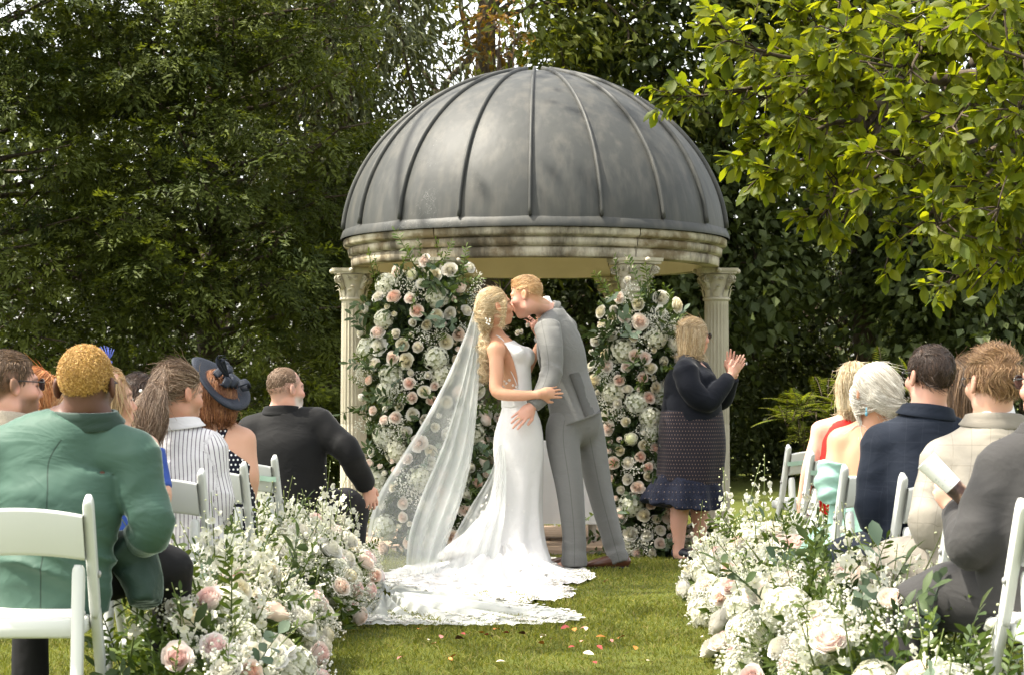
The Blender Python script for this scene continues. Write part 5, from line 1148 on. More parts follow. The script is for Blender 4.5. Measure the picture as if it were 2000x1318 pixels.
# ---------------- groom
YG = 13.78
def groom():
    base = P(1150, 1112, 13.75); base[2] = 0
    t = thing('groom', 'man in a light grey suit leaning down to kiss the woman in the white gown', 'person', base)
    t.name = 'person'
    hc = P(1028, 579, 13.70); M = frame((-0.90, 0.32, -0.26), (0, 0, 1)); s = 1.03
    N0 = P(1066, 604, 13.86); SLn = P(1066, 642, 13.66); SRf = P(1108, 640, 14.06); fwd = unit(np.array([-0.84, 0.54, 0])); sd_ = unit(SLn - SRf)
    E1 = P(1077, 722, 13.52); W1 = P(1040, 792, 13.42)
    E2 = P(1082, 700, 14.12); W2 = P(1053, 652, 14.0)
    hip = P(1122, 815, 13.86); Kn = P(1118, 955, 13.72); An = P(1119, 1096, 13.74); Kf = P(1172, 955, 13.98); Af = P(1208, 1092, 13.95)
    # body
    pr = head_prims(hc, M, s)
    pr += [rc(hc + np.array([0, -0.03, -0.05]) @ M, N0, 0.058, 0.064, 0.03), Loft([hip + np.array([0, 0, 0.06]), P(1100, 740, 13.86), P(1088, 680, 13.86), P(1080, 630, 13.86), N0], [(0.15, 0.10), (0.13, 0.09), (0.15, 0.10), (0.14, 0.08), (0.06, 0.06)], sd_, 0.03),
           Loft([SLn, E1, W1], [0.05, 0.045, 0.029], k=0.03), Loft([SRf, E2, W2], [0.05, 0.045, 0.03], k=0.03), rc(SLn, SRf, 0.05, 0.05, 0.04)]
    pr += hand_prims(W1 + unit(W1 - E1) * 0.005, unit(P(1003, 826, 13.40) - W1), (0.10, -1.0, 0.25), 1.10, 0.14, 0.11, thumb=-1)
    pr += hand_prims(W2, (-0.50, -0.45, 0.74), (0.5, -0.5, 0.2), 0.98, 0.3, 0.05, thumb=1)
    for a, b, c in ((hip + np.array([-0.03, -0.06, 0.02]), Kn, An), (hip + np.array([0.07, 0.11, 0.02]), Kf, Af)): pr += [Loft([a, b, c], [0.055, 0.045, 0.032], k=0.01), rc(c, c + np.array([-0.1, 0.02, -0.04]), 0.03, 0.025, 0.02)]
    hcen = (P(1010, 815, 13.4), 0.11, 0.005)
    sdf_obj('body', pr, M_SKIN, t, 0.017, [(hc, 0.15, 0.006), hcen], colfn=lambda V: head_cols(V, hc, M, s, SK_PINK, blush=0.5, brow=(0.42, 0.24, 0.11), scalp=((0.45, 0.24, 0.12), 0.8)))
    # hair: short, swept up from the brow
    cl = lambda p: -((lambda q: np.minimum(q[:, 2] - np.where(q[:, 1] > 0.03, 0.072, np.where(q[:, 1] > -0.045, 0.042, np.where(q[:, 1] > -0.07, 0.0, -0.05))), 1))(((p - hc) @ M.T) / s)) * s
    hp = [el(hc + s * (np.array([0, -0.012, 0.036]) @ M), np.array((0.078, 0.100, 0.092)) * s, M, 0.01), el(hc + s * (np.array([0, 0.022, 0.108]) @ M), np.array((0.048, 0.045, 0.017)) * s, M, 0.02)]
    def fl(q, u): return np.column_stack([q[:, 0] * 1.5, np.where(q[:, 2] > 0.06, -0.9, -1.0), np.where(q[:, 2] > 0.06, 0.4, -0.35)])
    hair_on('hair', hp, t, MH_GINGER[0], MH_GINGER[1], hc, M, s, fl, 3000, (0.014, 0.028), 0.0010, 5, 0.22, 3, cl, 0.006)
    # suit
    mj = cloth('grey_suiting', (0.185, 0.185, 0.176), (0.13, 0.13, 0.125), 0.8, 0.15, 1100, 0.3); plaid(mj, (0.15, 0.155, 0.16), (0.022, 0.022), 0.06, 0.22); seam(mj, 0.0018, 0.4, 1.58); MJ = mj.m
    lf = Loft([P(1132, 852, 13.84), P(1121, 795, 13.86), P(1108, 745, 13.87), P(1096, 690, 13.88), P(1086, 645, 13.87), P(1074, 612, 13.86)], [(0.225, 0.168), (0.205, 0.155), (0.185, 0.142), (0.205, 0.150), (0.185, 0.120), (0.085, 0.082)], sd_, 0.03, lambda t_, th: 0.004 * np.sin(t_ * 15 + 3 * np.sin(th * 1.0)) * np.exp(-((t_ - 0.35) / 0.2) ** 2))
    sl = Loft([SLn + (0.012, 0, 0.012), P(1076, 680, 13.56), E1 + (0.004, 0, 0), P(1062, 765, 13.45), W1 + unit(E1 - W1) * 0.0], [(0.082, 0.085), (0.076, 0.076), (0.066, 0.068), (0.062, 0.062), (0.056, 0.053)], sd_, 0.022,
              lambda t_, th: 0.008 * crease(t_ * 20 + 1.2 * np.sin(th)) * np.exp(-((t_ - 0.54) / 0.13) ** 2) + 0.002 * np.sin(t_ * 12 + 2 * np.cos(th)))
    s2 = Loft([SRf, P(1075, 690, 14.12), E2, W2 + unit(E2 - W2) * 0.02], [0.08, 0.07, 0.062, 0.05], sd_, 0.02)
    jp = [lf, rc(SLn + (0, 0, 0.004), P(1082, 615, 13.87), 0.066, 0.066, 0.03), rc(SRf, P(1080, 613, 13.9), 0.066, 0.066, 0.03), sl, s2]
    def onto(px, py, off):                           # the point of the jacket that lies behind (px, py), lifted by off
        ys = np.arange(13.3, 14.2, 0.004); pts = np.array([P(px, py, y) for y in ys]); e = sdf_eval(jp, pts); k = int(np.argmax(e < 0)) if (e < 0).any() else 100; return P(px, py, ys[k] - off)
    rows = []
    for u in np.linspace(0, 1, 12):
        px, py = 1113 + 31 * u, 731 + 82 * u; rows.append([onto(px - 1.5, py, 0.001), onto(px - 1, py, 0.010), onto(px + 8, py - 3, 0.010), onto(px + 18, py - 5, 0.003), onto(px + 30, py - 8, -0.02)])
    flare = lambda p: np.zeros(len(p))
    sdf_obj('jacket', jp, MJ, t, 0.0095, pat=[(lf, 'x'), (sl, 'th'), (s2, 'th')], clip=lambda p: ((HOR - (p[:, 2] - EYE) * F / 13.75) - (845 - (p[:, 0] * F / 13.75 - 63) * 0.34)) * 13.75 / F)
    mbv = MB(); sheet(mbv, np.array(rows), np.zeros((12, 5))); mbv.build('vent_flap', MJ, t)
    nu_ = unit(P(1050, 585, 13.8) - P(1070, 612, 13.86)); jacket_collar(t, P(1068, 607, 13.86), nu_, -fwd + np.array([0, -0.25, 0.3]), sd_, MJ, 0.062, 0.016, 0.020, open_=0.72)
    global msh; msh = cloth('white_shirt_cotton', (0.80, 0.80, 0.80), None, 0.8, 0, 1200, 0.1, 0.03).m
    sdf_obj('shirt_collar', [Loft([P(1064, 606, 13.85), P(1056, 588, 13.825)], [0.068, 0.063], sd_, 0.008)], msh, t, 0.006)
    # trousers
    tl = Loft([hip + (-0.02, -0.06, 0.05), P(1099, 850, 13.76), P(1113, 955, 13.72), P(1121, 1040, 13.73), P(1121, 1103, 13.74)], [(0.112, 0.13), (0.108, 0.12), (0.088, 0.094), (0.080, 0.084), (0.084, 0.088)], (1, 0, 0), 0.03, lambda t_, th: 0.004 * np.sin(th * 4 + 6 * t_) * (0.4 + t_) + 0.004 * np.sin(t_ * 40 + 2 * np.sin(th)) * np.exp(-((t_ - 0.9) / 0.08) ** 2))
    tr = Loft([hip + (0.06, 0.10, 0.05), P(1150, 850, 13.98), P(1171, 955, 13.98), P(1193, 1040, 13.97), P(1209, 1098, 13.95)], [(0.105, 0.13), (0.102, 0.12), (0.082, 0.092), (0.072, 0.082), (0.073, 0.083)], (1, 0, 0), 0.03, lambda t_, th: 0.004 * np.sin(th * 4 + 5 * t_) * (0.4 + t_) + 0.005 * np.sin(t_ * 40 + 2 * np.sin(th)) * np.exp(-((t_ - 0.9) / 0.1) ** 2))
    sdf_obj('trousers', [tl, tr, el(hip + (0.01, 0.02, -0.02), (0.16, 0.16, 0.17), None, 0.04)], MJ, t, 0.0105, pat=[(tl, 'x'), (tr, 'x')])
    M_TANSHOE = flat_mat('brown_leather', (0.075, 0.026, 0.013), 0.3, 0.5, 0.3, 20)
    h1 = P(1228, 1113, 13.93); h1[2] = 0; shoe(t, h1 + (-0.01, 0, 0), (-0.95, -0.1, 0), M_TANSHOE)
    h2 = P(1136, 1106, 13.80); h2[2] = 0; shoe(t, h2, (-0.9, 0.3, 0), M_TANSHOE)
    for k in range(3):
        b = MB().sphere((0, 0, 0), (0.008, 0.006, 0.008), 8, 5).build('cuff_button', M_BLACKPL, t); b.location = Vector(P(1056.5 - k * 2.6, 783.5 + k * 5.0, 13.372) - base)
    MB().tube([P(1013.0 + 3.4 * math.cos(a), 816.5 + 2.0 * math.sin(a), 13.375 + 0.004 * math.sin(a)) for a in np.linspace(0, 6.28, 13)], 0.0018, 5, cap=False).build('ring', M_GOLD, t)
    # buttonhole flower
    o = empty('buttonhole', tuple(P(1022, 652, 13.80) - base), t); rg = np.random.default_rng(3)
    for k in range(3): put(ROSE['white'][k % 3], 'rose', o, P(1021 + 5 * rg.normal(), 651 + 6 * rg.normal(), 13.76), (-0.6, -0.8, 0.2), 0.02, rg)
    for k in range(4): put(SPR['rus'][k % 3], 'leaf_sprig', o, P(1025, 664, 13.79), (-0.4 + rg.normal() * 0.4, -0.5, 0.8), 0.09, rg)
    return t
groom()
# ---------------- bride
M_SATIN = N('ivory_crepe'); v = M_SATIN.coord(); M_SATIN.base(M_SATIN.mix(M_SATIN.noise(4, 3, v), (0.55, 0.54, 0.525), (0.62, 0.61, 0.60)), 0.6, 0.3); M_SATIN.bump(M_SATIN.noise(16, 5, v), 0.35, 0.02); M_SATIN = M_SATIN.m
lc = N('lace'); v = lc.coord(); vo = lc.n('ShaderNodeTexVoronoi', feature='DISTANCE_TO_EDGE'); vo.inputs['Scale'].default_value = 55; lc.l(v, vo.inputs['Vector']); nz_ = lc.noise(26, 3, v)
lc.base((0.85, 0.85, 0.83), 0.8, 0.2); msk_ = lc.math('MAXIMUM', lc.ramp(vo.outputs['Distance'], [(0.05, (1, 1, 1)), (0.11, (0, 0, 0))]), lc.ramp(nz_, [(0.47, (0, 0, 0)), (0.52, (1, 1, 1))]))
lc.bump(msk_, 0.5, 0.01); M_LACE = lc.m
def sheer(name, alpha, c=(0.68, 0.70, 0.68), lines=0.0):
    m = N(name); m.base(c, 0.7, 0.15); t = m.n('ShaderNodeBsdfTranslucent'); t.inputs[0].default_value = tuple(c) + (1,); mx = m.n('ShaderNodeMixShader'); mx.inputs[0].default_value = 0.5
    m.l(m.b.outputs[0], mx.inputs[1]); m.l(t.outputs[0], mx.inputs[2]); tr = m.n('ShaderNodeBsdfTransparent'); m2 = m.n('ShaderNodeMixShader'); n = m.noise(900, 2, m.coord())
    a = m.math('ADD', m.math('MULTIPLY', m.attr('rnd'), 1.0), m.math('MULTIPLY', m.math('SUBTRACT', n, 0.5), 0.15)); a = m.math('ADD', a, alpha); a = m.math('MINIMUM', a, 1.0)
    m.l(a, m2.inputs[0]); m.l(tr.outputs[0], m2.inputs[1]); m.l(mx.outputs[0], m2.inputs[2]); m.l(m2.outputs[0], m.out.inputs[0]); return m.m
M_TULLE = sheer('tulle', 0.0)
def bride():
    base = np.array([0.0, 13.7, 0.0]); t = thing('person', 'woman in a white backless wedding gown kissing the man in the grey suit', 'person', base)
    hc = P(970, 600, 13.62); M = frame((0.93, 0.30, 0.14), (0, 0, 1)); s = 0.98
    sd_ = unit(np.array([0.25, -0.97, 0])); N0 = P(966, 655, 13.68); S1 = P(969, 684, 13.53); S2 = P(985, 680, 13.83)
    E1 = P(972, 766, 13.42); W1 = P(1057, 769, 13.37); E2 = P(1015, 740, 13.98); W2 = P(1060, 660, 14.02)
    hp_ = P(1010, 850, 13.68)
    tor = [P(1010, 850, 13.68), P(1010, 795, 13.68), P(1008, 745, 13.68), P(1000, 705, 13.68), P(984, 676, 13.68), N0]
    tr_ = [(0.165, 0.120), (0.125, 0.090), (0.122, 0.086), (0.135, 0.098), (0.125, 0.062), (0.050, 0.050)]
    tl = Loft(tor, tr_, sd_, 0.03)
    bust = [el(P(1021, 697, 13.62), (0.055, 0.055, 0.06), None, 0.03), el(P(1026, 697, 13.76), (0.055, 0.055, 0.06), None, 0.03)]
    legs = [Loft([hp_ + sd_ * 0.06, P(1012, 970, 13.66), P(1008, 1090, 13.66)], [0.085, 0.055, 0.035], k=0.03), Loft([hp_ - sd_ * 0.06, P(1016, 970, 13.74), P(1014, 1090, 13.74)], [0.085, 0.055, 0.035], k=0.03)]
    arm = Loft([S1, P(970, 725, 13.47), E1 + (0, 0, 0.005), P(1015, 772, 13.39), W1], [(0.047, 0.047), (0.047, 0.045), (0.041, 0.040), (0.036, 0.034), (0.025, 0.023)], sd_, 0.03, n=22)
    pr = head_prims(hc, M, s, True, True, 0.92) + [rc(hc + np.array([0, -0.028, -0.06]) @ M, N0, 0.043, 0.049, 0.03), tl, *bust, *legs, arm, rc(S1, S2, 0.046, 0.046, 0.04), rc(S1, N0, 0.040, 0.040, 0.035), Loft([S2, E2, W2], [0.045, 0.038, 0.024], k=0.03)]
    pr += hand_prims(W1, unit(P(1100, 763, 13.45) - W1), (0.05, -1, 0.12), 1.0, 0.12, 0.09, thumb=1)
    pr += hand_prims(W2, (-0.2, -0.4, 1), (0.8, -0.3, 0), 0.88, 0.2, 0.05, thumb=1)
    sdf_obj('body', pr, M_SKIN, t, 0.014, [(hc, 0.14, 0.006), (P(1080, 766, 13.4), 0.10, 0.0055)], colfn=lambda V: head_cols(V, hc, M, s, SK_TAN, lips=(0.42, 0.13, 0.11), blush=0.6, brow=(0.14, 0.08, 0.04)))
    # gown: close bodice with deep open side and back, straight skirt
    i6 = 0.009
    bod = Loft(tor[1:5], [(a + i6, b + i6) for a, b in tr_[1:5]], sd_, 0.02)
    bx = lambda z: np.interp(HOR - (z - EYE) * F / 13.62, [640, 660, 675, 690, 705, 720, 740, 757, 760, 775, 790, 800], [955, 972, 988, 997, 1003, 1007, 1011, 1012, 1000, 975, 940, 900])
    def clip(p):
        px = 1000 + p[:, 0] * F / 13.62; front = (bx(p[:, 2]) - px) * 13.62 / F                 # >0 behind the edge of the bodice: open
        py = HOR - (p[:, 2] - EYE) * F / 13.62
        return np.maximum(front, (660 - py) * 13.62 / F)
    sdf_obj('bodice', [bod] + [el(P(1021, 697, 13.62), (0.063, 0.063, 0.068), None, 0.03), el(P(1026, 697, 13.76), (0.063, 0.063, 0.068), None, 0.03), rc(S1 * 0.6 + N0 * 0.4, P(1010, 690, 13.56), 0.03, 0.05, 0.03)], M_SATIN, t, 0.0065, clip=clip)
    for pts in ([P(965, 655, 13.625), P(972, 656, 13.60), P(985, 666, 13.575), P(1000, 684, 13.565)], ):
        MB().tube(spline(pts, 10), [(0.012, 0.004)] * 10, 6).build('strap', M_SATIN, t)
    MB().tube(spline([P(961, 660, 13.60), P(954, 690, 13.62), P(960, 725, 13.60), P(985, 757, 13.555)], 12), 0.003, 5).build('strap', M_SATIN, t)
    MB().tube(spline([P(993, 716, 13.575), P(1003, 735, 13.555), P(1012, 757, 13.548)], 8), 0.0028, 5).build('strap', M_SATIN, t)
    sk = Loft([P(1010, 778, 13.68), P(1012, 800, 13.68), P(1014, 835, 13.68), P(1013, 872, 13.68), P(1012, 930, 13.68), P(1005, 1000, 13.68), P(990, 1060, 13.66), P(975, 1114, 13.62)], [(0.118, 0.090), (0.138, 0.108), (0.172, 0.146), (0.182, 0.160), (0.175, 0.155), (0.19, 0.175), (0.27, 0.27), (0.42, 0.40)], sd_, 0.02,
              lambda t_, th: 0.020 * np.sin(th * 9 + 2 * t_) * np.clip((t_ - 0.5) / 0.4, 0, 1) + 0.0025 * np.sin(th * 5 + 14 * t_), dmax=0.03)
    sdf_obj('skirt', [sk], M_SATIN, t, 0.0125, clip=lambda p: 0.006 - p[:, 2])
    rg = np.random.default_rng(8)
    # scattered lace flowers on the skirt and along the waist
    flo = MB(); 
    for k in range(5):
        a = k * 2 * math.pi / 5; e = np.array([math.cos(a), math.sin(a), 0.12]); q = np.array([-math.sin(a), math.cos(a), 0]); flo.add(np.array([[0, 0, 0.0], e * 0.6 + q * 0.35, e * 1.0, e * 0.6 - q * 0.35]), [[0, 1, 2], [0, 2, 3]], c=(0.64, 0.64, 0.62))
    FL = flo.mesh('lace_flower', M_PETAL)
    for (px, py, Y, sz) in [(995, 742, 13.55, 0.012), (989, 748, 13.56, 0.010), (1002, 752, 13.545, 0.010), (985, 744, 13.57, 0.009), (1008, 755, 13.545, 0.009)]: put(FL, 'lace_flower', t, P(px, py, Y), (0, -1, 0.2), sz, rg)
    for k in range(60):
        py = rg.uniform(960, 1090); px = np.interp(py, [930, 1000, 1090], [964, 935, 890]) + rg.exponential(28); q = P(px, py, 13.45); 
        a = np.arctan2(-1, (px - 1000) / 160); r_ = np.interp(py, [930, 1000, 1060, 1114], [0.165, 0.185, 0.28, 0.40]); c_ = np.array([np.interp(py, [930, 1000, 1060, 1114], [0.04, 0.016, -0.033, -0.08]), 13.66]); x = q[0]; dx = np.clip((x - c_[0]) / r_, -0.97, 0.97)
        y = c_[1] - r_ * math.sqrt(1 - dx * dx) - 0.012; put(FL, 'lace_flower', t, np.array([x, y, q[2]]), (dx, -1, 0.3), rg.uniform(0.006, 0.012), rg)
    # sheer overskirt falling back from the hip to the ground on the left
    mb = MB(); T = np.linspace(0, 1, 30)[:, None]; S = np.linspace(0, 1, 40)[None]
    le = spline([P(975, 868, 13.60), P(957, 925, 13.55), P(918, 990, 13.45), P(885, 1050, 13.25), P(850, 1125, 12.95)], 30); re = spline([P(985, 868, 13.52), P(988, 930, 13.48), P(985, 1000, 13.40), P(975, 1060, 13.20), P(960, 1130, 12.95)], 30)
    g_ = le[:, None] + (re - le)[:, None] * S[..., None]; fold = np.sin(S * 26 + 0.6 * np.sin(S * 9)) * 0.028 * T; g_ = g_ + np.stack([fold * 0.3, -fold - 0.015, 0 * fold], -1); g_[..., 2] = np.maximum(g_[..., 2], 0.02)
    sheet(mb, g_, 0.34 + 0.25 * S ** 1.5 + 0.22 * np.clip(np.cos(S * 26 + 0.6 * np.sin(S * 9)), 0, 1) ** 4 + 0 * T); mb.build('overskirt', M_TULLE, t)
    # train spread on the grass, lace-edged
    cg = np.array([-0.06, 13.55, 0]); outl = [ground(*q) for q in [(1065, 1092), (1110, 1104), (1150, 1122), (1163, 1131), (1140, 1143), (1090, 1149), (1075, 1152), (1105, 1160), (1124, 1169), (1090, 1178), (1030, 1182), (970, 1182), (905, 1174), (840, 1162), (790, 1150), (748, 1138), (760, 1122), (830, 1105)]] + [np.array([-0.35, 14.0, 0]), np.array([0.0, 14.1, 0]), np.array([0.25, 13.95, 0])]
    ou = spline(outl + outl[:2], 150)[:-8]; n = len(ou); ou = np.vstack([ou, ou[:1]]); n += 1
    lam = np.linspace(0.12, 1, 22)[:, None]; ang = np.arange(n)[None] * 2 * math.pi / n
    def ground_sheet(name, ou, cg, h0, lace, mat, freq, edge, parent, a=1.0, seed=0, gather=0.55):
        n = len(ou); lam = np.linspace(0.1, 1, 26)[:, None]; k = np.arange(n)[None]; rg2 = np.random.default_rng(seed)
        ph = np.cumsum(rg2.uniform(0.6, 1.4, n))[None] * freq
        z = 0.010 + h0 * (1 - lam) ** 2 + 0.034 * (np.sin(ph + 3 * lam) * 0.6 + 0.4 * np.sin(ph * 0.37 + 1)) * np.sin(lam * math.pi) ** 0.7 + 0.011 * (lam > 0.8) * np.abs(np.sin(ph * 2.3)) + 0.008
        ruf = 1 + edge * np.sin(ph * 1.9) * lam ** 6
        g2 = cg[None, None] * (1 - lam[..., None]) + ou[None] * lam[..., None]; g2 = cg + (g2 - cg) * ruf[..., None]; g2[..., 2] = np.maximum(z, 0.012)
        mb = MB(); sheet(mb, g2, np.full(g2.shape[:2], a) if np.isscalar(a) else a(lam, k, ph)); return mb.build(name, mat, parent), g2
    tr, g2 = ground_sheet('train', ou, cg, 0.22, True, M_SATIN, 0.55, 0.02, t, 0.5, 4)
    mbs = MB()
    for k in range(620):                         # raised lace flowers crowded towards the hem
        j = rg.integers(g2.shape[1]); l_ = int(25 - abs(rg.normal()) * 5); q = g2[max(3, l_), j]
        if q[1] > 13.5 and rg.random() < 0.7: continue
        a0 = rg.uniform(0, 6.28); sz = rg.uniform(0.012, 0.028)
        for w in range(5):
            a = a0 + w * 1.2566; e = np.array([math.cos(a), math.sin(a), 0.35]) * sz; u = np.array([-math.sin(a), math.cos(a), 0]) * sz * 0.4; mbs.add(np.array([[0, 0, 0.0], e * 0.6 + u, e, e * 0.6 - u]) + q + (0, 0, 0.006), [[0, 1, 2], [0, 2, 3]], c=(0.64, 0.64, 0.62))
    tag(mbs.build('lace_edging', M_PETAL, tr), kind='stuff')
    # veil: fan of tulle from the comb to the ground, then spread along the grass
    le = spline([P(927, 598, 13.66), P(908, 655, 13.64), P(868, 745, 13.55), P(822, 830, 13.42), P(775, 905, 13.26), P(738, 968, 13.12), P(719, 1035, 13.0), P(724, 1085, 12.9), P(742, 1134, 12.8)], 60)
    re = spline([P(939, 596, 13.62), P(938, 680, 13.60), P(932, 780, 13.52), P(922, 880, 13.42), P(906, 955, 13.3), P(880, 1035, 13.1), P(862, 1085, 12.98), P(846, 1143, 12.75)], 60)
    T = np.linspace(0, 1, 60)[:, None]; S = np.linspace(0, 1, 90)[None]; W_ = S ** 0.8
    g_ = le[:, None] + (re - le)[:, None] * W_[..., None]; psi = S * 22 + 1.5 * np.sin(S * 11) + 0.4 * np.sin(T * 5); amp = 0.004 + 0.026 * T ** 0.8
    g_ = g_ + np.stack([np.sin(psi) * amp * 0.25, np.cos(psi) * amp, 0 * psi], -1); g_[..., 2] = np.maximum(g_[..., 2], 0.02)
    mb = MB(); ridge = np.clip(np.sin(psi * 0.5 + 1.0), 0, 1) ** 10
    a_ = 0.24 + 0.32 * np.clip((S - 0.55) / 0.25, 0, 1) + 0.28 * ridge * (0.4 + 0.6 * S) + 0.5 * (1 - T) ** 4 + 0.45 * (S < 0.012)
    sheet(mb, g_, a_); 
    # a second, narrower layer gathered along the back of the gown
    l2 = le + (re - le) * 0.50; T2 = T; S2 = np.linspace(0, 1, 46)[None]; g3 = l2[:, None] + (re - l2)[:, None] * S2[..., None]; psi = S2 * 22 + np.sin(S2 * 7) + T * 2; g3 = g3 + np.stack([np.sin(psi) * amp * 0.3, np.cos(psi) * amp * 0.9 - 0.03 * T, 0 * psi], -1); g3[..., 2] = np.maximum(g3[..., 2], 0.025)
    sheet(mb, g3, 0.42 + 0.3 * np.clip(np.sin(psi * 0.5), 0, 1) ** 4 + 0 * T); ve = mb.build('veil', M_TULLE, t)
    ov = [ground(*q) for q in [(742, 1134), (800, 1152), (880, 1168), (960, 1180), (1030, 1188), (1085, 1198), (1130, 1208), (1136, 1218), (1100, 1222), (1060, 1226), (980, 1229), (900, 1230), (820, 1228), (760, 1228), (706, 1226), (700, 1200), (715, 1165)]]
    ou2 = spline(ov + ov[:2], 150)[:-8]; ou2 = np.vstack([ou2, ou2[:1]]); cg2 = ground(752, 1172)
    o2, gg = ground_sheet('veil_train', ou2, cg2, 0.035, False, M_TULLE, 0.6, 0.015, t, lambda lam, k, ph: 0.72 + 0.25 * np.clip(np.sin(ph * 0.8), 0, 1) + 0.15 * (lam > 0.85) + 0 * lam, 6)
    mbs = MB()
    for k in range(420):
        j = rg.integers(gg.shape[1]); q = gg[max(6, int(25 - abs(rg.normal()) * 3)), j]; a0 = rg.uniform(0, 6.28); sz = rg.uniform(0.010, 0.024)
        for w in range(5):
            a = a0 + w * 1.2566; e = np.array([math.cos(a), math.sin(a), 0.35]) * sz; u = np.array([-math.sin(a), math.cos(a), 0]) * sz * 0.4; mbs.add(np.array([[0, 0, 0.0], e * 0.6 + u, e, e * 0.6 - u]) + q + (0, 0, 0.006), [[0, 1, 2], [0, 2, 3]], c=(0.64, 0.64, 0.62))
    tag(mbs.build('lace_edging', M_PETAL, o2), kind='stuff')
    # hair: half up, curls down the back to the shoulder blade
    g = lambda x, y, z: hc + s * (np.array([x, y, z]) @ M)
    hp = [el(g(0, -0.026, 0.038), np.array((0.086, 0.102, 0.094)) * s, M, 0.01), el(g(0, -0.085, -0.02), np.array((0.066, 0.058, 0.072)) * s, M, 0.03), Loft([g(0.070, 0.044, 0.055), g(0.085, 0.034, 0.01), g(0.084, 0.022, -0.045), g(0.078, 0.010, -0.085), g(0.066, 0.0, -0.115)], [(0.012, 0.012), (0.012, 0.014), (0.011, 0.013), (0.012, 0.014), (0.014, 0.016)], (1, 0, 0), 0.012)]
    spine = spline([g(0.03, -0.09, -0.06), P(947, 655, 13.60), P(948, 690, 13.57), P(945, 718, 13.57), P(949, 742, 13.56)], 40)
    for k in range(7):                               # loose ringlets
        u = np.linspace(0, 1, 40); a = u * (13 + 2 * (k % 3)) + k * 0.9; rr = 0.025 * (1 - 0.55 * u) * (1 + 0.25 * math.sin(k * 2.1)); o_ = np.array([math.cos(k * 0.9), math.sin(k * 0.9), 0]) * 0.016
        q = spine + o_ * (1 - u[:, None] * 0.6) + np.column_stack([np.cos(a) * rr, np.sin(a) * rr * 0.8, 0 * a]); hp.append(Loft(q[::2], np.linspace(0.013, 0.008, 20), (1, 0, 0), 0.004, n=40))
    def cl(p):
        q = ((p - hc) @ M.T) / s; top = q[:, 2] > 0.055; return np.where(q[:, 2] > -0.10, np.where(top, q[:, 1] - 0.066, np.where(np.abs(q[:, 0]) > 0.066, q[:, 1] - 0.044, q[:, 1] - 0.008)), -1.0) * s
    def fl(q, u): return np.where((q[:, 2] > -0.09)[:, None], np.column_stack([q[:, 0] * 0.5, -1.0 + 0 * q[:, 0], 0.10 - 5 * (q[:, 2] + 0.02) * (q[:, 2] < 0.09)]), np.column_stack([np.sin(q[:, 2] * 90), np.cos(q[:, 2] * 90), -0.7 + 0 * q[:, 0]]))
    hair_on('hair', hp, t, MH_BLONDE[0], MH_BLONDE[1], hc, M, s, fl, 5200, (0.03, 0.07), 0.0010, 8, 0.06, 5, cl, 0.0065, wave=0.15, fly=0.08)
    er = MB(); 
    for k in range(7): er.sphere(P(953 + 4 * math.cos(k), 628 + 6 * math.sin(k * 1.7), 13.50), 0.006, 6, 4)
    er.build('hair_ornament', M_GYP, t)
    return t
bride()
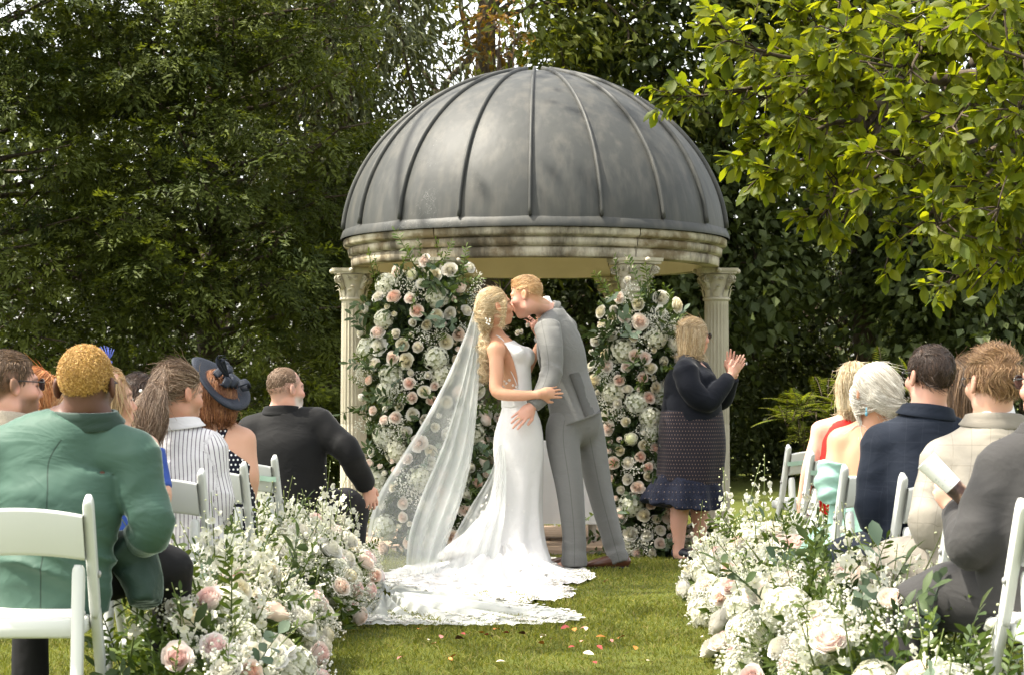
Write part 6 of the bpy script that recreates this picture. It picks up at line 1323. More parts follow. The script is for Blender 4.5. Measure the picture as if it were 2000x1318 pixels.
# ---------------- celebrant
def celebrant():
    base = P(1345, 1092, 14.72); base[2] = 0; t = thing('person', 'blonde woman in a navy jacket and dotted skirt clapping by the right pillar', 'person', base)
    Y = 14.72; hc = P(1357, 658, Y); M = frame((0.88, 0.46, -0.03)); s = 0.98; sd_ = unit(np.array([0.46, -0.88, 0])); N0 = P(1346, 702, Y); S1 = P(1338, 724, Y - 0.17); S2 = P(1362, 722, Y + 0.17)
    E1 = P(1380, 782, Y - 0.20); W1 = P(1428, 732, Y - 0.10); E2 = P(1405, 780, Y + 0.16); W2 = P(1436, 728, Y + 0.04); hp_ = P(1352, 860, Y)
    pr = head_prims(hc, M, s, True, False, 1.08) + [rc(hc + np.array([0, -0.028, -0.06]) @ M, N0, 0.052, 0.062, 0.03), Loft([hp_, P(1352, 800, Y), P(1350, 740, Y), N0], [(0.19, 0.19), (0.18, 0.18), (0.17, 0.14), (0.06, 0.06)], sd_, 0.03), Loft([S1, E1, W1], [0.055, 0.036, 0.027], k=0.03), Loft([S2, E2, W2], [0.055, 0.036, 0.027], k=0.03)]
    pr += hand_prims(W1, unit(np.array([0.62, 0.0, 0.78])), (0.5, -1.0, -0.4), 0.98, 0.10, 0.10, thumb=-1)
    pr += hand_prims(W2 + (-0.03, 0.0, 0.0), unit(np.array([0.05, -0.05, 1.0])), (-0.3, 1.0, 0.0), 0.98, 0.08, 0.14, thumb=1)
    for (a, b, c, kx) in (((1340, 900), (1326, 1010), (1324, 1082), Y - 0.06), ((1362, 900), (1366, 1005), (1360, 1078), Y + 0.10)):
        pr += [Loft([P(*a, kx), P(*b, kx), P(b[0], (b[1] + c[1]) / 2, kx), P(*c, kx)], [0.08, 0.062, 0.045, 0.036], k=0.03), rc(P(*c, kx), P(c[0] + 14, c[1] + 8, kx - 0.03), 0.036, 0.028, 0.02)]
    sdf_obj('body', pr, M_SKIN, t, 0.017, [(hc, 0.14, 0.0065), (P(1438, 708, Y - 0.05), 0.12, 0.005)], colfn=lambda V: head_cols(V, hc, M, s, SK_PINK, blush=0.5))
    g = lambda x, y, z: hc + s * (np.array([x, y, z]) @ M)
    hp = [el(g(0, -0.016, 0.040), np.array((0.088, 0.104, 0.094)) * s, M, 0.01), Loft([g(0, -0.02, 0.03), g(0, -0.03, -0.05), g(0, -0.035, -0.125)], [(0.092, 0.092), (0.096, 0.085), (0.085, 0.075)], M[0], 0.02, lambda t_, th: 0.004 * np.sin(th * 9))]
    def cl(p):
        q = ((p - hc) @ M.T) / s; return np.where(q[:, 1] > 0.02, np.maximum(np.where(q[:, 2] < 0.062, q[:, 1] - 0.045, -1), q[:, 1] - 0.085), np.where(q[:, 2] < -0.05, -1.0, -1.0)) * s
    def fl(q, u): return np.column_stack([q[:, 0] * 1.5, np.where(q[:, 2] > 0.07, -0.8, -0.1), np.where(q[:, 2] > 0.07, -0.3, -1.0)])
    hair_on('hair', hp, t, MH_CELEB[0], MH_CELEB[1], hc, M, s, fl, 3200, (0.06, 0.12), 0.0011, 7, 0.05, 6, cl, 0.008, fly=0.05)
    glasses(t, hc, M, s)
    mn = cloth('navy_wool', (0.004, 0.0055, 0.010), None, 0.85, 0.1, 700, 0.3).m
    lf = Loft([P(1350, 840, Y), P(1351, 815, Y), P(1351, 775, Y), P(1346, 735, Y), P(1344, 708, Y)], [(0.22, 0.225), (0.212, 0.215), (0.20, 0.195), (0.195, 0.16), (0.085, 0.08)], sd_, 0.03, wrink(0.003, 9))
    s1 = Loft([S1, P(1350, 760, Y - 0.22), E1, P(1410, 755, Y - 0.16), W1 + (-0.02, 0, -0.02)], [0.085, 0.082, 0.078, 0.062, 0.050], sd_, 0.025, lambda t_, th: 0.007 * crease(t_ * 15 + 1.2 * np.sin(th)) * np.exp(-((t_ - 0.5) / 0.2) ** 2)); s2 = Loft([S2, E2, W2 + (-0.02, 0, -0.03)], [0.085, 0.075, 0.05], sd_, 0.025)
    slope = lambda p: np.where(p[:, 2] < P(0, 790, Y)[2], (P(0, 831, Y)[2] - p[:, 2]) + np.clip(p[:, 0] - base[0] - 0.02, 0, 1) * 0.42, -1)
    sdf_obj('jacket', [lf, s1, s2, rc(S1, S2, 0.075, None, 0.03), rc(S1, N0, 0.07, 0.07, 0.03)], mn, t, 0.009, clip=slope)
    mk = cloth('dotted_skirt_cloth', (0.016, 0.014, 0.020), None, 0.8, 0.1, 700, 0.25); dots(mk, (0.13, 0.09, 0.075), (0.021, 0.025), 0.18); mk = mk.m
    sk = Loft([P(1351, 800, Y), P(1351, 840, Y), P(1351, 880, Y), P(1346, 940, Y)], [(0.205, 0.215), (0.22, 0.23), (0.225, 0.23), (0.215, 0.22)], sd_, 0.02, lambda t_, th: 0.010 * np.sin(th * 6 + t_) * t_, dmax=0.02)
    sdf_obj('skirt', [sk], mk, t, 0.010, pat=[(sk, 'thz')])
    mt = cloth('blue_border_cloth', (0.005, 0.006, 0.013), (0.012, 0.016, 0.034), 0.8, 0.1, 160, 0.25); dots(mt, (0.16, 0.12, 0.10), (0.03, 0.05), 0.08); mt = mt.m
    hm = Loft([P(1346, 935, Y), P(1342, 960, Y), P(1336, 990, Y)], [(0.218, 0.222), (0.24, 0.256), (0.27, 0.295)], sd_, 0.02, lambda t_, th: 0.020 * np.sin(th * 9 + 2 * t_) * (0.3 + t_), dmax=0.03)
    sdf_obj('skirt_border', [hm], mt, t, 0.010, pat=[(hm, 'thz')], clip=lambda p: -(p[:, 2] - P(0, 988, Y)[2] - 0.22 * (base[0] + 0.05 - p[:, 0]) * (p[:, 0] < base[0] + 0.05) * 0.35 + 0.02))
    M_NAVYSHOE = flat_mat('navy_shoe', (0.012, 0.014, 0.025), 0.4, 0.5)
    for (px, py, kx) in ((1318, 1090, Y - 0.04), (1356, 1084, Y + 0.12)):
        h = P(px, py, kx); h[2] = 0; shoe(t, h, (0.75, -0.5, 0), M_NAVYSHOE, 0.235, low=True)
celebrant()
# ================================================================== CHAIRS
M_RESIN = N('white_resin'); _v = M_RESIN.coord(); M_RESIN.base(M_RESIN.mix(M_RESIN.noise(3, 3, _v), (0.50, 0.52, 0.49), (0.57, 0.585, 0.555)), 0.38, 0.4); M_RESIN.bump(M_RESIN.noise(40, 3, _v), 0.05, 0.005); M_RESIN = M_RESIN.m
M_PAD = flat_mat('ivory_seat_pad', (0.70, 0.69, 0.65), 0.6, 0.3, 0.04)
M_RIB = flat_mat('sage_satin_ribbon', (0.32, 0.47, 0.37), 0.4, 0.4, 0.1)
def bar(mb, a, b, w, d, side=(1, 0, 0), n=2, bev=0.006):
    """plank from a to b, w across 'side', d the other way, rounded ends"""
    a, b = np.asarray(a, float), np.asarray(b, float); u = unit(b - a); s_ = unit(np.asarray(side, float) - u * (np.asarray(side) @ u)); q = np.cross(u, s_)
    L = np.linalg.norm(b - a); prof = [(0.0, 0.55), (0.012, 0.9), (0.03, 1.0), (L - 0.03, 1.0), (L - 0.012, 0.9), (L, 0.55)]; V = []
    for (t, k) in prof:
        c = a + u * t
        for (x, y) in ((-1, -0.7), (-0.75, -1), (0.75, -1), (1, -0.7), (1, 0.7), (0.75, 1), (-0.75, 1), (-1, 0.7)): V.append(c + s_ * x * w / 2 * k + q * y * d / 2)
    m = len(prof); i = np.arange(m - 1)[:, None]; j = np.arange(8)[None]; j2 = (j + 1) % 8
    f = np.stack(np.broadcast_arrays(i * 8 + j, i * 8 + j2, (i + 1) * 8 + j2, (i + 1) * 8 + j), -1).reshape(-1, 4); n0 = mb.n; mb.add(np.array(V), f)
    mb.f4.append(np.array([[0, 1, 2, 3], [0, 3, 4, 7], [4, 5, 6, 7]])[:, ::-1] + n0); mb.f4.append(np.array([[0, 1, 2, 3], [0, 3, 4, 7], [4, 5, 6, 7]]) + n0 + 8 * (m - 1))
M_PIN = flat_mat('steel_pin', (0.30, 0.30, 0.29), 0.35, 0.6)
def chair_parts():
    out = []
    for sx in (-1, 1):
        mb = MB(); bar(mb, (sx * 0.207, -0.235, 0.815), (sx * 0.207, -0.075, 0.46), 0.030, 0.048); bar(mb, (sx * 0.207, -0.085, 0.485), (sx * 0.207, 0.215, 0.0), 0.0296, 0.0476); out.append(('post', mb.mesh('post', M_RESIN)))
        mb = MB(); bar(mb, (sx * 0.172, -0.175, 0.615), (sx * 0.172, -0.25, 0.0), 0.034, 0.05); out.append(('rear_leg', mb.mesh('rear_leg', M_RESIN)))
    for sx in (-1, 1):
        mb = MB(); mb.sphere((sx * 0.226, -0.13, 0.585), (0.006, 0.011, 0.011), 8, 5); out.append(('hinge_pin', mb.mesh('hinge_pin', M_PIN)))
    mb = MB(); nx_ = 17; xs = np.linspace(-0.193, 0.193, nx_); V = []
    for x in xs:
        k = 1 - (x / 0.193) ** 2; y0 = -0.222 - 0.022 * k; zt = 0.765 + 0.022 * k; zb = 0.630 + 0.018 * k
        for (z, yy) in ((zb, 0.012), (zb, -0.010), (zb + 0.01, -0.014), (zt - 0.01, -0.014 - 0.05), (zt, -0.010 - 0.052), (zt, 0.010 - 0.052), (zt - 0.01, 0.014 - 0.05), (zb + 0.01, 0.014)): V.append((x, y0 + 0.055 + yy - 0.02, z))
    i = np.arange(nx_ - 1)[:, None]; j = np.arange(8)[None]; j2 = (j + 1) % 8
    mb.add(np.array(V), np.stack(np.broadcast_arrays(i * 8 + j, (i + 1) * 8 + j, (i + 1) * 8 + j2, i * 8 + j2), -1).reshape(-1, 4)); out.append(('back_panel', mb.mesh('back_panel', M_RESIN)))
    mb = MB()
    for (c, d) in (((0, -0.19, 0.432), (0.37, 0.030, 0.058)), ((0, 0.195, 0.432), (0.37, 0.030, 0.05)), ((-0.175, 0.0, 0.432), (0.024, 0.36, 0.05)), ((0.175, 0.0, 0.432), (0.024, 0.36, 0.05))): mb.box(c, d, bev=0.008)
    out.append(('seat_frame', mb.mesh('seat_frame', M_RESIN)))
    mb = MB(); mb.box((0, 0.0, 0.462), (0.345, 0.355, 0.03), bev=0.012); out.append(('seat_pad', mb.mesh('seat_pad', M_PAD)))
    mb = MB(); mb.box((0, -0.238, 0.12), (0.31, 0.022, 0.035), bev=0.006); out.append(('crossbar', mb.mesh('crossbar', M_RESIN)))
    mb = MB(); mb.box((0, 0.145, 0.115), (0.384, 0.022, 0.035), bev=0.006); out.append(('crossbar', mb.mesh('crossbar', M_RESIN)))
    return out
CH = chair_parts()
def chair(px, Y, rz, label, group='white folding chairs beside the aisle', ribbon=None):
    x = (px - 1000) * Y / F; t = thing('folding_chair', label, 'chair', (x, Y + 0.22, 0), group); t.rotation_euler = (0, 0, R(rz))
    for nm, me in CH: link(nm, me, t)
    if ribbon:
        mb = MB(); k = lambda u: 1 - (u / 0.193) ** 2
        xs = np.linspace(-0.225, 0.225, 15); row = lambda dy, z0, z1: [[(u, -0.222 - 0.022 * max(0, 1 - (u / 0.193) ** 2) + dy - (0.018 if abs(u) > 0.19 else 0), z + 0.012 * max(0, 1 - (u / 0.193) ** 2)) for u in xs] for z in (z0, z1)]
        sheet(mb, np.array(row(-0.022, 0.690, 0.716)), np.zeros((2, 15))); sheet(mb, np.array(row(0.045, 0.690, 0.716)), np.zeros((2, 15)))
        if ribbon[1]:
            for s_ in (-1, 1):
                mb.tube(spline([(ribbon[2], -0.275, 0.715), (ribbon[2] + s_ * 0.035, -0.29, 0.745), (ribbon[2] + s_ * 0.05, -0.285, 0.725), (ribbon[2] + s_ * 0.02, -0.28, 0.708), (ribbon[2], -0.275, 0.712)], 14), [(0.011, 0.002)] * 14, 6); mb.tube(spline([(ribbon[2], -0.275, 0.71), (ribbon[2] + s_ * 0.03, -0.28, 0.67), (ribbon[2] + s_ * 0.035, -0.275, 0.62)], 8), [(0.010, 0.0015)] * 8, 6)
        V = np.concatenate(mb.v); c, s_ = math.cos(R(rz)), math.sin(R(rz)); V2 = np.column_stack([V[:, 0] * c - V[:, 1] * s_, V[:, 0] * s_ + V[:, 1] * c, V[:, 2]]); mb.v = [V2]
        o = mb.build('chair_ribbon', M_RIB); o.location = (x, Y + 0.22, 0); tag(o, ribbon[0], 'ribbon', 'sage ribbons tied round chair backs')
    return t
chair(25, 6.22, 3, 'white folding chair holding the man in the green velvet jacket')
chair(302, 8.62, -4, 'white folding chair behind the striped shirt')
chair(398, 9.62, -6, 'white folding chair behind the woman in the wide black hat')
chair(470, 10.75, -8, 'beribboned white folding chair just behind the dark hat wearer\'s bare arm', ribbon=('sage ribbon without a bow, on the chair by the bare arm', False, 0))
chair(543, 12.0, -8, 'white folding chair with a green bow, behind the bald man in black', ribbon=('sage ribbon tied in a bow on the bald man\'s chair', True, -0.05))
chair(1590, 13.3, 10, 'farthest white folding chair on the right, before the sunlit lawn', ribbon=('dull green ribbon on the farthest right chair before the sunlit lawn', False, 0))
chair(1642, 11.7, 10, 'white folding chair behind the woman in the red dress', ribbon=('aqua-green ribbon on the chair of the woman in red', False, 0))
chair(1726, 9.25, 8, 'white folding chair behind the aqua gown')
chair(1850, 8.12, 8, 'white folding chair behind the man in the navy jacket')
chair(1962, 7.2, 8, 'white folding chair between the cream jacket and the grey sleeve')
chair(2118, 6.02, 6, 'white folding chair cut by the lower right edge, behind the grey suit')

# ================================================================== SEATED GUESTS
def seated(label, Y, head, f, N0, SL, SR, tor, EL=None, WL=None, ER=None, WR=None, skin=SK_FAIR, s=1.0, female=False, ear=True, sleeve=0.066, top=None, topmat=None, pat=None, H=0.0115, legs=(), legmat=None, cols={}, cuffL=None, cuffR=None,
           collar=None, body_h=0.019, disp=None, arms_bare=False, hands=(None, None), clip=None, tophl=None, up=(0, 0, 1), jaw=1.0, pelvis_y=None):
    J = lambda q: P(q[0], q[1], Y + (q[2] if len(q) > 2 else 0))
    hc = J(head); M = frame(f, up); n0 = J(N0); sl, sr = J(SL), J(SR); sd_ = unit(sr - sl)
    b0 = np.array([J(tor[0])[0], Y + 0.05, 0.0]); t = thing('person', label, 'person', b0)
    tp = [J((q[0], q[1], q[4] if len(q) > 4 else 0)) for q in tor]; rd = [(q[2], q[3]) for q in tor]
    ins = 0.004 if arms_bare else 0.014
    pr = head_prims(hc, M, s, female, ear, jaw) + [rc(hc + s * (np.array([0, -0.026, -0.055]) @ M), n0 + (0, 0, -0.01), (0.044 if female else 0.055) * s, (0.05 if female else 0.062) * s, 0.03), Loft(tp, [(a - ins, b - ins) for a, b in rd], sd_, 0.03)]
    ra = 0.046 if female else 0.05
    pr += [rc(sl, sr, ra, ra, 0.04), rc(sl, n0, ra - 0.006, ra - 0.006, 0.035), rc(sr, n0, ra - 0.006, ra - 0.006, 0.035)]
    fines = [(hc, 0.15, 0.007 if Y > 9 else 0.006)]; sleeves = []
    for (S_, E_, W_, cf, hd, sg) in ((sl, EL, WL, cuffL, hands[0], 1), (sr, ER, WR, cuffR, hands[1], -1)):
        if E_ is None: continue
        e, w = J(E_), J(W_); pr.append(Loft([S_, (S_ + e) / 2, e, (e + w) / 2, w], [ra, ra * 0.96, ra * 0.86, ra * 0.76, 0.028], (1, 0, 0), 0.03))
        hdv = hd or dict(d=unit(w - e), n=(0, -0.3, 1)); pr += hand_prims(w, hdv['d'], hdv['n'], 0.92 if female else 1.0, hdv.get('curl', 0.4), hdv.get('spread', 0.06), hdv.get('thumb', sg)); fines.append((w + unit(hdv['d']) * 0.08, 0.10, 0.006)) if hd else None
        if not arms_bare: sleeves.append(Loft([S_, (S_ + e) / 2, e, (e + w) / 2, w - unit(w - e) * 0.01], [sleeve * 1.10, sleeve * 1.03, sleeve * 0.92, sleeve * 0.84, sleeve * 0.74], (1, 0, 0), 0.022, lambda tt, th: 0.009 * crease(tt * 21 + 1.3 * np.sin(th)) * np.exp(-((tt - 0.5) / 0.16) ** 2) + 0.0025 * np.sin(tt * 14 + 2 * np.cos(th)) + 0.004 * crease(tt * 11 + 0.8 * np.cos(th) + 1) * (tt < 0.3)))
    sdf_obj('body', pr, M_SKIN, t, body_h, fines, colfn=lambda V: head_cols(V, hc, M, s, skin, **cols))
    if topmat is not None:
        lf = Loft(tp, [(a + 0.010 * arms_bare, b + 0.010 * arms_bare) for a, b in rd], sd_, 0.03, disp, dmax=0.01); pp = [lf] + sleeves
        if not arms_bare: mid_ = (sl + sr) / 2; pp += [rc(sl + (n0 - sl) * 0.04, n0 - (0, 0, 0.045), sleeve * 1.06, 0.058, 0.02), rc(sr + (n0 - sr) * 0.04, n0 - (0, 0, 0.045), sleeve * 1.06, 0.058, 0.02), rc(sl, sr, sleeve, None, 0.03), rc(mid_, n0 - (0, 0, 0.035), 0.10, 0.068, 0.03)]
        if collar: nu_ = unit(unit(hc + s * (np.array([0, -0.03, -0.05]) @ M) - n0) + [0, 0, 1.0]); jacket_collar(t, n0 + (0, 0, 0.004), nu_, np.array([sd_[1], -sd_[0], 0.15]), sd_, topmat, collar + 0.001, 0.022 if top != 'shirt' else 0.018, 0.030 if top != 'shirt' else 0.030)
        sdf_obj(top or 'jacket', pp, topmat, t, H, pat=[(lf, 'x')] + [(q, 'th') for q in sleeves], clip=(lambda p: clip(p, J)) if clip else None)
    if legs:
        lp = [Loft([J(q) for q in L], [q[3] for q in L], (1, 0, 0), 0.03, lambda tt, th: 0.004 * np.sin(tt * 30 + 2 * np.sin(th))) for L in legs]; sdf_obj('trousers' if not female else 'skirt', lp, legmat or topmat, t, 0.016, pat=[(q, 'th') for q in lp])
    return t, hc, M, n0, sd_, J
def crop_hair(key_m, t, hc, M, s, seed, n=2800, L=(0.02, 0.04), front=0.065, back=-0.05, side=-0.005, lift=0.3, infl=1.03, flow=None, keep=None, rad=0.0011, wave=0.0, extra=(), fly=0.08, H=0.008):
    hp = [el(hc + s * (np.array([0, -0.015, 0.036]) @ M), np.array((0.077, 0.099, 0.090)) * s * infl, M, 0.01)] + list(extra)
    def cl(p):
        q = ((p - hc) @ M.T) / s; line = np.where(q[:, 1] > 0.05, front, np.where(q[:, 1] > 0.0, side + (front - side) * np.clip((q[:, 1] - 0.0) / 0.05, 0, 1) ** 2, np.where(q[:, 1] > -0.048, side + 0.045 * (np.abs(q[:, 0]) > 0.055), back + (side + 0.02 - back) * np.clip((q[:, 1] + 0.085) / 0.037, 0, 1)))); return (line - q[:, 2]) * s
    fl = flow or (lambda q, u: np.column_stack([q[:, 0] * 2, np.where(q[:, 2] > 0.09, 1.0, -0.3), np.where(q[:, 2] > 0.09, 0.0, -1.0)]))
    return hair_on('hair', hp, t, key_m[0], key_m[1], hc, M, s, fl, n, L, rad, 6, lift, seed, cl, H, keep, wave, fly)
def long_hair(key_m, t, hc, M, s, pts, radii, seed, n=3000, L=(0.08, 0.16), J=None, cut=0.05, wave=0.05, fly=0.05, flow=None, rad=0.0011, low=-0.2, infl=1.1, zcut=0.06, k=8):
    hp = [el(hc + s * (np.array([0, -0.016, 0.038]) @ M), np.array((0.078, 0.099, 0.090)) * s * infl, M, 0.01)]
    if pts: hp.append(Loft(pts, radii, M[0], 0.03, lambda tt, th: 0.004 * np.sin(th * 8)))
    def cl(p): q = ((p - hc) @ M.T) / s; return np.where((q[:, 1] > 0.0), np.maximum(q[:, 1] - cut - 0.02 * np.clip((q[:, 2] - 0.05) / 0.05, 0, 1), np.where(np.abs(q[:, 0]) < 0.058, zcut - q[:, 2], -1) * (q[:, 1] > 0.04)), -1.0) * s
    fl = flow or (lambda q, u: np.column_stack([q[:, 0] * 1.2, np.where(q[:, 2] > 0.085, -0.7, -0.12), np.where(q[:, 2] > 0.085, -0.35, -1.0)]))
    return hair_on('hair', hp, t, key_m[0], key_m[1], hc, M, s, fl, n, L, rad, k, 0.04, seed, cl, 0.008, None, wave, fly)
H_GOLD = hmats('bleached_gold', [(0, (0.22, 0.11, 0.025)), (0.6, (0.42, 0.245, 0.06)), (1, (0.58, 0.38, 0.13))], (0.26, 0.14, 0.03))
H_BROWN = hmats('brown', [(0, (0.05, 0.028, 0.014)), (0.7, (0.12, 0.07, 0.035)), (1, (0.20, 0.12, 0.06))], (0.07, 0.04, 0.02))
H_GING = hmats('copper', [(0, (0.30, 0.10, 0.025)), (0.6, (0.46, 0.19, 0.06)), (1, (0.60, 0.32, 0.13))], (0.34, 0.13, 0.04))
H_BLON = hmats('dark_blonde', [(0, (0.22, 0.12, 0.05)), (0.6, (0.40, 0.26, 0.12)), (1, (0.55, 0.42, 0.24))], (0.28, 0.17, 0.07))
H_DARK = hmats('dark_brown', [(0, (0.020, 0.012, 0.009)), (0.7, (0.05, 0.03, 0.02)), (1, (0.10, 0.06, 0.04))], (0.03, 0.018, 0.012))
H_GREYB = hmats('greying_brown', [(0, (0.07, 0.04, 0.022)), (0.5, (0.18, 0.11, 0.065)), (1, (0.36, 0.27, 0.19))], (0.10, 0.06, 0.035))
H_AUB = hmats('auburn', [(0, (0.08, 0.025, 0.012)), (0.6, (0.20, 0.075, 0.03)), (1, (0.40, 0.20, 0.09))], (0.11, 0.04, 0.018))
H_PLAT = hmats('platinum', [(0, (0.30, 0.26, 0.19)), (0.5, (0.58, 0.54, 0.46)), (1, (0.74, 0.72, 0.66))], (0.46, 0.42, 0.34))
H_ASHB = hmats('ash_blonde', [(0, (0.28, 0.20, 0.11)), (0.5, (0.52, 0.42, 0.27)), (1, (0.66, 0.58, 0.44))], (0.36, 0.27, 0.15))
H_SANDY = hmats('sandy_brown', [(0, (0.10, 0.05, 0.02)), (0.5, (0.24, 0.13, 0.055)), (1, (0.40, 0.26, 0.13))], (0.15, 0.08, 0.032))
# --- left side
mv = cloth('green_velvet', (0.046, 0.092, 0.070), None, 0.6, 0.9, 900, 0.4, 0.2); mv.b.inputs['Sheen Tint'].default_value = (0.80, 0.95, 0.88, 1); mv.b.inputs['Sheen Roughness'].default_value = 0.25; seam(mv, zmax=0.98)
t, hc, M, n0, sd_, J = seated('man with cropped golden hair in a green velvet jacket, seated with his back turned', 6.5, (169, 757), (0.10, 1, -0.03), (166, 806), (-38, 889), (262, 889),
    [(98, 1192, .175, .135), (100, 1120, .182, .14), (106, 1050, .178, .135), (112, 960, .205, .135), (112, 895, .190, .108), (152, 830, .100, .090)], (-80, 1020, 0), (-40, 1080, .25), (296, 1030, -0.02), (245, 1085, .26), SK_DARK, 1.0, sleeve=0.070, topmat=mv.m, H=0.009, collar=0.068,
    disp=lambda tt, th: (0.017 * crease(tt * 17 + 1.6 * np.sin(th + 0.8)) + 0.011 * crease(tt * 29 + 2.6 * np.cos(th * 1.5) + 1)) * np.exp(-((tt - 0.34) / 0.20) ** 2) + 0.003 * np.sin(tt * 18 + 3 * np.sin(th)), cols=dict(lips=(0.12, 0.05, 0.04), blush=0.0),
    legs=[[(110, 1140, 0.05, .10), (250, 1105, .22, .09), (332, 1112, .34, .072), (330, 1190, .45, .058), (320, 1300, .5, .05)], [(70, 1150, .05, .10), (60, 1130, .35, .085), (60, 1140, .48, .07), (60, 1450, .5, .05)]], legmat=cloth('black_trousers', (0.009, 0.009, 0.010), None, 0.8).m)
fl = lambda q, u: np.column_stack([np.sin(q[:, 1] * 300 + q[:, 2] * 170), np.cos(q[:, 0] * 280 + q[:, 2] * 210), np.sin(q[:, 0] * 190 - q[:, 1] * 160)])
sdf_obj('jacket_tail', [Loft([J((222, 1062, 0.06)), J((258, 1088, 0.10)), J((278, 1130, 0.10)), J((284, 1178, 0.08))], [(0.06, 0.05), (0.075, 0.07), (0.062, 0.085), (0.045, 0.085)], (1, 0, 0), 0.02, lambda tt, th: 0.007 * crease(th * 2.2 + tt * 4))], mv.m, t, 0.010)
crop_hair(H_GOLD, t, hc, M, 1.0, 11, 9000, (0.004, 0.008), 0.07, -0.028, 0.0, 0.25, 1.03, fl, rad=0.0012, wave=0.5, fly=0.3, H=0.006)
sdf_obj('shirt_collar', [Loft([n0 + (0, 0, 0.005), n0 + (0.002, 0.0, 0.045)], [0.071, 0.062], sd_, 0.01)], msh, t, 0.006)
glasses(t, hc, M, 1.0, 'sunglasses')
mpl = cloth('beige_check', (0.42, 0.36, 0.28), (0.30, 0.26, 0.21), 0.85, 0.1, 500, 0.2); plaid(mpl, (0.14, 0.11, 0.09), (0.022, 0.022), 0.12, 0.6)
t, hc, M, n0, sd_, J = seated('bearded man in sunglasses and a beige checked jacket at the left edge', 7.4, (20, 756), (0.82, 0.56, 0.0), (4, 812), (-100, 880), (75, 880), [(-10, 1120, .19, .14), (-10, 1000, .19, .135), (-12, 900, .19, .12), (0, 835, .10, .088)], (-120, 1000, 0), (-60, 1050, .2), (80, 1000, 0), (40, 1050, .25), SK_PINK, topmat=mpl.m, collar=0.066, cols=dict(beard=((0.12, 0.06, 0.03), 0.75), blush=0.6, scalp=((0.14, 0.075, 0.04), 0.9)))
crop_hair(H_BROWN, t, hc, M, 1.0, 12, 2600, (0.008, 0.018), 0.082, -0.05, 0.01, 0.2, 1.02)
sdf_obj('shirt_collar', [Loft([n0 + (0, 0, 0.0), n0 + (0.008, 0.004, 0.045)], [0.070, 0.060], sd_, 0.01)], msh, t, 0.007); glasses(t, hc, M, 1.0, 'sunglasses')
mdk = cloth('charcoal_dress', (0.03, 0.03, 0.04), None, 0.8).m
t, hc, M, n0, sd_, J = seated('woman with long straight copper hair behind the golden-haired man\'s left shoulder', 8.4, (74, 787), (0.35, 0.93, 0), (72, 842), (15, 875), (130, 875), [(75, 1080, .16, .12), (75, 980, .15, .11), (74, 900, .15, .10), (72, 850, .06, .055)], female=True, skin=SK_FAIR, topmat=mdk, top='dress', ear=False)
g = lambda x, y, z: hc + np.array([x, y, z]) @ M
long_hair(H_GING, t, hc, M, 1.0, [g(0, -0.02, 0.03), g(0, -0.045, -0.06), g(0, -0.06, -0.16), g(0, -0.065, -0.25)], [(0.090, 0.085), (0.095, 0.070), (0.095, 0.05), (0.085, 0.04)], 13, 3000, (0.10, 0.2), wave=0.0, fly=0.03)
mbl = cloth('cobalt_cloth', (0.035, 0.075, 0.30), None, 0.8, 0.1).m
t, hc, M, n0, sd_, J = seated('woman with long dark-blonde hair and a cobalt blue dress, seen in profile', 8.2, (210, 783), (0.86, 0.50, 0.0), (203, 838), (150, 868), (282, 872), [(215, 1090, .16, .12), (215, 990, .15, .11), (212, 920, .155, .105), (210, 872, .15, .08), (204, 848, .06, .055)], None, None, (316, 968, -0.05), (285, 1030, .1), SK_FAIR, female=True, topmat=mbl, top='dress', ear=False, arms_bare=True, cols=dict(lips=(0.45, 0.17, 0.15), blush=0.6))
sdf_obj('sleeve', [Loft([J((296, 880, -0.02)), J((306, 925, -0.03)), J((314, 956, -0.05))], [0.052, 0.049, 0.046], k=0.01)], mbl, t, 0.009)
g = lambda x, y, z: hc + np.array([x, y, z]) @ M
long_hair(H_BLON, t, hc, M, 1.0, [g(0, -0.02, 0.03), g(0, -0.035, -0.06), g(0, -0.045, -0.16), g(0, -0.05, -0.22)], [(0.088, 0.085), (0.092, 0.075), (0.09, 0.06), (0.08, 0.05)], 14, 3000, (0.10, 0.2), wave=0.0, fly=0.03, cut=0.035)
mb = MB(); M_FEATH = flat_mat('periwinkle_feather', (0.12, 0.16, 0.50), 0.7)
for k in range(9):
    a = (k - 4) * 0.17; b_ = P(209, 706, 8.2) + (0, 0, 0); tip = b_ + np.array([math.sin(a) * 0.06 - 0.012, 0.01 * (k % 3 - 1), 0.062 - 0.02 * abs(a)]); mb.tube([b_, (b_ + tip) / 2 + (0.004, 0, 0), tip], [(0.003, 0.002), (0.0085, 0.002), (0.001, 0.001)], 5)
mb.sphere(P(209, 707, 8.2), (0.022, 0.018, 0.01), 8, 5); o = mb.build('fascinator', M_FEATH); tag(o, 'small periwinkle feather headpiece showing above the golden hair', 'headpiece')
t, hc, M, n0, sd_, J = seated('woman with a dark pinned-up hairdo set with pearls, behind the ponytailed man', 9.7, (277, 787), (0.55, 0.84, 0), (272, 838), (228, 862), (325, 862), [(280, 1060, .16, .12), (280, 960, .15, .11), (276, 890, .15, .10), (273, 845, .06, .055)], female=True, skin=SK_FAIR, topmat=mdk, top='dress', ear=False)
g = lambda x, y, z: hc + np.array([x, y, z]) @ M
long_hair(H_DARK, t, hc, M, 1.0, [g(0, -0.08, 0.01), g(0, -0.10, -0.05), g(0.01, -0.09, -0.09)], [(0.060, 0.055), (0.062, 0.055), (0.03, 0.03)], 15, 2600, (0.04, 0.08), wave=0.25, fly=0.1)
for (px, py) in [(275, 763), (253, 775), (257, 780), (264, 791)]: MB().sphere(P(px, py, 9.56), 0.008, 8, 6).build('pearl_pin', M_GYP, t)
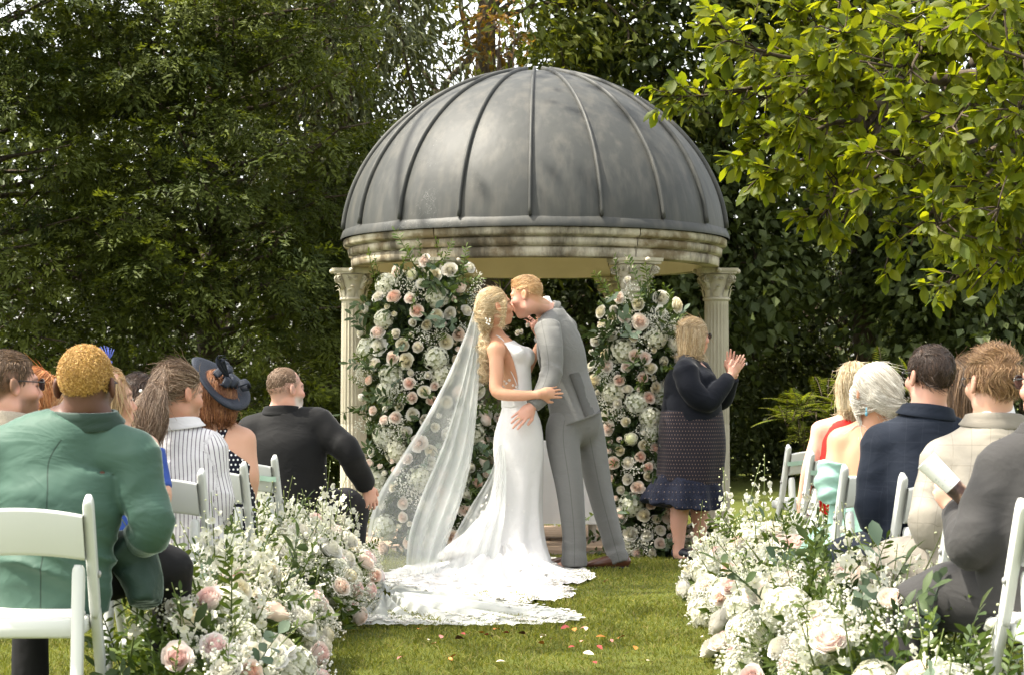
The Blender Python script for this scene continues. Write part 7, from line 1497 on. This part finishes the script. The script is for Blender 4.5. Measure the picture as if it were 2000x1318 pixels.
mss = cloth('striped_shirt', (0.64, 0.63, 0.64), None, 0.8, 0, 900, 0.3, 0.03); stripes(mss, (0.13, 0.10, 0.14), 0.0165, 0.10)
t, hc, M, n0, sd_, J = seated('man with a long greying ponytail in a white shirt with dark stripes', 8.9, (351, 771), (0.72, 0.68, -0.14), (346, 824), (284, 874), (408, 876), [(350, 1090, .185, .135), (349, 1000, .188, .13), (348, 930, .195, .13), (345, 880, .175, .105), (346, 838, .088, .085)], (265, 960, 0), (300, 1030, .2), (426, 985, 0), (400, 1060, .2), (0.50, 0.27, 0.18), sleeve=0.068, top='shirt', topmat=mss.m, collar=0.064, H=0.011,
    disp=lambda tt, th: 0.004 * np.sin(tt * 24 + 2 * np.sin(th * 2)), cols=dict(blush=0.5, beard=((0.30, 0.2, 0.14), 0.35)))
pt = [P(312, 757, 8.80), P(300, 780, 8.72), P(293, 815, 8.70), P(290, 845, 8.70), P(289, 862, 8.70)]
hp = [el(hc + np.array([0, -0.018, 0.038]) @ M, (0.083, 0.104, 0.094), M, 0.01), Loft([hc + np.array([0, -0.08, 0.03]) @ M] + pt, [0.055, 0.030, 0.052, 0.066, 0.050, 0.015], (1, 0, 0), 0.02, lambda tt, th: 0.006 * np.sin(th * 5 + tt * 14))]
cl = lambda p: (lambda q: np.where(q[:, 1] > -0.02, np.maximum(np.where(q[:, 1] > 0.02, q[:, 1] - 0.075, -1), np.where(q[:, 1] > 0.055, 0.075, 0.02 + 0.6 * np.clip(q[:, 1] + 0.01, 0, 1)) - q[:, 2]), np.where(q[:, 1] > -0.06, 0.0 - q[:, 2] - (np.abs(q[:, 0]) < 0.04) * 0.1, -1.0)))(((p - hc) @ M.T))
def fl(q, u): return np.where((q[:, 1] > -0.10)[:, None], np.column_stack([-q[:, 0] * 2.5, -1 + 0 * q[:, 0], 0.2 - (q[:, 2] - 0.02) * 4]), np.column_stack([0 * q[:, 0], -0.1 + 0 * q[:, 0], -1 + 0 * q[:, 0]]))
hair_on('hair', hp, t, H_GREYB[0], H_GREYB[1], hc, M, 1.0, fl, 4200, (0.06, 0.13), 0.0011, 8, 0.06, 16, cl, 0.008, wave=0.22, fly=0.12)
mdd = cloth('black_spotted_cloth', (0.006, 0.007, 0.016), None, 0.8); dots(mdd, (0.72, 0.72, 0.72), (0.019, 0.022), 0.22)
def hclip(p, J):
    d = 9.9; px = 1000 + p[:, 0] * F / d; py = HOR - (p[:, 2] - EYE) * F / d; strap = np.abs((px - 437) - (py - 840) * -0.42) - 11; body = np.maximum((850 + 0.75 * np.abs(px - 418) * (px > 418) + 0.3 * np.abs(px - 418) * (px <= 418)) - py, -99)
    return np.minimum(np.maximum(strap, 800 - py), body) * d / F
t, hc, M, n0, sd_, J = seated('woman with an auburn bob and a spotted black dress under the wide black hat', 9.9, (424, 780), (0.12, 0.99, 0.0), (426, 828), (388, 852), (476, 856), [(432, 1080, .165, .13), (431, 985, .150, .115), (430, 910, .160, .115), (429, 862, .148, .088), (427, 836, .058, .055)], (375, 930, 0), (395, 985, .2), (490, 935, -0.02), (478, 1020, .15), (0.56, 0.33, 0.225), female=True, topmat=mdd.m, top='dress', ear=False, arms_bare=True, clip=hclip, H=0.009)
g = lambda x, y, z: hc + np.array([x, y, z]) @ M
long_hair(H_AUB, t, hc, M, 1.0, [g(0, -0.02, 0.03), g(0, -0.03, -0.05), g(0, -0.035, -0.095)], [(0.092, 0.086), (0.102, 0.086), (0.086, 0.073)], 17, 3000, (0.05, 0.10), wave=0.12, fly=0.06)
M_SINAMAY = flat_mat('navy_sinamay', (0.012, 0.017, 0.030), 0.55, 0.35, 0.3, 60, 0.4, 500)
hat = thing('hat', 'wide tilted navy saucer hat with twisted loops and feathers', 'hat', P(431, 745, 9.85)); hb = root_loc(hat)
ex = unit(P(482, 793, 9.85) - P(379, 697, 9.85)); _ur = unit(np.cross(ex, [0, 1.0, 0])); _ur = _ur if _ur[2] > 0 else -_ur; ey = unit(0.36 * _ur + 0.93 * np.array([0, 1.0, 0])); ez = unit(0.93 * _ur - 0.36 * np.array([0, 1.0, 0]))
mb = MB(); rows = []
for k, (r_, h_) in enumerate([(0.0, -0.012), (0.05, -0.012), (0.10, -0.004), (0.145, 0.004), (0.163, 0.002), (0.168, -0.006), (0.160, -0.004), (0.10, -0.010), (0.0, -0.018)]):
    a = np.linspace(0, 2 * math.pi, 49); rows.append(np.array([hb + ex * r_ * math.cos(t_) + ey * r_ * 0.92 * math.sin(t_) + ez * (h_ + 0.012 * (r_ / 0.16) ** 2 * math.sin(2 * t_)) for t_ in a]))
sheet(mb, np.array(rows), np.zeros((9, 49))); mb.build('brim', M_SINAMAY, hat)
rg = np.random.default_rng(2)
for k in range(9):
    c = hb + ex * rg.uniform(-0.03, 0.10) + ey * rg.uniform(-0.03, 0.05) + ez * 0.02; a = rg.uniform(0, 6.28); d = ex * math.cos(a) + ey * math.sin(a); q = spline([c, c + d * 0.05 + ez * 0.045, c + d * 0.085 + ez * 0.02, c + d * 0.05 - ez * 0.002], 12); MB().tube(q, [(0.020, 0.004)] * 12, 6, flat=ez).build('loop', M_SINAMAY, hat)
mb = MB(); q0 = hb + ex * 0.02 + ez * 0.04
for k in range(3): mb.tube(spline([q0, P(428 + k * 4, 715 - k * 6, 9.7), P(425 + 5 * k, 696 + 5 * k, 9.68), P(438 + 3 * k, 694 + 3 * k, 9.68)], 9), [(0.006 + 0.004 * math.sin(i / 2.6), 0.002) for i in range(9)], 5)
mb.build('feather', M_SINAMAY, hat)
mbk = cloth('black_suiting', (0.006, 0.006, 0.0065), None, 0.75, 0.1).m
t, hc, M, n0, sd_, J = seated('balding grey-bearded man in a black suit turned towards the pillar', 11.6, (559, 762), (0.76, 0.65, 0.0), (551, 797), (492, 842), (620, 826), [(562, 1010, .215, .15), (561, 940, .215, .15), (557, 870, .222, .15), (555, 832, .195, .112), (552, 805, .095, .088)], (480, 920, 0), (520, 960, .2), (680, 882, -0.05), (716, 950, 0.12), SK_PINK, 1.02, sleeve=0.078, topmat=mbk, collar=0.066, cols=dict(beard=((0.52, 0.47, 0.42), 0.9), blush=0.7, scalp=((0.30, 0.20, 0.16), 0.55)),
    legs=[[(580, 1000, 0.05, .10), (640, 985, .15, .092), (694, 992, .3, .072), (688, 1100, .3, .05)]], legmat=cloth('charcoal_trousers', (0.016, 0.016, 0.018), None, 0.8).m, hands=(None, dict(d=(0.3, 0.3, -0.9), n=(0.4, -0.8, 0.1))))
crop_hair(H_GREYB, t, hc, M, 1.02, 18, 1500, (0.006, 0.012), 0.30, -0.05, -0.01, 0.2, 0.975, keep=lambda q: (q[:, 2] < 0.065) | (q[:, 1] < -0.04))
sdf_obj('shirt_collar', [Loft([n0 + (0, 0, 0.0), n0 + (0.006, 0.004, 0.05)], [0.069, 0.060], sd_, 0.01)], msh, t, 0.008)
# --- right side
mrd = cloth('scarlet_crepe', (0.60, 0.018, 0.014), None, 0.7, 0.1, 700, 0.2).m
def rclip(p, J):
    d = 11.8; px = 1000 + p[:, 0] * F / d; py = HOR - (p[:, 2] - EYE) * F / d; return np.maximum((1622 - (py - 812) * 0.60) - px, 800 - py) * d / F
t, hc, M, n0, sd_, J = seated('woman with a blonde bob in a scarlet halter-back dress', 11.8, (1668, 754), (0.10, 0.99, 0), (1668, 812), (1604, 838), (1722, 838), [(1655, 1060, .165, .13), (1655, 970, .155, .115), (1655, 900, .160, .115), (1660, 848, .152, .090), (1667, 822, .060, .058)], (1580, 915, -0.02), (1566, 985, .05), (1740, 910, 0), (1720, 980, .1), (0.58, 0.36, 0.27), female=True, topmat=mrd, top='dress', ear=False, arms_bare=True, clip=rclip,
    legs=[[(1640, 1000, 0.0, .12), (1625, 1020, .12, .12), (1612, 1040, .25, .10), (1612, 1120, .25, .09)]], legmat=mrd)
g = lambda x, y, z: hc + np.array([x, y, z]) @ M
long_hair(H_ASHB, t, hc, M, 1.0, [g(0, -0.02, 0.03), g(0, -0.03, -0.06), g(0, -0.035, -0.13)], [(0.090, 0.085), (0.096, 0.080), (0.085, 0.070)], 19, 2600, (0.06, 0.12), wave=0.03, fly=0.04)
maq = cloth('aqua_chiffon', (0.28, 0.46, 0.39), None, 0.7, 0.2, 600, 0.35, 0.06).m
t, hc, M, n0, sd_, J = seated('woman with platinum hair in a low tie and an off-shoulder aqua gown', 9.5, (1707, 768), (-0.30, 0.94, -0.10), (1712, 822), (1640, 858), (1764, 858), [(1690, 1110, .175, .15), (1693, 1020, .160, .125), (1696, 940, .152, .115), (1700, 880, .156, .098), (1709, 836, .058, .056)], (1622, 945, -0.03), (1650, 1010, .12), (1775, 940, 0), (1760, 1010, .2), (0.55, 0.30, 0.185), female=True, topmat=maq, top='gown', arms_bare=True, clip=lambda p, J: ((927 - 0.03 * 0) - (HOR - (p[:, 2] - EYE) * F / 9.5)) * 9.5 / F, H=0.011,
    disp=lambda tt, th: 0.004 * np.sin(th * 14 + tt * 6) * (tt < 0.5), legs=[[(1690, 1080, 0.0, .15), (1640, 1075, .12, .12), (1600, 1090, .28, .10), (1598, 1220, .3, .10)], [(1700, 1090, 0.05, .14), (1690, 1085, .3, .11), (1680, 1100, .45, .09), (1680, 1220, .45, .09)]], legmat=maq)
sdf_obj('sleeve', [Loft([J((1627, 905, -0.035)), J((1620, 945, -0.04)), J((1628, 975, -0.03))], [(0.062, 0.062), (0.064, 0.066), (0.056, 0.06)], k=0.01, disp=lambda tt, th: 0.006 * np.sin(tt * 18 + 2 * np.sin(th)))], maq, t, 0.008)
g = lambda x, y, z: hc + np.array([x, y, z]) @ M
hp = [el(g(0, -0.018, 0.036), (0.092, 0.110, 0.098), M, 0.01), Loft([g(0.0, -0.06, 0.0), g(0.04, -0.095, -0.06), g(0.075, -0.105, -0.075)], [0.08, 0.055, 0.020], (1, 0, 0), 0.02), Loft([g(0.075, -0.105, -0.075), g(0.10, -0.11, -0.10), g(0.105, -0.11, -0.15)], [0.012, 0.026, 0.012], (1, 0, 0), 0.008), Loft([g(-0.08, 0.03, 0.03), g(-0.088, 0.025, -0.03), g(-0.082, 0.01, -0.085), g(-0.075, 0.0, -0.13)], [(0.018, 0.03), (0.014, 0.026), (0.010, 0.02), (0.005, 0.008)], (1, 0, 0), 0.015)]
cl = lambda p: (lambda q: np.where(q[:, 1] > 0.0, np.maximum(q[:, 1] - 0.055, -1) * (np.abs(q[:, 0]) > 0.06) + np.where(np.abs(q[:, 0]) <= 0.06, 0.055 - q[:, 2], 0) * (q[:, 1] > 0.05) - 0.001, -1.0))(((p - hc) @ M.T))
def fl(q, u): return np.where((q[:, 2] < -0.1)[:, None], np.array([[0.1, 0, -1.0]]), unit(np.column_stack([0.075 - q[:, 0], -0.105 - q[:, 1], -0.075 - q[:, 2]]) * [1, 1, 1.2] + np.array([0, -0.0, 0.03])))
hair_on('hair', hp, t, H_PLAT[0], H_PLAT[1], hc, M, 1.0, fl, 4200, (0.06, 0.13), 0.0011, 8, 0.03, 20, cl, 0.008, fly=0.05)
er = MB(); er.tube([P(1692, 795, 9.38), P(1692, 806, 9.37)], 0.003, 6); er.sphere(P(1692, 808, 9.37), (0.007, 0.005, 0.010), 8, 5); er.build('earring', flat_mat('teal_earring', (0.10, 0.28, 0.36), 0.3, 0.5), t)
mnv = cloth('navy_check', (0.008, 0.013, 0.024), (0.006, 0.009, 0.017), 0.8, 0.1, 900, 0.3); plaid(mnv, (0.03, 0.036, 0.05), (0.06, 0.075), 0.016, 0.35)
t, hc, M, n0, sd_, J = seated('man with thinning dark hair and glasses in a navy checked jacket', 8.3, (1815, 738), (-0.38, 0.92, 0.02), (1812, 798), (1722, 868), (1900, 868), [(1802, 1085, .195, .145), (1801, 1010, .195, .14), (1800, 930, .205, .138), (1804, 872, .192, .108), (1811, 815, .100, .090)], (1704, 1000, -0.02), (1755, 1055, .18), (1915, 1000, 0), (1880, 1050, .25), SK_PINK, sleeve=0.072, topmat=mnv.m, collar=0.068, H=0.011, disp=lambda tt, th: 0.006 * crease(tt * 12 + 1.5 * np.sin(th * 2)) * np.exp(-((tt - 0.35) / 0.25) ** 2) + 0.002 * np.sin(tt * 12 + 3 * np.sin(th)), cols=dict(blush=0.6, scalp=((0.42, 0.24, 0.17), 0.5)),
    legs=[[(1800, 1095, 0.0, .11), (1720, 1085, .12, .098), (1648, 1092, .26, .082), (1672, 1180, .25, .062), (1690, 1280, .22, .05)]])
fl = lambda q, u: np.column_stack([q[:, 0] * 4 + 0.5 * np.sin(q[:, 1] * 60), -0.2 + 0.8 * np.sin(q[:, 0] * 50), np.where(q[:, 2] > 0.09, 0.1, -1.0)])
crop_hair(H_DARK, t, hc, M, 1.0, 21, 2600, (0.025, 0.05), 0.088, -0.07, 0.01, 0.25, 1.035, fl, keep=lambda q: (q[:, 2] < 0.085) | (np.abs(q[:, 0]) > 0.035) | (np.random.default_rng(1).random(len(q)) < 0.35), wave=0.2, fly=0.15)
glasses(t, hc, M, 1.0, lens=False)
t, hc, M, n0, sd_, J = seated('brown-haired woman clapping between the navy jacket and the cream jacket', 9.0, (1884, 757), (-0.35, 0.93, 0), (1884, 812), (1830, 845), (1945, 845), [(1885, 1060, .16, .12), (1885, 960, .15, .11), (1884, 880, .15, .10), (1884, 820, .06, .055)], (1838, 930, .05), (1842, 856, 0.18), None, None, SK_FAIR, female=True, topmat=mdk, top='dress', ear=False, hands=(dict(d=(0.25, 0.1, 1.0), n=(0.5, -0.8, 0), curl=0.08, spread=0.12, thumb=1), None))
g = lambda x, y, z: hc + np.array([x, y, z]) @ M
long_hair(H_BROWN, t, hc, M, 1.0, [g(0, -0.02, 0.03), g(0, -0.035, -0.06), g(0, -0.045, -0.18)], [(0.088, 0.085), (0.09, 0.070), (0.085, 0.05)], 22, 2400, (0.10, 0.2), wave=0.0, fly=0.03)
mcr = cloth('cream_check', (0.345, 0.315, 0.26), (0.31, 0.28, 0.235), 0.85, 0.1, 800, 0.3, 0.06); plaid(mcr, (0.15, 0.12, 0.09), (0.06, 0.07), 0.014, 0.5); seam(mcr, 0.002, 0.35, 0.97)
t, hc, M, n0, sd_, J = seated('man with tousled sandy hair and glasses in a cream checked jacket', 7.4, (1938, 750), (-0.34, 0.94, 0.0), (1942, 814), (1842, 900), (2046, 900), [(1925, 1135, .195, .145), (1922, 1050, .195, .14), (1926, 960, .210, .138), (1936, 898, .195, .108), (1941, 832, .102, .092)], (1812, 1028, -0.03), (1885, 1080, .2), (2070, 1030, 0), (2030, 1080, .25), SK_FAIR, sleeve=0.070, topmat=mcr.m, collar=0.068, H=0.011, disp=lambda tt, th: 0.006 * crease(tt * 12 + 1.5 * np.sin(th * 2)) * np.exp(-((tt - 0.35) / 0.25) ** 2) + 0.002 * np.sin(tt * 12 + 3 * np.sin(th)), cols=dict(blush=0.5),
    legs=[[(1915, 1140, 0.0, .11), (1820, 1105, .15, .100), (1735, 1102, .30, .082), (1745, 1200, .3, .062), (1750, 1290, .3, .05)]])
fl = lambda q, u: np.column_stack([q[:, 0] * 3 + 0.7 * np.sin(q[:, 2] * 70 + q[:, 1] * 40), np.where(q[:, 2] > 0.07, 0.8 + 0.6 * np.sin(q[:, 0] * 60), -0.2), np.where(q[:, 2] > 0.07, 0.3, -0.8)])
crop_hair(H_SANDY, t, hc, M, 1.0, 23, 3600, (0.025, 0.05), 0.074, -0.06, 0.01, 0.32, 1.05, fl, wave=0.15, fly=0.12)
sdf_obj('shirt_collar', [Loft([n0 + (0, 0, 0.004), n0 + (-0.002, 0.0, 0.052)], [0.073, 0.063], sd_, 0.01)], msh, t, 0.007); glasses(t, hc, M, 1.0, lens=False)
mgy = cloth('dark_grey_suiting', (0.038, 0.037, 0.037), (0.030, 0.029, 0.029), 0.8, 0.1, 900, 0.3)
t, hc, M, n0, sd_, J = seated('man in a dark grey suit at the right edge holding a rolled booklet', 6.4, (2058, 752), (-0.62, 0.78, 0.0), (2060, 836), (1962, 916), (2160, 916), [(2040, 1200, .205, .155), (2040, 1100, .205, .155), (2040, 1000, .215, .145), (2046, 915, .200, .112), (2058, 850, .105, .092)], (1898, 1062, -0.06), (1872, 1000, .17), (2190, 1060, 0), (2150, 1100, .2), SK_PINK, sleeve=0.076, topmat=mgy.m, collar=0.069, H=0.011, disp=lambda tt, th: 0.006 * crease(tt * 12 + 1.5 * np.sin(th * 2)) * np.exp(-((tt - 0.35) / 0.25) ** 2) + 0.002 * np.sin(tt * 12 + 3 * np.sin(th)), cols=dict(blush=0.5),
    legs=[[(2010, 1180, 0.0, .13), (1890, 1165, .12, .115), (1795, 1185, .25, .088), (1770, 1280, .22, .07), (1765, 1400, .2, .06)]], hands=(dict(d=(-0.45, 0.15, 0.55), n=(-0.5, -0.7, -0.5), curl=0.75, spread=0.03, thumb=1), None))
crop_hair(H_BROWN, t, hc, M, 1.0, 24, 2000, (0.02, 0.03)); glasses(t, hc, M, 1.0, 'sunglasses')
# rolled booklet with a printed cover
mp = N('printed_booklet'); v = mp.coord(scale=(1, 1, 1)); vo = mp.n('ShaderNodeTexVoronoi'); vo.inputs['Scale'].default_value = 70; mp.l(v, vo.inputs['Vector']); nz2 = mp.noise(14, 3, v)
c1 = mp.mix(mp.math('MULTIPLY', mp.ramp(vo.outputs['Distance'], [(0.25, (1, 1, 1)), (0.33, (0, 0, 0))]), mp.ramp(nz2, [(0.4, (0, 0, 0)), (0.5, (1, 1, 1))])), (0.72, 0.73, 0.72), (0.50, 0.54, 0.54)); mp.base(c1, 0.4, 0.4)
a_, b_ = P(1808, 898, 6.48), P(1884, 972, 6.46); bk = thing('booklet', 'rolled white booklet with a pale pattern and a dark photo at its end', 'booklet', (a_ + b_) / 2)
def roll(u0, u1, mat, nm, turns=2.3):
    mb = MB(); d = unit(b_ - a_); x_ = unit(np.cross(d, [0, 1, 0])); y_ = np.cross(d, x_); n = 60; th = np.linspace(0, turns * 2 * math.pi, n); rr = 0.033 - 0.004 * th / th[-1]; rows = []
    for u in np.linspace(u0, u1, 6): k = 1.06 - 0.22 * u; rows.append(np.array([a_ + (b_ - a_) * u + (x_ * math.cos(q) + y_ * math.sin(q)) * r_ * k for q, r_ in zip(th, rr)]))
    sheet(mb, np.array(rows), np.zeros((6, n))); mb.build(nm, mat, bk)
roll(0.0, 0.70, mp.m, 'cover'); ph_ = N('printed_photo'); v = ph_.coord(); ph_.base(ph_.ramp(ph_.noise(22, 5, v), [(0.35, (0.03, 0.02, 0.02)), (0.5, (0.10, 0.06, 0.05)), (0.62, (0.42, 0.28, 0.18)), (0.75, (0.12, 0.10, 0.12))]), 0.35, 0.4); roll(0.7005, 1.04, ph_.m, 'photo_band')

# ================================================================== FALLEN LEAVES AND PETALS
FLV = []
for nm, c in (('orange', (0.46, 0.17, 0.03)), ('red', (0.26, 0.035, 0.03)), ('dark', (0.07, 0.018, 0.015)), ('pale', (0.72, 0.60, 0.46)), ('pink', (0.60, 0.24, 0.20))):
    V, Fq, ra_ = leaves(np.zeros((1, 3)), np.array([[1.0, 0, 0.15]]), np.array([[0, 0.2, 1.0]]), 1.0, 0.62, np.array([0.5]), 0.35, 'leaf'); FLV.append((nm, mesh_np('fallen_leaf', V, [Fq], flat_mat('fallen_' + nm, c, 0.6, 0.3, 0.3, 40), True, {'rnd': ra_})))
FL_AT = [(817, 1240, 0), (832, 1236, 0), (861, 1252, 4), (889, 1260, 2), (843, 1271, 4), (909, 1251, 1), (934, 1246, 0), (945, 1252, 1), (960, 1256, 2), (975, 1240, 0), (981, 1247, 1), (1012, 1247, 2), (1054, 1254, 3), (1067, 1252, 3), (1052, 1266, 0), (1076, 1260, 1), (1112, 1236, 1), (1120, 1238, 0), (1131, 1240, 4), (1144, 1243, 3), (1141, 1263, 4), (1183, 1256, 0), (1193, 1260, 4), (1206, 1260, 0), (1110, 1277, 1), (1160, 1291, 3), (1176, 1281, 1), (1220, 1291, 3), (1155, 1306, 1), (876, 1302, 0), (884, 1303, 0), (790, 1294, 4), (1181, 1146, 4), (724, 1228, 4), (1365, 1258, 3), (1364, 1284, 3), (837, 1262, 3), (1262, 1303, 3), (1240, 1274, 0), (987, 1305, 3)]
LBL = {'orange': 'orange leaf fallen on the grass before the gown\'s train', 'red': 'small red leaf fallen on the grass before the gown\'s train', 'dark': 'dark maroon leaf lying on the grass near the train', 'pale': 'pale cream petal lying on the grass of the aisle', 'pink': 'pink petal lying on the grass of the aisle'}
ORD = ['leftmost', 'second from left', 'third from left', 'fourth from left', 'fifth from left', 'sixth from left', 'seventh from left', 'eighth from left', 'ninth from left', 'tenth from left', 'eleventh from left', 'twelfth from left', 'thirteenth from left']
rg = np.random.default_rng(77)
for (px, py, k) in FL_AT:
    q = ground(px, py); nm, me = FLV[k]; o = link('petal' if nm in ('pale', 'pink') else 'fallen_leaf', me, None, (q[0], q[1], 0.030), (rg.uniform(-0.5, 0.5), rg.uniform(-0.5, 0.5), rg.uniform(0, 6.28)), rg.uniform(0.026, 0.048) * (1.25 if nm == 'dark' else 1))
    rank = sum(1 for a_ in FL_AT if a_[2] == k and a_[0] < px); col_ = dict(orange='orange leaves', red='small red leaves', dark='dark maroon leaves', pale='pale cream petals', pink='pink petals')[nm]
    tag(o, ORD[rank] + ' of the ' + col_ + ' lying on the aisle grass', 'petal' if nm in ('pale', 'pink') else 'leaf', nm + (' petals' if nm in ('pale', 'pink') else ' fallen leaves') + ' on the aisle grass')
